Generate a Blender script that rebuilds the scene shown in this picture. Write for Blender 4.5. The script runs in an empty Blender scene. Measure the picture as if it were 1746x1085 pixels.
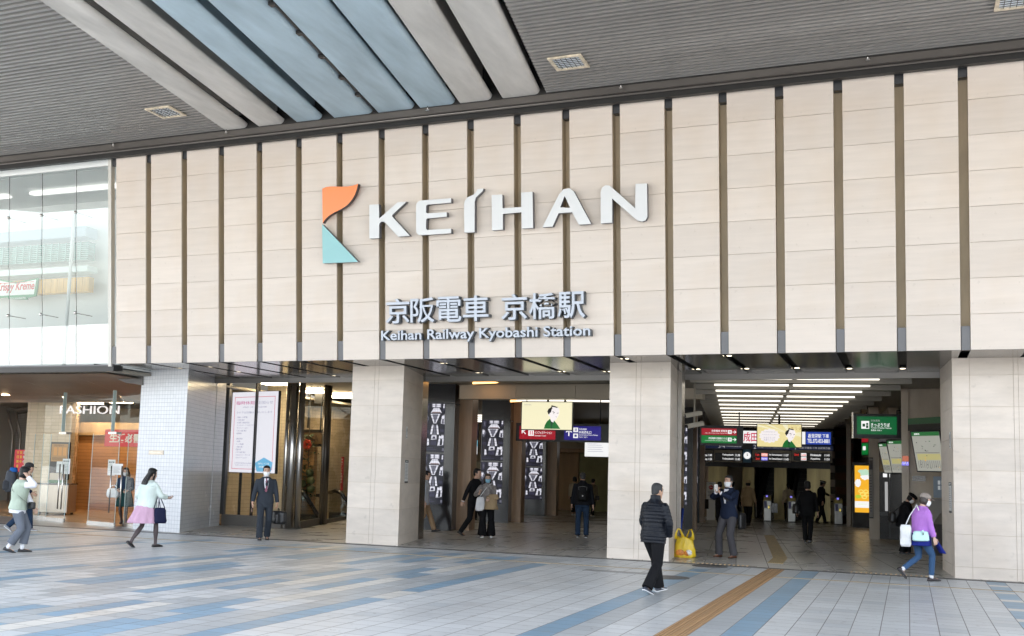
import bpy, bmesh, math, random
from math import sin, cos, pi, radians, tan, atan2, hypot, sqrt
from mathutils import Vector, Matrix, noise
random.seed(7)
S = bpy.context.scene
COL = S.collection

# ---------------------------------------------------------------- camera
CAMH = 1.6
FPX, CX, CY = 1780.86, 832.87, 633.23          # focal length and principal point in photo pixels (1746 x 1085)
YAW, PITCH, ROLL = -0.38308, 0.098555, 0.028550
_f = Vector((sin(YAW)*cos(PITCH), cos(YAW)*cos(PITCH), sin(PITCH)))
_r = Vector((cos(YAW), -sin(YAW), 0)); _u = _r.cross(_f)
_R = cos(ROLL)*_r + sin(ROLL)*_u; _U = -sin(ROLL)*_r + cos(ROLL)*_u
cam = bpy.data.cameras.new('camera'); camo = bpy.data.objects.new('camera', cam); COL.objects.link(camo)
m3 = Matrix((_R, _U, -_f)).transposed()
camo.matrix_world = Matrix.Translation((0, 0, CAMH)) @ m3.to_4x4()
cam.sensor_width = 36; cam.sensor_fit = 'HORIZONTAL'; cam.lens = FPX/1746*36
cam.shift_x = (873-CX)/1746; cam.shift_y = (CY-542.5)/1746
cam.clip_start = 0.1; cam.clip_end = 3000
S.camera = camo
S.render.engine = 'CYCLES'
S.cycles.use_denoising = True
S.cycles.max_bounces = 7; S.cycles.diffuse_bounces = 4; S.cycles.glossy_bounces = 4
S.cycles.transparent_max_bounces = 10; S.cycles.transmission_bounces = 6
S.cycles.sample_clamp_indirect = 6
S.cycles.caustics_reflective = False; S.cycles.caustics_refractive = False

# ---------------------------------------------------------------- sky, sun, exposure
SUN_EL, SUN_AZ = 52, -38                       # sun behind the station and to the left (azimuth from +Y towards +X)
world = bpy.data.worlds.new('World'); S.world = world; world.use_nodes = True
nt = world.node_tree
sky = nt.nodes.new('ShaderNodeTexSky'); sky.sky_type = 'NISHITA'; sky.sun_disc = False
sky.sun_elevation = radians(SUN_EL); sky.sun_rotation = radians(SUN_AZ)
sky.air_density = 1.0; sky.dust_density = 2.5; sky.ozone_density = 0.8
hs = nt.nodes.new('ShaderNodeHueSaturation'); hs.inputs['Saturation'].default_value = .40   # thin high cloud: a paler sky
nt.links.new(sky.outputs[0], hs.inputs['Color']); nt.links.new(hs.outputs[0], nt.nodes['Background'].inputs[0])
nt.nodes['Background'].inputs[1].default_value = 0.15
sun = bpy.data.lights.new('sun', 'SUN'); suno = bpy.data.objects.new('sun', sun); COL.objects.link(suno)
sun.energy = 2.6; sun.angle = radians(0.5); sun.color = (1, .95, .88)
_sd = Vector((sin(radians(SUN_AZ))*cos(radians(SUN_EL)), cos(radians(SUN_AZ))*cos(radians(SUN_EL)), sin(radians(SUN_EL))))
suno.rotation_euler = _sd.to_track_quat('Z', 'Y').to_euler()
EXPO = 2.80
S.view_settings.view_transform = 'Standard'; S.view_settings.look = 'None'
S.view_settings.exposure = EXPO; S.view_settings.gamma = 1
EM = 1/2**EXPO                                 # emission that displays as full white

def ray(u, v):
    return _R*((u-CX)/FPX) - _U*((v-CY)/FPX) + _f
def at(u, v, Y):                               # photo pixel -> point on the vertical plane at distance Y
    d = ray(u, v); t = Y/d.y
    return Vector((d.x*t, Y, CAMH+d.z*t))
def gr(u, v, z=0.0):                           # photo pixel -> point on the level plane at height z
    d = ray(u, v); t = (z-CAMH)/d.z
    return Vector((d.x*t, d.y*t, z))

# ---------------------------------------------------------------- materials
def lin(c):
    return tuple((x/255/12.92 if x <= 10 else ((x/255+.055)/1.055)**2.4) for x in c)
def new_mat(name):
    m = bpy.data.materials.new(name); m.use_nodes = True
    return m, m.node_tree.nodes, m.node_tree.links, m.node_tree.nodes['Principled BSDF']
def mat(name, col, rough=.5, metal=0., noise_s=None, var=.12, bump=0., bump_s=None, stretch=(1, 1, 1), coat=0., spec=None, rvar=0.):
    m, N, L, b = new_mat(name)
    b.inputs['Base Color'].default_value = (*col, 1); b.inputs['Roughness'].default_value = rough
    b.inputs['Metallic'].default_value = metal
    if coat: b.inputs['Coat Weight'].default_value = coat; b.inputs['Coat Roughness'].default_value = .1
    if spec is not None: b.inputs['Specular IOR Level'].default_value = spec
    if noise_s or bump:
        tc = N.new('ShaderNodeTexCoord'); mp = N.new('ShaderNodeMapping'); mp.inputs['Scale'].default_value = stretch
        L.new(tc.outputs['Object'], mp.inputs[0])
    if noise_s:
        n = N.new('ShaderNodeTexNoise'); n.inputs['Scale'].default_value = noise_s; n.inputs['Detail'].default_value = 6
        n.inputs['Roughness'].default_value = .6
        L.new(mp.outputs[0], n.inputs['Vector'])
        cr = N.new('ShaderNodeValToRGB'); cr.color_ramp.elements[0].position = .3; cr.color_ramp.elements[1].position = .7
        cr.color_ramp.elements[0].color = (*[c*(1-var) for c in col], 1); cr.color_ramp.elements[1].color = (*[min(1, c*(1+var)) for c in col], 1)
        L.new(n.outputs[0], cr.inputs[0]); L.new(cr.outputs[0], b.inputs['Base Color'])
        if rvar:
            mr = N.new('ShaderNodeMapRange'); mr.inputs[3].default_value = max(0, rough-rvar); mr.inputs[4].default_value = rough+rvar
            L.new(n.outputs[0], mr.inputs[0]); L.new(mr.outputs[0], b.inputs['Roughness'])
    if bump:
        n2 = N.new('ShaderNodeTexNoise'); n2.inputs['Scale'].default_value = bump_s or 40; n2.inputs['Detail'].default_value = 4
        L.new(mp.outputs[0], n2.inputs['Vector'])
        bp = N.new('ShaderNodeBump'); bp.inputs['Strength'].default_value = bump; bp.inputs['Distance'].default_value = .02
        L.new(n2.outputs[0], bp.inputs['Height']); L.new(bp.outputs[0], b.inputs['Normal'])
    return m
def emis(name, col, k=1.0):
    m, N, L, b = new_mat(name)
    b.inputs['Base Color'].default_value = (*[c*.3 for c in col], 1); b.inputs['Roughness'].default_value = .4
    b.inputs['Emission Color'].default_value = (*col, 1); b.inputs['Emission Strength'].default_value = k*EM
    return m
def math_n(N, L, op, a, b_=None, c=None):
    n = N.new('ShaderNodeMath'); n.operation = op
    for i, x in enumerate((a, b_, c)):
        if x is None: continue
        if isinstance(x, (int, float)): n.inputs[i].default_value = x
        else: L.new(x, n.inputs[i])
    return n.outputs[0]
def joint_mask(N, L, px, py, pz, w, off=(0, 0, 0), by_normal=True):
    ws = w if isinstance(w, tuple) else (w, w, w)
    """1 on the joint lines of a grid with the given pitches in object space (0 = none on that axis)"""
    tc = N.new('ShaderNodeTexCoord'); sp = N.new('ShaderNodeSeparateXYZ'); L.new(tc.outputs['Object'], sp.inputs[0])
    ge = N.new('ShaderNodeSeparateXYZ')
    L.new(tc.outputs['Normal'], ge.inputs[0])
    out = None
    for i, p in enumerate((px, py, pz)):
        if not p: continue
        f = math_n(N, L, 'FRACT', math_n(N, L, 'DIVIDE', math_n(N, L, 'ADD', sp.outputs[i], off[i]), p))
        a = math_n(N, L, 'ABSOLUTE', math_n(N, L, 'SUBTRACT', f, .5))
        mk = math_n(N, L, 'GREATER_THAN', a, .5-ws[i]/2/p)
        if by_normal:
            nz = math_n(N, L, 'LESS_THAN', math_n(N, L, 'ABSOLUTE', ge.outputs[i]), .6)
            mk = math_n(N, L, 'MULTIPLY', mk, nz)
        out = mk if out is None else math_n(N, L, 'MAXIMUM', out, mk)
    return out, sp, tc
def cell_noise(N, L, sp, px, py, pz, off=(0, 0, 0)):
    cb = N.new('ShaderNodeCombineXYZ')
    for i, p in enumerate((px, py, pz)):
        if p:
            L.new(math_n(N, L, 'FLOOR', math_n(N, L, 'DIVIDE', math_n(N, L, 'ADD', sp.outputs[i], off[i]), p)), cb.inputs[i])
    oi = N.new('ShaderNodeObjectInfo')
    w = N.new('ShaderNodeTexWhiteNoise'); w.noise_dimensions = '4D'
    L.new(cb.outputs[0], w.inputs['Vector']); L.new(oi.outputs['Random'], w.inputs['W'])
    return w.outputs['Value']
def mixc(N, L, fac, a, b_, kind='MIX'):
    n = N.new('ShaderNodeMix'); n.data_type = 'RGBA'; n.blend_type = kind
    if isinstance(fac, (int, float)): n.inputs[0].default_value = fac
    else: L.new(fac, n.inputs[0])
    for i, x in ((6, a), (7, b_)):
        if isinstance(x, tuple): n.inputs[i].default_value = (*x[:3], 1)
        else: L.new(x, n.inputs[i])
    return n.outputs[2]
def tile_mat(name, col, joint, pitch, w=.008, rough=.3, var=.06, off=(0, 0, 0), bump=.4, soft_noise=.08, ns=1.2, stretch=(1, 1, 1), coat=0., metal=0., fine=0., spec=None, spots=None):
    m, N, L, b = new_mat(name)
    jm, sp, tc = joint_mask(N, L, *pitch, w, off)
    cv = cell_noise(N, L, sp, *pitch, off)
    mr = N.new('ShaderNodeMapRange'); mr.inputs[3].default_value = 1-var; mr.inputs[4].default_value = 1+var
    L.new(cv, mr.inputs[0])
    mp = N.new('ShaderNodeMapping'); mp.inputs['Scale'].default_value = stretch; L.new(tc.outputs['Object'], mp.inputs[0])
    n = N.new('ShaderNodeTexNoise'); n.inputs['Scale'].default_value = ns; n.inputs['Detail'].default_value = 8; n.inputs['Roughness'].default_value = .62
    L.new(mp.outputs[0], n.inputs['Vector'])
    mr2 = N.new('ShaderNodeMapRange'); mr2.inputs[1].default_value = .3; mr2.inputs[2].default_value = .7
    mr2.inputs[3].default_value = 1-soft_noise; mr2.inputs[4].default_value = 1+soft_noise
    L.new(n.outputs[0], mr2.inputs[0])
    k = math_n(N, L, 'MULTIPLY', mr.outputs[0], mr2.outputs[0])
    cb = N.new('ShaderNodeCombineXYZ')
    for i in range(3): L.new(k, cb.inputs[i])
    base = mixc(N, L, 1.0, col, cb.outputs[0], 'MULTIPLY')
    for sc_, lo, hi, amt, scol in (spots or ()):          # stains, gum and scuff marks
        n9 = N.new('ShaderNodeTexNoise'); n9.inputs['Scale'].default_value = sc_; n9.inputs['Detail'].default_value = 3; L.new(tc.outputs['Object'], n9.inputs['Vector'])
        r9 = N.new('ShaderNodeMapRange'); r9.inputs[1].default_value = lo; r9.inputs[2].default_value = hi; r9.inputs[4].default_value = amt; L.new(n9.outputs[0], r9.inputs[0])
        base = mixc(N, L, r9.outputs[0], base, scol)
    L.new(mixc(N, L, jm, base, joint), b.inputs['Base Color'])
    b.inputs['Metallic'].default_value = metal
    if spec is not None: b.inputs['Specular IOR Level'].default_value = spec
    rr = N.new('ShaderNodeMapRange'); rr.inputs[3].default_value = max(.04, rough-.1); rr.inputs[4].default_value = rough+.14
    L.new(n.outputs[0], rr.inputs[0])
    L.new(math_n(N, L, 'MAXIMUM', rr.outputs[0], math_n(N, L, 'MULTIPLY', jm, .7)), b.inputs['Roughness'])
    bp = N.new('ShaderNodeBump'); bp.inputs['Strength'].default_value = bump; bp.inputs['Distance'].default_value = .006
    hgt = math_n(N, L, 'SUBTRACT', math_n(N, L, 'MULTIPLY', n.outputs[0], fine), jm)
    L.new(hgt, bp.inputs['Height']); L.new(bp.outputs[0], b.inputs['Normal'])
    return m
def glass_mat(name, tint=(.9, .96, .95), rough=.02, mirror=.12, fres=.3):
    """thin architectural glass: transparent, with a mirror share that rises at grazing angles"""
    m, N, L, b = new_mat(name)
    N.remove(b); out = N['Material Output']
    tr = N.new('ShaderNodeBsdfTransparent'); tr.inputs[0].default_value = (*tint, 1)
    gl = N.new('ShaderNodeBsdfGlossy'); gl.inputs['Roughness'].default_value = rough; gl.inputs[0].default_value = (.95, 1, 1, 1)
    lw = N.new('ShaderNodeLayerWeight'); lw.inputs[0].default_value = .35
    fac = math_n(N, L, 'ADD', math_n(N, L, 'MULTIPLY', lw.outputs['Fresnel'], fres), mirror)
    mx = N.new('ShaderNodeMixShader'); L.new(fac, mx.inputs[0]); L.new(tr.outputs[0], mx.inputs[1]); L.new(gl.outputs[0], mx.inputs[2])
    L.new(mx.outputs[0], out.inputs[0])
    return m

# ---------------------------------------------------------------- mesh building
class MB:
    def __init__(s): s.v = []; s.f = []; s.m = []; s.sm = []
    def add(s, vs, fs, m=0, smooth=False):
        n = len(s.v); s.v += [tuple(v) for v in vs]
        for f in fs: s.f.append(tuple(n+i for i in f)); s.m.append(m); s.sm.append(smooth)
        return s
    def box(s, x0, x1, y0, y1, z0, z1, m=0):
        v = [(x, y, z) for z in (z0, z1) for y in (y0, y1) for x in (x0, x1)]
        return s.add(v, [(0, 2, 3, 1), (4, 5, 7, 6), (0, 1, 5, 4), (2, 6, 7, 3), (0, 4, 6, 2), (1, 3, 7, 5)], m)
    def hexa(s, b4, t4, m=0):                  # four bottom points, four top points (counter-clockwise from above)
        return s.add(list(b4)+list(t4), [(3, 2, 1, 0), (4, 5, 6, 7), (0, 1, 5, 4), (1, 2, 6, 5), (2, 3, 7, 6), (3, 0, 4, 7)], m)
    def wall(s, a, b, z0, z1, t, m=0):         # upright slab from a to b (xy), thickness t to the left of a->b
        d = Vector((b[0]-a[0], b[1]-a[1])); n = Vector((-d.y, d.x)).normalized()*t
        p = [(a[0], a[1]), (b[0], b[1]), (b[0]+n.x, b[1]+n.y), (a[0]+n.x, a[1]+n.y)]
        return s.hexa([(x, y, z0) for x, y in p], [(x, y, z1) for x, y in p], m)
    def prism(s, poly, y0, y1, m=0, mside=None):   # polygon in xz (counter-clockwise seen from -y), front at y0
        n = len(poly)
        v = [(x, y0, z) for x, z in poly]+[(x, y1, z) for x, z in poly]
        s.add(v, [tuple(range(n)), tuple(reversed(range(n, 2*n)))], m)
        k = len(s.v)-2*n
        for i in range(n):
            j = (i+1) % n
            s.f.append((k+i, k+n+i, k+n+j, k+j)); s.m.append(m if mside is None else mside); s.sm.append(False)
        return s
    def slab(s, poly, z0, z1, m=0):            # polygon in xy (counter-clockwise from above)
        n = len(poly)
        v = [(x, y, z0) for x, y in poly]+[(x, y, z1) for x, y in poly]
        return s.add(v, [tuple(reversed(range(n))), tuple(range(n, 2*n))]+[(i, (i+1) % n, n+(i+1) % n, n+i) for i in range(n)], m)
    def tube(s, pts, r, seg=10, m=0, cap=True, smooth=True):
        pts = [Vector(p) for p in pts]; n = len(pts)
        rs = r if isinstance(r, (list, tuple)) else [r]*n
        up = None; rings = []
        for i, p in enumerate(pts):
            t = ((pts[min(i+1, n-1)]-p).normalized()+(p-pts[max(i-1, 0)]).normalized()).normalized()
            if up is None: up = t.orthogonal().normalized()
            up = (up-t*up.dot(t)).normalized(); w = t.cross(up)
            rad = rs[i] if isinstance(rs[i], tuple) else (rs[i], rs[i])
            rings.append([p+up*(cos(2*pi*k/seg)*rad[0])+w*(sin(2*pi*k/seg)*rad[1]) for k in range(seg)])
        s.rings(rings, m, cap, smooth); return s
    def rings(s, rings, m=0, cap=True, smooth=True):
        k0 = len(s.v); g = len(rings[0])
        vs = [v for r in rings for v in r]
        fs = []
        for i in range(len(rings)-1):
            for k in range(g):
                a, b_ = i*g+k, i*g+(k+1) % g
                fs.append((a, b_, b_+g, a+g))
        s.add(vs, fs, m, smooth)
        if cap:
            s.f.append(tuple(k0+i for i in reversed(range(g)))); s.m.append(m); s.sm.append(False)
            e = k0+(len(rings)-1)*g
            s.f.append(tuple(e+i for i in range(g))); s.m.append(m); s.sm.append(False)
        return s
    def cyl(s, x, y, z0, z1, r, r2=None, seg=20, m=0, smooth=True):
        r2 = r if r2 is None else r2
        R = [[(x+rr*cos(2*pi*k/seg), y+rr*sin(2*pi*k/seg), z) for k in range(seg)] for z, rr in ((z0, r), (z1, r2))]
        return s.rings(R, m, True, smooth)
    def disc_y(s, x, z, y0, y1, r, seg=24, m=0):   # disc facing -y
        return s.prism([(x+r*cos(-2*pi*k/seg), z-r*sin(2*pi*k/seg)*-1) for k in range(seg)][::-1] if False else
                       [(x+r*cos(2*pi*k/seg), z+r*sin(2*pi*k/seg)) for k in range(seg)], y0, y1, m)
    def ball(s, c, r, seg=14, rng=9, m=0):
        r = r if isinstance(r, tuple) else (r, r, r); R = []
        for i in range(1, rng):
            a = -pi/2+pi*i/rng
            R.append([(c[0]+r[0]*cos(a)*cos(2*pi*k/seg), c[1]+r[1]*cos(a)*sin(2*pi*k/seg), c[2]+r[2]*sin(a)) for k in range(seg)])
        return s.rings(R, m, True, True)
    def build(s, name, mats, parent=None, loc=None, rz=0, bevel=0., rot=None):
        me = bpy.data.meshes.new(name); me.from_pydata(s.v, [], s.f)
        for mm in (mats if isinstance(mats, (list, tuple)) else [mats]): me.materials.append(mm)
        me.polygons.foreach_set('material_index', s.m); me.polygons.foreach_set('use_smooth', s.sm)
        me.update()
        if bevel:
            bm = bmesh.new(); bm.from_mesh(me)
            bmesh.ops.bevel(bm, geom=[e for e in bm.edges if len(e.link_faces) == 2 and e.calc_face_angle(0) > .5], offset=bevel, segments=2, affect='EDGES', profile=.6)
            bm.to_mesh(me); bm.free()
        o = bpy.data.objects.new(name, me); COL.objects.link(o)
        if parent: o.parent = parent
        if loc is not None: o.location = loc
        o.rotation_euler = rot if rot is not None else (0, 0, rz)
        return o
def tag(o, label, cat, group=None, kind=None):
    o['label'] = label; o['category'] = cat
    if group: o['group'] = group
    if kind: o['kind'] = kind
    return o
def thing(name, label, cat, loc=(0, 0, 0), rz=0., group=None, rot=None):
    o = bpy.data.objects.new(name, None); COL.objects.link(o); o.empty_display_size = .2
    o.location = loc; o.rotation_euler = rot if rot is not None else (0, 0, rz)
    return tag(o, label, cat, group)
def structure(o, label=None):
    o['kind'] = 'structure'
    if label: o['label'] = label
    return o
def text_mesh(body, w=None, h=None, depth=.004, bold=0., align='C'):
    """mesh of a line of writing in the xz plane facing -y, centred (or left aligned), fitted to width/height"""
    c = bpy.data.curves.new('writing', 'FONT'); c.body = body; c.size = 1; c.extrude = .02; c.offset = bold; c.resolution_u = 3
    o = bpy.data.objects.new('writing', c); COL.objects.link(o)
    dg = bpy.context.evaluated_depsgraph_get(); dg.update()
    me = bpy.data.meshes.new_from_object(o.evaluated_get(dg))
    bpy.data.objects.remove(o); bpy.data.curves.remove(c)
    if not me.vertices: return me
    xs = [v.co.x for v in me.vertices]; ys = [v.co.y for v in me.vertices]
    x0, x1, y0, y1 = min(xs), max(xs), min(ys), max(ys)
    sx = w/(x1-x0) if w else None; sy = h/(y1-y0) if h else None
    sx = sx or sy; sy = sy or sx
    cx = (x0+x1)/2 if align == 'C' else x0
    for v in me.vertices:
        v.co = ((v.co.x-cx)*sx, depth*(-v.co.z/.04-.5), (v.co.y-(y0+y1)/2)*sy)
    return me
def writing(name, body, mt, parent, x, z, y=0., w=None, h=None, depth=.004, bold=0., align='C', mside=None, flip=False):
    me = text_mesh(body, w, h, depth, bold, align); me.name = name
    me.materials.clear(); me.materials.append(mt)
    if mside:
        me.materials.append(mside)
        for p in me.polygons: p.material_index = 0 if abs(p.normal.y) > .7 else 1
    else:
        for p in me.polygons: p.material_index = 0
    o = bpy.data.objects.new(name, me); COL.objects.link(o); o.parent = parent; o.location = (x, y, z)
    if flip: o.scale = (-1, 1, 1)
    return o
def put_writing(mb, body, x, z, y, w=None, h=None, depth=.003, m=1, bold=0., align='C'):
    """same writing merged into a part that is being built"""
    me = text_mesh(body, w, h, depth, bold, align)
    mb.add([(v.co.x+x, v.co.y+y, v.co.z+z) for v in me.vertices], [tuple(p.vertices) for p in me.polygons], m)
    bpy.data.meshes.remove(me)
def join_tag(o): return o
# ================================================================ plaza, facade, viaduct
TP, T0, YJ = .3055, -1.2236, 20.25
M = {}
JT = (.13, .125, .115)
def pave(n, c): return tile_mat(n, c, (.20, .195, .185), (TP, TP, 0), w=(.011, .009, .005), rough=.36, var=.07, off=(-T0+TP*200, -YJ+TP*400, 0), soft_noise=.08, ns=.9, bump=.25, spots=((.55, .52, .78, .18, (.30, .29, .27)), (9, .655, .69, .5, (.16, .15, .14)), (3.1, .60, .76, .4, (.26, .24, .21))))
M['pave_light'] = pave('paving_light_grey', (.505, .52, .52))
M['pave_cream'] = pave('paving_cream', (.56, .545, .50))
M['pave_grey'] = pave('paving_grey', (.36, .385, .395))
M['pave_blue'] = pave('paving_blue', (.18, .30, .40))
M['pave_pale'] = pave('paving_pale_blue', (.44, .465, .475))
# --- plaza paving: one sheet, tile colours by face
def plaza():
    R = random.Random(11)
    mb = MB(); i0, i1, j1 = -112, 34, 76
    col = {}
    for i in range(i0, i1):                    # long runs of colour along each tile column
        for j in range(0, j1): col[i, j] = 0 if R.random() > .06 else 4
    def run(i, a, b, c):
        for j in range(max(0, a), min(j1, b)): col[i, j] = c
    for i in range(-36, -16):                  # the woven blue and grey field: stepped patches
        ph = 1.6*abs(((i+40) % 12)-6)+R.choice((0, 0, 1))
        pal = (3, 2, 2, 1, 3, 2, 3, 1, 2, 3)[i % 10]
        for j in range(2, j1):
            t = (j-ph+40) % 17
            if t < 12.5:
                if pal == 1: col[i, j] = 1 if 2 < t < 10.5 else 2
                else: col[i, j] = pal
                if pal == 3 and 5 < t < 7 and i % 3 == 0: col[i, j] = 2
            elif R.random() < .25: col[i, j] = 4
    for a, b in ((6, 24), (27, 33), (29, 40), (44, 58), (62, 75)): run(-17, a, b, 3)
    for a, b in ((8, 22), (28, 38), (45, 60)): run(-18, a, b, 2)
    for a, b in ((6, 15), (19, 30)): run(-20, a, b, 1)
    for i, runs in ((-42, ((12, 23), (30, 44))), (-43, ((3, 9),)), (-45, ((8, 24), (34, 50))), (-46, ((4, 12), (27, 33))), (-52, ((5, 18), (26, 40))), (-55, ((0, 14), (30, 46))),
                    (-60, ((6, 22),)), (-64, ((2, 20), (28, 44)))):
        for a, b in runs: run(i, a, b, 3 if i % 2 else 2)
    # stripes running out of the right-hand hall
    for i, c in ((-8, 3), (-7, 2), (-6, 0), (-3, 2), (-2, 3), (-1, 0)): run(i, 0, j1, c)
    run(-8, 0, 3, 4); run(-5, 0, j1, 0)
    for i in (8, 14, 20):                      # blue and cream rungs at the right
        for j in range(0, j1): col[i, j] = 1 if j % 4 == 2 else 3
    for j in range(0, 3):                      # worn orange tiles by the drain covers
        for i in (-11, -10, -9):
            if R.random() > .5: col[i, j] = 1
    z = 0.0
    for (i, j), c in col.items():
        x = T0+i*TP; y = YJ-j*TP
        mb.add([(x, y-TP, z), (x+TP, y-TP, z), (x+TP, y, z), (x, y, z)], [(0, 1, 2, 3)], c)
    o = mb.build('plaza_paving', [M['pave_light'], M['pave_cream'], M['pave_grey'], M['pave_blue'], M['pave_pale']])
    structure(o, 'light grey tiled plaza with blue and cream stripes')
plaza()
g = MB(); g.add([(-400, -400, -.012), (400, -400, -.012), (400, 400, -.012), (-400, 400, -.012)], [(0, 1, 2, 3)])
structure(g.build('ground', mat('ground_paving', (.40, .39, .37), .6, noise_s=.2, var=.1)), 'pale paved ground around the station')
# tactile strips
M['tactile'] = tile_mat('tactile_ochre', (.40, .235, .105), (.14, .08, .04), (TP/8, TP, 0), w=.008, rough=.55, var=.06, off=(-T0+TP*200, -YJ+TP*400, 0), soft_noise=.10, ns=3)
M['tactile_in'] = tile_mat('tactile_yellow', (.42, .30, .13), (.16, .12, .06), (.04, .3, 0), w=.008, rough=.5, var=.1, soft_noise=.2, ns=3)
mb = MB()
xs = T0-4*TP
for k in range(5):                             # raised bars of the guiding strip
    mb.box(xs+.012+k*.06, xs+.046+k*.06, 2.2, 20.22, 0, .009)
mb.box(xs, xs+TP, 2.2, 20.22, 0, .004)
structure(mb.build('tactile_path', M['tactile']), 'brown ribbed tactile guiding strip across the plaza')
# threshold drain and thin ochre drain line
M['drain'] = mat('drain_metal', (.10, .095, .09), .6, .2, noise_s=30, var=.5, bump=.3)
structure(MB().box(-34, 9, 20.25, 20.47, -.01, .006).build('threshold_drain', M['drain']), 'dark slotted drain along the station threshold')
M['ochre_line'] = mat('ochre_channel', (.36, .27, .15), .6, noise_s=3, var=.3)
structure(MB().box(-34, 9, 18.57, 18.66, -.01, .004).build('channel_line', M['ochre_line']), 'thin ochre channel line in the plaza paving')
# studs at the threshold of the right hall
mb = MB()
for k in range(16): mb.box(-4.15+k*.085, -4.12+k*.085, 20.53, 20.66, .006, .014)
for k in range(16): mb.box(-1.0+k*.085, -.97+k*.085, 20.53, 20.66, .006, .014)
structure(mb.build('tactile_studs', mat('tactile_stud', (.55, .38, .2), .5)), 'short tactile studs at the right hall threshold')
# drain covers
def cover(x, y, r, label):
    t = MB(); t.cyl(x, y, 0, .006, r, seg=32).build
    o = t.build('manhole_cover', mat('cover_iron', (.13, .125, .12), .55, .4, noise_s=25, var=.4, bump=.5, bump_s=60)); tag(o, label, 'manhole cover')
p = gr(1140, 985); cover(p.x, p.y, .34, 'round grey manhole cover beside the walking man in black jacket')
p = gr(1210, 966); cover(p.x, p.y, .33, 'round manhole cover close to the yellow carrier bag')
p = gr(1049, 975.5)
tag(MB().box(p.x-.55, p.x+.55, p.y-.16, p.y+.16, 0, .005).build('grate_cover', mat('grate_steel', (.3, .3, .3), .45, .5, noise_s=14, var=.35, bump=.5, bump_s=50)), 'rectangular steel drain grate in the light tiles', 'drain grate')

# ---------------------------------------------------------------- station building
ST = thing('station_building', 'station with cream stone panel front above open ground floor halls', 'building', (0, 0, 0))
M['stone'] = tile_mat('limestone_panel', (.585, .515, .45), (.3, .25, .2), (0, 0, .61064), w=.001, rough=.55, var=.055, soft_noise=.055, ns=1.6, stretch=(.5, 1, 6), bump=.08, fine=.4, spots=((.8, .50, .72, .40, (.53, .42, .31)), (11, .67, .72, .2, (.36, .30, .24))))
M['pier_stone'] = tile_mat('limestone_pier', (.60, .53, .46), (.3, .25, .2), (0, 0, .57), w=.0005, rough=.5, var=.06, soft_noise=.10, ns=1.7, stretch=(.8, 1, 3), bump=.15, fine=.6, off=(0, 0, .36), spots=((.9, .52, .78, .35, (.46, .36, .26)), (4.5, .655, .72, .3, (.34, .30, .26))))
M['slot_brown'] = mat('slot_bronze', (.44, .36, .25), .6, .0, noise_s=3, var=.15, stretch=(1, 1, .3))
M['slot_cap'] = mat('slot_cap_dark', (.03, .032, .035), .35)
M['slot_foot'] = mat('slot_foot_metal', (.115, .115, .12), .42, .2)
M['soffit'] = mat('soffit_metal', (.30, .295, .29), .16, .75, noise_s=.8, var=.08)
M['black'] = mat('black_recess', (.012, .012, .012), .5)
M['steel'] = mat('brushed_steel', (.5, .48, .45), .25, 1., noise_s=20, var=.12, stretch=(1, 1, .05))
M['dark_metal'] = mat('dark_metal', (.03, .029, .028), .4, .3)
FA = math.atan((19.414-18.975)/(8.8013-3.9427)); FZ = 3.9427; FY = 19.414; FH = 4.885
PX0, PP, SW = -17.2671, 1.0155, .155           # first panel's left edge, panel pitch, slot width
def fpt(x, s, out=0.):                         # a point on the leaning front: x along it, s up it, out towards the plaza
    return Vector((x, FY-s*sin(FA)-out*cos(FA), FZ+s*cos(FA)-out*sin(FA)))
for k in range(0, 23):
    x0 = PX0+k*PP; w = PP-SW
    mb = MB(); rh = FH/8
    for r in range(8):
        mb.box(0, w, 0, .035, r*rh+.003, (r+1)*rh-.003, 0)
    mb.box(.006, w-.006, .035, .30, 0, FH, 1)
    o = mb.build('stone_panel', [M['stone'], M['slot_brown']], ST, (x0, FY, FZ), rot=(FA, 0, 0))
    mb = MB(); mb.box(-SW-.02, .02, .26, .29, .0, FH, 0); mb.box(-SW+.001, -.001, .05, .255, FH-.20, FH+.05, 1)
    mb.build('slot_back', [M['slot_brown'], M['slot_cap']], ST, (x0, FY, FZ), rot=(FA, 0, 0))
    mb = MB(); mb.box(-SW+.012, -.004, .03, .25, 0, .41, 0)
    mb.build('slot_foot', M['slot_foot'], ST, (x0, FY, FZ), rot=(FA, 0, 0))
mb = MB(); mb.box(PX0-SW-.06, PX0+23*PP, .31, .5, .08, FH+.4)
mb.build('wall_core', M['slot_brown'], ST, (0, FY, FZ), rot=(FA, 0, 0))
MB().box(-40, 9, 19.6, 60, 8.95, 12).build('upper_wall', mat('upper_wall_render', (.4, .38, .35), .7), ST)
MB().box(PX0-.15, 8, 20.2, 60, 4.35, 8.9).build("upper_floor", mat("upper_floor_dark", (.1, .1, .1), .8), ST)
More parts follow.
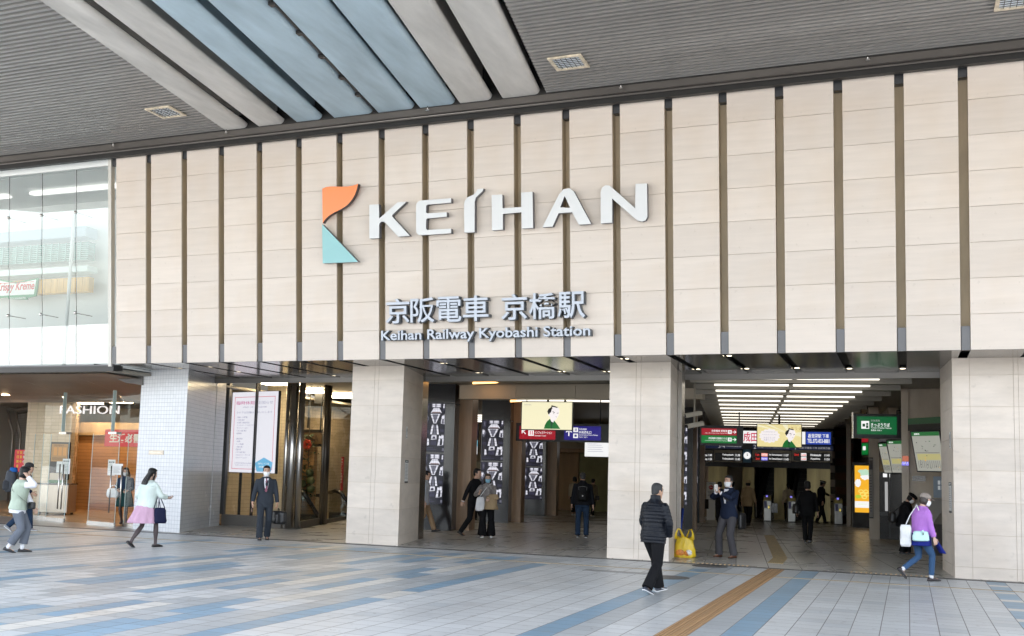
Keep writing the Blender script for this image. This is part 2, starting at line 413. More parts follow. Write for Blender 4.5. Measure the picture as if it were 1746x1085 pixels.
# soffit under the panels, with dark slots at each panel joint
SO0, SO1 = FY+.02, 23.1
for k in range(0, 20):
    x0 = PX0+k*PP; w = PP-SW
    mb = MB(); mb.box(x0, x0+w, SO0, 21.86, FZ, FZ+.05); mb.box(x0, x0+w, 21.872, SO1, FZ, FZ+.05)
    if k == 0: mb.box(x0+.14, x0+w, SO0, 21.0, FZ+.052, FZ+.06)
    mb.build('soffit_panel', M['soffit'], ST)
MB().box(PX0-.4, 3.2, SO0+.27, SO1, FZ+.10, FZ+.16).build('soffit_void', M['black'], ST)
MB().box(PX0-.4, 3.2, SO1, SO1+.08, FZ-.12, FZ+.2).build('soffit_trim', mat('trim_grey', (.30, .29, .275), .45, .2), ST)
M['lamp_warm'] = emis('downlight_lens', (1, .86, .62), 6)
DL = [(1070, 612), (1190, 630), (1243, 607), (1270, 629), (1355, 628), (1445, 629), (1537, 629), (300, 628), (348, 626), (553, 641), (750, 620), (808, 636), (945, 634), (1027, 634), (420, 634)]
for u, v in DL:
    p = gr(u, v, FZ+.03); k = round((p.x-PX0)/PP+.077); x = PX0+k*PP-SW/2
    mb = MB(); mb.cyl(x, p.y, FZ+.035, FZ+.099, .062, seg=18, m=1); mb.cyl(x, p.y, FZ+.028, FZ+.034, .05, seg=18, m=0)
    mb.build('downlight', [M['lamp_warm'], M['dark_metal']], ST)
# stone piers
def pier(xa, xb, ya, yb, xbl=None, xbr=None, vs=(), z1=FZ, name='stone_pier'):
    """courses of stone blocks round a dark core; xbl/xbr = left/right x at the back"""
    xbl = xa if xbl is None else xbl; xbr = xb if xbr is None else xbr
    mb = MB(); g_ = .0025
    zs = [0, .21]
    while zs[-1]+.57 < z1-.15: zs.append(zs[-1]+.57)
    zs.append(z1)
    ins = .012
    mb.hexa([(xa+ins, ya+ins, 0), (xb-ins, ya+ins, 0), (xbr-ins, yb, 0), (xbl+ins, yb, 0)], [(xa+ins, ya+ins, z1), (xb-ins, ya+ins, z1), (xbr-ins, yb, z1), (xbl+ins, yb, z1)], 1)
    cuts = [0]+list(vs)+[1]
    for a, b in zip(zs, zs[1:]):
        a += g_; b -= g_
        for c, d in zip(cuts, cuts[1:]):
            u0, u1 = xa+(xb-xa)*c+(g_ if c else 0), xa+(xb-xa)*d-(g_ if d < 1 else 0)
            mb.box(u0, u1, ya, ya+ins+.004, a, b)
        for X0, X1 in ((xb, xbr), (xa, xbl)):
            s_ = -1 if X0 == xb else 1
            q = [(X0, ya+ins+.004), (X1, yb), (X1+s_*ins*.8, yb), (X0+s_*ins*.8, ya+ins+.004)]
            if s_ > 0: q = q[::-1]
            mid = [(q[0][0]*.5+q[1][0]*.5, q[0][1]*.5+q[1][1]*.5)]
            mb.hexa([(x, y, a) for x, y in q], [(x, y, b) for x, y in q])
    return mb.build(name, [M['pier_stone'], M['slot_brown']], ST)
pier(-11.61, -10.32, 20.62, 22.9, xbl=-12.2, xbr=-10.93, vs=(.44, .52))
pier(-5.635, -4.385, 20.62, 22.2, xbl=-5.95, xbr=-4.57, vs=(.44, .52))
pier(.757, 6.0, 20.62, 22.6, xbl=.61, vs=(.055, .19, .205, .45, .465, .72, .735))
# steel corner posts behind the piers
MB().wall((-10.93, 22.9), (-11.02, 23.4), 0, FZ, .06).build('corner_post', M['steel'], ST)
MB().box(-4.56, -4.47, 22.2, 22.5, 0, FZ).build('corner_post', M['steel'], ST)
# white tiled pier
M['white_tile'] = tile_mat('white_wall_tile', (.63, .64, .655), (.28, .30, .34), (.098, .098, .098), w=.006, rough=.22, var=.03, soft_noise=.03, bump=.4)
MB().hexa([(-17.84, 21.0, 0), (-16.17, 20.68, 0), (-17.3, 23.35, 0), (-18.2, 23.35, 0)], [(-17.84, 21.0, FZ), (-16.17, 20.68, FZ), (-17.3, 23.35, FZ), (-18.2, 23.35, FZ)]).build('tiled_pier', M['white_tile'], ST)
MB().wall((-17.29, 23.36), (-17.50, 24.05), 0, FZ, .25).build('tiled_return', M['white_tile'], ST)
# sign plate on the tiled pier
# ---------------------------------------------------------------- viaduct and canopies
VD = thing('viaduct', 'concrete viaduct girders and ribbed metal canopy ceiling over the plaza', 'viaduct', (0, 0, 0))
VA = math.atan(.160); VZ = 9.0; VN = 18.72     # girder direction, underside, end by the gutter
def vpt(x14, y): return x14-.160*(y-14)        # girder edge given its x at y = 14
def conc(n, c): return mat(n, c, .62, noise_s=1.3, var=.20, stretch=(1.6, .35, 1), bump=.12, bump_s=9)
M['conc'] = conc('girder_concrete', (.50, .48, .45)); M['conc_blue'] = conc('girder_blue_paint', (.36, .455, .51))
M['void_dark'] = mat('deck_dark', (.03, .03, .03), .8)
edges = [(-13.22, -12.62), (-12.34, -11.68), (-11.38, -10.74), (-10.46, -9.53), (-9.41, -8.57), (-8.45, -7.66), (-7.56, -6.86), (-6.64, -5.86)]
NEAR = 8.6
for k, (a, b) in enumerate(edges):
    # underside, then a haunch curving up on the right side
    mb = MB()
    def ring(y):
        xa, xb = vpt(a, y), vpt(b, y)
        pts = [(xa+.24, VZ+1.1), (xa+.24, VZ+.34), (xa, VZ+.12), (xa, VZ+.03), (xa+.03, VZ), (xb-.09, VZ)]
        for t in range(1, 6):
            q = t/5*pi/2; pts.append((xb-.09+.10*sin(q), VZ+.10-.10*cos(q)))
        pts += [(xb-.24, VZ+.30), (xb-.24, VZ+1.1)]
        return [(x, y, z) for x, z in pts]
    n = 10; ys = [VN-(VN-NEAR)*i/n for i in range(n+1)]
    mb.rings([ring(y) for y in ys], 0, True, False)
    mb.build('girder', M['conc_blue'] if 2 <= k <= 5 else M['conc'], VD)
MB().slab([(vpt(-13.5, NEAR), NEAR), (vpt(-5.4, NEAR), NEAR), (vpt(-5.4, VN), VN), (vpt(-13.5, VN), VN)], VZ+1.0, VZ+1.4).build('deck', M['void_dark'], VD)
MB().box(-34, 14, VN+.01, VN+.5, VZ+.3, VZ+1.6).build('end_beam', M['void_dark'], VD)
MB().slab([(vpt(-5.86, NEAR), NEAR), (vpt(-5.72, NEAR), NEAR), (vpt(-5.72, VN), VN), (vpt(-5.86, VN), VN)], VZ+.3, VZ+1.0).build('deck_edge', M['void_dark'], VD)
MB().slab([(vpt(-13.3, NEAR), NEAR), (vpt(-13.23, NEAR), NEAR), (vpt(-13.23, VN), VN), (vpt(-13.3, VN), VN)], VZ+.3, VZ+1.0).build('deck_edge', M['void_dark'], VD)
# drain pipe with brackets between the fourth and fifth girders
mb = MB(); mb.tube([(vpt(-9.455, VN-.1), VN-.1, VZ+.06), (vpt(-9.455, NEAR+1), NEAR+1, VZ+.06)], .035, 8)
for y in (12.5, 13.6, 14.7, 15.7, 16.7, 17.6): mb.box(vpt(-9.455, y)-.06, vpt(-9.455, y)+.06, y-.05, y+.05, VZ-.01, VZ+.05)
mb.build('drain_pipe', M['dark_metal'], VD)
# ribbed metal ceilings on both sides
M['rib'] = mat('ribbed_ceiling', (.27, .263, .252), .4, .3, noise_s=.5, var=.15, stretch=(.2, 3, 1))
M['rib_dark'] = mat('ribbed_ceiling_gap', (.035, .035, .034), .8)
def ribbed(xl, xr, name, NEAR=NEAR):
    mb = MB(); y = NEAR; p = .14; n = int((VN-NEAR)/p)
    for i in range(n):
        y0 = VN-(i+1)*p; y1 = y0+.068
        L0 = xl if xl is not None else vpt(-5.72, y0); R0 = xr if xr is not None else vpt(-13.225, y0)
        mb.box(L0, R0, y0, y1, VZ+.015, VZ+.055, 0)
    a = [(xl, NEAR), (vpt(-13.225, NEAR), NEAR), (vpt(-13.225, VN), VN), (xl, VN)] if xr is None else [(vpt(-5.72, NEAR), NEAR), (xr, NEAR), (xr, VN), (vpt(-5.72, VN), VN)]
    mb.slab(a, VZ+.10, VZ+.3, 1)
    return mb.build(name, [M['rib'], M['rib_dark']], VD)
ribbed(-30, None, 'ribbed_ceiling'); ribbed(None, 9.0, 'ribbed_ceiling', 6.0)
# gutter beam between ceiling and front
mb = MB(); mb.box(-34, 14, 18.74, 18.86, 8.72, 8.93, 0); mb.box(-34, 14, 18.62, 18.739, 8.86, 8.99, 1); mb.box(-34, 14, 18.861, 19.3, 8.84, 8.98, 0); mb.box(-34, 14, 18.60, 18.66, 8.991, 9.3, 0)
mb.tube([(-34, 18.70, 8.83), (14, 18.70, 8.83)], .018, 8, 1)
mb.build('gutter', [mat('gutter_black', (.012, .011, .010), .5), mat('gutter_brown', (.075, .066, .058), .6, .0, noise_s=1.5, var=.2, stretch=(.3, 1, 1))], VD)
# sprinkler heads along the gutter
for u in (194, 385, 727, 1057, 1480):
    x = at(u, 190, 18.5).x
    mb = MB(); mb.cyl(x, 18.55, 8.93, 9.0, .012, seg=8); mb.box(x-.04, x+.04, 18.545, 18.555, 8.90, 8.93)
    tag(mb.build('sprinkler', M['steel']), 'tiny sprinkler head under the canopy edge', 'sprinkler', 'sprinklers along the canopy edge')
# square recessed ceiling lights
M['reflector'] = mat('lamp_reflector', (.80, .86, .92), .35)
M['frame_rust'] = mat('lamp_frame', (.60, .52, .40), .5, .2, noise_s=9, var=.35)
def ceiling_light(x, y, label):
    t = thing('ceiling_light', label, 'ceiling light', (x, y, VZ-.01), 0)
    f_ = MB()
    for a, b, c, d in ((-.31, .31, -.29, -.24), (-.31, .31, .24, .29), (-.31, -.25, -.2399, .2399), (.25, .31, -.2399, .2399)): f_.box(a, b, c, d, -.012, .02)
    f_.build('frame', M['frame_rust'], t)
    r_ = MB(); r_.add([(-.25, -.24, .018), (.25, -.24, .018), (.25, .24, .018), (-.25, .24, .018), (-.12, -.1, .024), (.12, -.1, .024), (.12, .1, .024), (-.12, .1, .024)], [(3, 2, 6, 7), (2, 1, 5, 6), (1, 0, 4, 5), (0, 3, 7, 4), (7, 6, 5, 4)])
    r_.build('reflector', M['reflector'], t)
    g_ = MB()
    for q in range(-2, 3):
        g_.box(q*.09-.004, q*.09+.004, -.239, .239, -.004, .004); g_.box(-.249, .249, q*.08-.003, q*.08+.003, -.0045, .0045)
    g_.build('wire_guard', M['dark_metal'], t)
ceiling_light(-14.43, 17.22, 'square recessed ceiling light in the left ribbed ceiling')
ceiling_light(-5.58, 17.27, 'square caged ceiling light just right of the concrete girders')
ceiling_light(1.62, 17.05, 'square caged ceiling light in the upper right corner of the ribbed ceiling')

MB().box(-34.4, -34.01, 19.7, 60, 0, 9).build('outer_wall', mat('outer_wall_render', (.4, .38, .35), .7), ST)
# ================================================================ ground floor halls
RZ = radians(8.5)                              # the halls run along the viaduct, turned from the front
EX, EY = Vector((cos(RZ), sin(RZ), 0)), Vector((-sin(RZ), cos(RZ), 0))
M['hall_stone'] = mat('hall_stone_beige', (.40, .33, .25), .4, noise_s=1.5, var=.15, stretch=(1, 1, .4))
M['hall_wood'] = mat('hall_brown_stone', (.36, .235, .145), .35, noise_s=3, var=.2, stretch=(2, 2, .3))
M['cream_wall'] = mat('cream_wall', (.46, .40, .31), .5, noise_s=.8, var=.08)
M['gold_wall'] = mat('gold_wall', (.36, .29, .13), .3, .4, noise_s=1.5, var=.3, stretch=(3, 3, .3))
M['sign_black'] = mat('sign_black_gloss', (.012, .013, .016), .18, coat=.4)
M['sign_case'] = mat('sign_case_charcoal', (.02, .022, .025), .4)
M['white_paint'] = mat('white_paint', (.75, .75, .73), .5)
M['ceil'] = mat('hall_ceiling', (.30, .28, .24), .55, noise_s=.6, var=.06)
M['shop_tile'] = tile_mat('shop_wall_tile', (.55, .45, .31), (.30, .24, .17), (.30, .30, .11), w=.008, rough=.25, var=.05, bump=.3)
M['shop_tile_w'] = tile_mat('shop_wall_tile_pale', (.62, .57, .46), (.36, .32, .25), (.098, .098, .098), w=.007, rough=.25, var=.04, bump=.3)
M['strip'] = emis('ceiling_strip_light', (1, .93, .80), 2.0)
M['lamp_orange'] = emis('cove_light', (1, .50, .16), 4.5)
# floors
def floor_poly(name, pts, m, z0, label):
    mb = MB(); c, s = cos(-RZ), sin(-RZ)
    mb.slab([(x*c-y*s, x*s+y*c) for x, y in pts], z0-.02, z0)
    o = mb.build(name, m, rz=RZ); structure(o, label); return o
M['hall_floor'] = tile_mat('hall_floor_tile', (.40, .385, .35), (.15, .14, .12), (.6, .6, 0), w=.016, rough=.27, var=.05, soft_noise=.05, ns=.8, off=(60, 60, 0), bump=.2)
M['mall_floor'] = mat('mall_floor', (.48, .33, .19), .25, noise_s=1.2, var=.1)
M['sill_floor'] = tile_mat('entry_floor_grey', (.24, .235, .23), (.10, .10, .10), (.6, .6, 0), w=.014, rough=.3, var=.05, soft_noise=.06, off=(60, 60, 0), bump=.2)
LA, LB = Vector((-24.6, 23.25)), Vector((-17.95, 21.45))      # line of the shop front glass
floor_poly('hall_floor', [(-16.6, 20.47), (8, 20.47), (8, 56), (-19, 56), (-17.6, 24.3)], M['hall_floor'], .006, 'grey tiled floor of the station halls')
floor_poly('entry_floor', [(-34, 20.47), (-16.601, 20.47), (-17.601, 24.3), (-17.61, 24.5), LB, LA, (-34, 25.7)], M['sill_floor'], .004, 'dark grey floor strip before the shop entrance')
floor_poly('shop_floor', [(-34, 25.71), LA+Vector((.01, .03)), LB+Vector((.01, .03)), (-17.62, 24.51), (-19.02, 56), (-34, 56)], M['mall_floor'], .005, 'warm floor inside the shop entrance')
# tactile path inside the right hall
a, b = Vector((-2.27, 20.75)), Vector((-3.55, 32.6))
c0 = Vector((-3.3, 22.6))
mb = MB()
for p, q in ((gr(1335, 962), gr(1343, 953)), (gr(1343, 953), gr(1320, 914))):
    mb.wall((p.x, p.y), (q.x, q.y), 0, .011, .30, 0)
structure(mb.build('tactile_path', M['tactile_in']), 'ochre tactile guiding strip inside the right hall')
for u, v, w in ((1345, 905, .9), (1402, 906, .9), (1196, 899, .7)):
    p = gr(u, v); o = MB().box(-w/2, w/2, -.25, .25, 0, .009).build('floor_hatch', mat('hatch_steel', (.2, .2, .19), .5, .4, noise_s=12, var=.3), loc=(p.x, p.y, 0), rz=RZ)
    tag(o, {1345: 'grey floor hatch in front of the middle ticket gate', 1402: 'grey floor hatch near the uniformed man at the gates', 1196: 'grey floor hatch beside the black screen columns'}[u], 'floor hatch', 'floor hatches in the right hall')
# enclosure
MB().box(-34, 8, 55, 55.3, 0, 4.3).build('end_wall', M['cream_wall'], ST)
for a_, b_ in (((1.7, 22.6), (.95, 27.5)), ((.95, 27.5), (.1, 33.9)), ((-.55, 33.9), (-1.27, 42.5)), ((-1.27, 42.5), (-2.0, 47.5))): MB().wall(a_, b_, 0, 3.97, -.3).build('hall_wall', M['hall_stone'], ST)
MB().box(at(1549, 800, 27.3).x, 2.2, 27.3, 27.45, 0, 3.97).build('hall_wall', M['hall_stone'], ST)
MB().box(3.0, 8, 23.0, 55, 0, 4.2).build('hall_wall_core', M['hall_stone'], ST)
# ceilings
MB().slab([(-17.3, 23.19), (-5.0, 23.19), (-9.9, 55), (-24, 55)], 4.12, 4.3).build('hall_ceiling', M['ceil'], ST)
MB().slab([(-4.95, 23.19), (3, 23.19), (1, 55), (-9.85, 55)], 3.98, 4.3).build('hall_ceiling', M['ceil'], ST)
mb = MB()
for k in range(13):                            # lowered blades and light strips of the right hall
    y = 23.35+k*1.62; xl = -4.5-.148*(y-23)*1.0; xr = .15-.148*(y-23)
    p = Vector((xl, y, 0)); q = Vector((xr, y+.148*(xr-xl), 0))
    mb.hexa([(p.x, p.y+.14, 3.80), (q.x, q.y+.14, 3.80), (q.x, q.y+1.35, 3.88), (p.x, p.y+1.35, 3.88)], [(p.x, p.y+.14, 3.97), (q.x, q.y+.14, 3.97), (q.x, q.y+1.35, 3.97), (p.x, p.y+1.35, 3.97)], 0)
mb.build('ceiling_blade', M['ceil'], ST)['kind'] = 'stuff'
def strip_light(p, q, w, z, label, grp):
    mb = MB(); d = (q-p); L_ = d.length; u_ = d/L_
    n = max(1, int(L_/1.3)); 
    for i in range(n):
        a_ = p+u_*(i*L_/n+.05); b_ = p+u_*((i+1)*L_/n-.05)
        mb.wall((a_.x, a_.y), (b_.x, b_.y), z, z+.05, w, 0)
    t = p-u_*.02; t2 = q+u_*.02
    mb.wall((t.x, t.y), (t2.x, t2.y), z+.051, z+.08, w, 1)
    return tag(mb.build('strip_light', [M['strip'], M['white_paint']]), label, 'strip light', grp)
ORD = ['first', 'second', 'third', 'fourth', 'fifth', 'sixth', 'seventh', 'eighth', 'ninth', 'tenth', 'eleventh', 'twelfth', 'thirteenth']
for k in range(13):
    y = 23.35+k*1.62; f0 = -.148*(y-23)
    p = Vector((-4.02+f0, y, 0)); q = Vector((-.45+f0, y+.148*3.57, 0))
    strip_light(p, q, .05, 3.86, '%s long ceiling strip light of the right hall, counted from the plaza' % ORD[k], 'ceiling strip lights of the right hall')
k = 0
for y in (35.5, 37, 38.5, 40, 41.5, 43):
    x = -20-.148*(y-35); strip_light(Vector((x, y, 0)), Vector((x+4.6, y+.148*4.6, 0)), .13, 3.95, '%s strip light behind the black screen columns, counted from the plaza' % ORD[k], 'strip lights of the middle hall'); k += 1
for i_, y in enumerate((28.6, 30.0, 31.4)):  # added lamps, hidden by the beam, that brighten the middle hall
    x = -11.2-.148*(y-28); strip_light(Vector((x, y, 0)), Vector((x+4.8, y+.148*4.8, 0)), .13, 3.98, ('front', 'middle', 'back')[i_]+' added strip light hidden behind the cream band beam', 'strip lights of the middle hall')
# cream band beam and warm coves
mb = MB(); bx0, bx1 = at(783, 668, 27).x, -4.9
zt, zb = 4.10, 3.70
n = 4
for i in range(n):
    xa, xb = bx0+(bx1-bx0)*i/n, bx0+(bx1-bx0)*(i+1)/n
    mb.box(xa+.008, xb-.008, 27.0, 27.03, zb+.035, zt-.035, 0)
mb.box(bx0, bx1, 27.031, 27.35, zb, zt, 0); mb.box(bx0, bx1, 26.985, 27.0305, zb, zb+.03, 0); mb.box(bx0, bx1, 26.985, 27.0305, zt-.03, zt, 0)
mb.build('band_beam', M['cream_wall'], ST)
def cove(u0, v0, u1, v1, Y, label):
    a, b_ = at(u0, v0, Y), at(u1, v1, Y)
    t = MB(); t.hexa([(a.x, Y, b_.z), (b_.x, Y, b_.z+.02), (b_.x, Y+.5, b_.z+.1), (a.x+.1, Y+.5, b_.z+.1)], [(a.x, Y, a.z), (b_.x, Y, b_.z+.05), (b_.x, Y+.5, b_.z+.14), (a.x+.1, Y+.5, a.z)], 0)
    tag(t.build('cove_light', M['lamp_orange']), label, 'cove light')
cove(806, 649, 845, 655, 26.4, 'long warm orange cove light above the cream band beam')
cove(870, 680, 892, 686, 32.4, 'short warm orange cove light behind the cream band beam')

# screen pillars: black panel with two stacked screens, brown stone behind on the right
M['scr_dark'] = emis('screen_dark', (.006, .006, .014), 1); M['scr_white'] = emis('screen_white', (.80, .80, .90), .9)
M['scr_violet'] = emis('screen_violet', (.035, .033, .07), .8); M['scr_mid'] = emis('screen_mid', (.16, .16, .21), .8); M['scr_rust'] = emis('screen_rust', (.25, .08, .05), .7)
SCR = [M['scr_dark'], M['scr_white'], M['scr_violet'], M['scr_mid'], M['scr_rust']]
def carriage_picture(mb, x0, x1, z0, z1, y):
    """panels of white seats, aisles and windows in a dark frame"""
    W, H = x1-x0, z1-z0
    def P(pts, m, l=1): mb.prism([(x0+W*px, z0+H*pz) for px, pz in pts], y-.002*l, y-.002*l+.0015, m)
    mb.box(x0, x1, y-.001, y, z0, z1, 0)
    rows = [(.78, 1.0), (.56, .77), (.36, .55), (.13, .35)]
    a, b_ = rows[0]; h = b_-a
    P([(.05, a+.1*h), (.16, a+.1*h), (.2, b_-.1*h), (.05, b_-.05*h)], 2); P([(.09, a+.3*h), (.14, a+.3*h), (.16, b_-.3*h), (.09, b_-.2*h)], 3, 2)
    P([(.32, a+.55*h), (.8, a+.55*h), (.8, b_-.05*h), (.32, b_-.05*h)], 3); P([(.36, a+.58*h), (.5, a+.58*h), (.5, b_-.08*h), (.36, b_-.08*h)], 1, 2); P([(.56, a+.58*h), (.76, a+.58*h), (.76, b_-.08*h), (.56, b_-.08*h)], 1, 2)
    P([(.28, a+.05*h), (.84, a+.05*h), (.7, a+.5*h), (.42, a+.5*h)], 1, 2); P([(.34, a+.06*h), (.78, a+.06*h), (.74, a+.14*h), (.38, a+.14*h)], 4, 3)
    P([(.86, a+.25*h), (.99, a+.3*h), (.99, b_-.05*h), (.9, b_-.1*h)], 2); P([(.9, a+.5*h), (.97, a+.5*h), (.97, b_-.1*h), (.91, b_-.15*h)], 1, 2)
    a, b_ = rows[1]; h = b_-a
    P([(.01, a+.2*h), (.1, a+.05*h), (.2, a+.55*h), (.12, b_-.05*h), (.02, b_-.05*h)], 3); P([(.02, a+.45*h), (.1, a+.4*h), (.13, b_-.15*h), (.03, b_-.1*h)], 1, 2)
    P([(.27, b_), (.43, a+.1*h), (.57, a+.1*h), (.76, b_)], 1); P([(.36, b_-.04*h), (.48, a+.15*h), (.53, a+.15*h), (.66, b_-.04*h)], 3, 2)
    P([(.80, a+.1*h), (.98, a+.02*h), (.98, b_-.05*h), (.84, b_-.2*h)], 1); P([(.86, a+.1*h), (.94, a+.05*h), (.94, a+.5*h), (.87, a+.55*h)], 2, 2)
    a, b_ = rows[2]; h = b_-a
    P([(.28, a), (.38, a), (.44, b_), (.36, b_)], 1); P([(.62, a), (.72, a), (.65, b_), (.57, b_)], 1); P([(.44, a), (.56, a), (.53, b_), (.47, b_)], 3)
    P([(.02, a+.2*h), (.2, a+.1*h), (.22, a+.4*h), (.03, a+.5*h)], 2); P([(.78, a+.3*h), (.98, a+.2*h), (.98, a+.5*h), (.78, a+.6*h)], 2)
    a, b_ = rows[3]; h = b_-a
    P([(.13, a), (.24, a+.05*h), (.22, a+.6*h), (.15, a+.7*h)], 1); P([(.33, a+.55*h), (.62, a+.6*h), (.60, b_), (.36, b_)], 1); P([(.40, a+.62*h), (.55, a+.64*h), (.54, b_-.15*h), (.42, b_-.15*h)], 2, 2)
    P([(.30, a+.1*h), (.60, a+.05*h), (.62, a+.45*h), (.34, a+.5*h)], 2); P([(.66, a), (.95, a+.05*h), (.98, a+.7*h), (.74, b_-.05*h)], 1); P([(.77, a+.05*h), (.9, a+.1*h), (.9, a+.6*h), (.8, a+.7*h)], 0, 2); P([(.82, b_-.3*h), (.96, b_-.35*h), (.97, b_), (.84, b_)], 1, 2)
    P([(.02, .045), (.6, .045), (.6, .06), (.02, .06)], 2); P([(.02, .08), (.45, .08), (.45, .095), (.02, .095)], 2)
    for q in range(9): P([(.02+.117*q, .12), (.026+.117*q, .12), (.032+.117*q, .99), (.026+.117*q, .99)], 0, 5)
    for q in range(13): P([(0, .14+.066*q), (1, .14+.066*q), (1, .146+.066*q), (0, .147+.066*q)], 0, 4)
    P([(.90, .03), (.99, .03), (.99, .085), (.90, .085)], 3, 1)
def screen_pillar(label, uL, uR, uS, vb, vt, Y, scr, rz=RZ, stone_to=4.12):
    """uL..uR black panel, uR..uS stone; scr = (u0, u1, v0, v1) of the lit screens"""
    c = at((uL+uR)/2, vb, Y); k = cos(rz)-sin(rz)*(c.x/Y)
    w = (at(uR, vb, Y).x-at(uL, vb, Y).x)/k; ws = (at(uS, vb, Y).x-at(uR, vb, Y).x)/k
    zt = at((uL+uR)/2, vt, Y).z
    t = thing('screen_pillar', label, 'screen pillar', (c.x, Y, .006), rz, 'pillars with black screens')
    MB().box(-w/2, w/2, 0, .5, 0, zt).build('casing', M['sign_black'], t)
    mb = MB(); mb.box(w/2-.1, w/2+ws, .501, 1.15, 0, stone_to)
    mb.box(w/2+.04, w/2+ws+.01, .46, .5005, 0, .18)
    mb.build('stone_shaft', M['hall_wood'], t)
    MB().box(-w/2-.02, w/2+.02, -.02, .52, zt*.83, zt*.835).build('seam', M['sign_case'], t)
    u0, u1, v0, v1 = scr
    x0 = (at(u0, 800, Y).x-c.x)/k; x1 = (at(u1, 800, Y).x-c.x)/k
    z0 = at((u0+u1)/2, v1, Y).z; z1 = at((u0+u1)/2, v0, Y).z; zm = (z0+z1)/2
    for a, b_ in ((zm+.02, z1), (z0, zm-.02)):
        mb = MB(); carriage_picture(mb, x0, x1, a, b_, -.003); mb.build('screen', SCR, t)
    return t
screen_pillar('nearest tall black screen pillar right behind the left stone pier', 716, 769, 792, 905, 646, 26.9, (722, 756, 687, 860))
screen_pillar('middle black screen pillar behind the couple walking in', 816.5, 866, 882, 888.5, 683, 33.0, (820, 857, 716, 859))
screen_pillar('farthest black screen pillar under the red and blue hanging sign', 887.5, 928, 944, 878.5, 700, 40.3, (893, 925, 742, 852))
screen_pillar('narrow black screen pillar half hidden by the middle stone pier', 1130, 1180, 1186, 904, 695, 34.0, (1140, 1172, 728, 862), stone_to=3.9)
screen_pillar('black screen pillar behind the surveillance cameras, farther in', 1158, 1192, 1200, 892, 716, 40.0, (1162, 1190, 740, 856), stone_to=3.9)
MB().wall((-4.62, 22.75), (-4.66, 23.15), 0, 3.9, .12).build('stone_jamb', M['hall_stone'], ST)

# ---------------------------------------------------------------- boards and signs
E_ = {}
def em(name, c, k=1.0):
    if name not in E_: E_[name] = emis(name, c, k)
    return E_[name]
WHITE = em('lit_white', (.95, .95, .95), .95); RED = em('lit_red', (.42, .005, .02), .75); GREEN = em('lit_green', (.0, .22, .035), .7); NAVY = em('lit_navy', (.018, .012, .22), .8)
BLUE = em('lit_blue', (.03, .075, .46), .8); CREAM = em('lit_cream', (.93, .80, .38), .85); PALE = em('lit_pale_cream', (.95, .89, .60), .9); SKIN = em('lit_face', (.92, .86, .86), .95); LBLACK = em('lit_black', (.006, .006, .006), .5)
LGREEN = em('lit_robe_green', (.0, .16, .02), .8); DGREEN = em('lit_robe_dark', (.0, .06, .015), .8); LRED = em('lit_led_red', (.8, .03, .02), .9); LORANGE = em('lit_orange', (1, .50, .03), .9)
LVIOLET = em('lit_violet', (.25, .22, .9), .9); LPINK = em('lit_salmon', (1, .38, .30), .9); LYEL = em('lit_yellow', (1, .80, .18), .9); LGREY = em('lit_grey', (.45, .45, .45), .8); CYAN = em('lit_cyan', (.18, .62, .80), .9)
PAPER = em('lit_paper', (.86, .84, .93), .95); PRED = em('lit_crimson', (.66, .04, .10), .9); PINKT = em('lit_pink_text', (.62, .10, .30), .8); GREYT = em('lit_grey_text', (.42, .42, .55), .8); SKYB = em('lit_sky_blue', (.18, .50, .78), .9)
def board(name, label, cat, u0, v0, u1, v1, Y, rz=RZ, depth=.12, case=None, group=None, margin=.02, lean=0., casename='case'):
    uc, vc = (u0+u1)/2, (v0+v1)/2
    c = at(uc, vc, Y); k = cos(rz)-sin(rz)*(c.x/Y)
    w = (at(u1, vc, Y).x-at(u0, vc, Y).x)/k; h = (at(uc, v0, Y).z-at(uc, v1, Y).z)/max(.5, cos(lean))
    t = thing(name, label, cat, c, rz, group, rot=(lean, 0, rz) if lean else None)
    if case is not None: MB().box(-w/2-margin, w/2+margin, .004, depth, -h/2-margin, h/2+margin).build(casename, case, t)
    return t, w, h
def R_(mb, x0, x1, z0, z1, l, m): mb.box(x0, x1, -.003*l, -.003*l+.0028, z0, z1, m)
def arrow(mb, x, z, s, ang, l, m):
    for a, b_, c, d in ((-.5, .5, -.09, .09),):
        pts = [(-.5, -.08), (.30, -.08), (.30, .08), (-.5, .08)]
        hd = [[(.02, .48), (.02, .28), (.30, .0), (.55, .0)], [(.55, 0), (.30, 0), (.02, -.28), (.02, -.48)]]
        for q in [pts]+hd:
            mb.prism([(x+s*(px*cos(ang)-pz*sin(ang)), z+s*(px*sin(ang)+pz*cos(ang))) for px, pz in q], -.003*l, -.003*l+.0028, m)
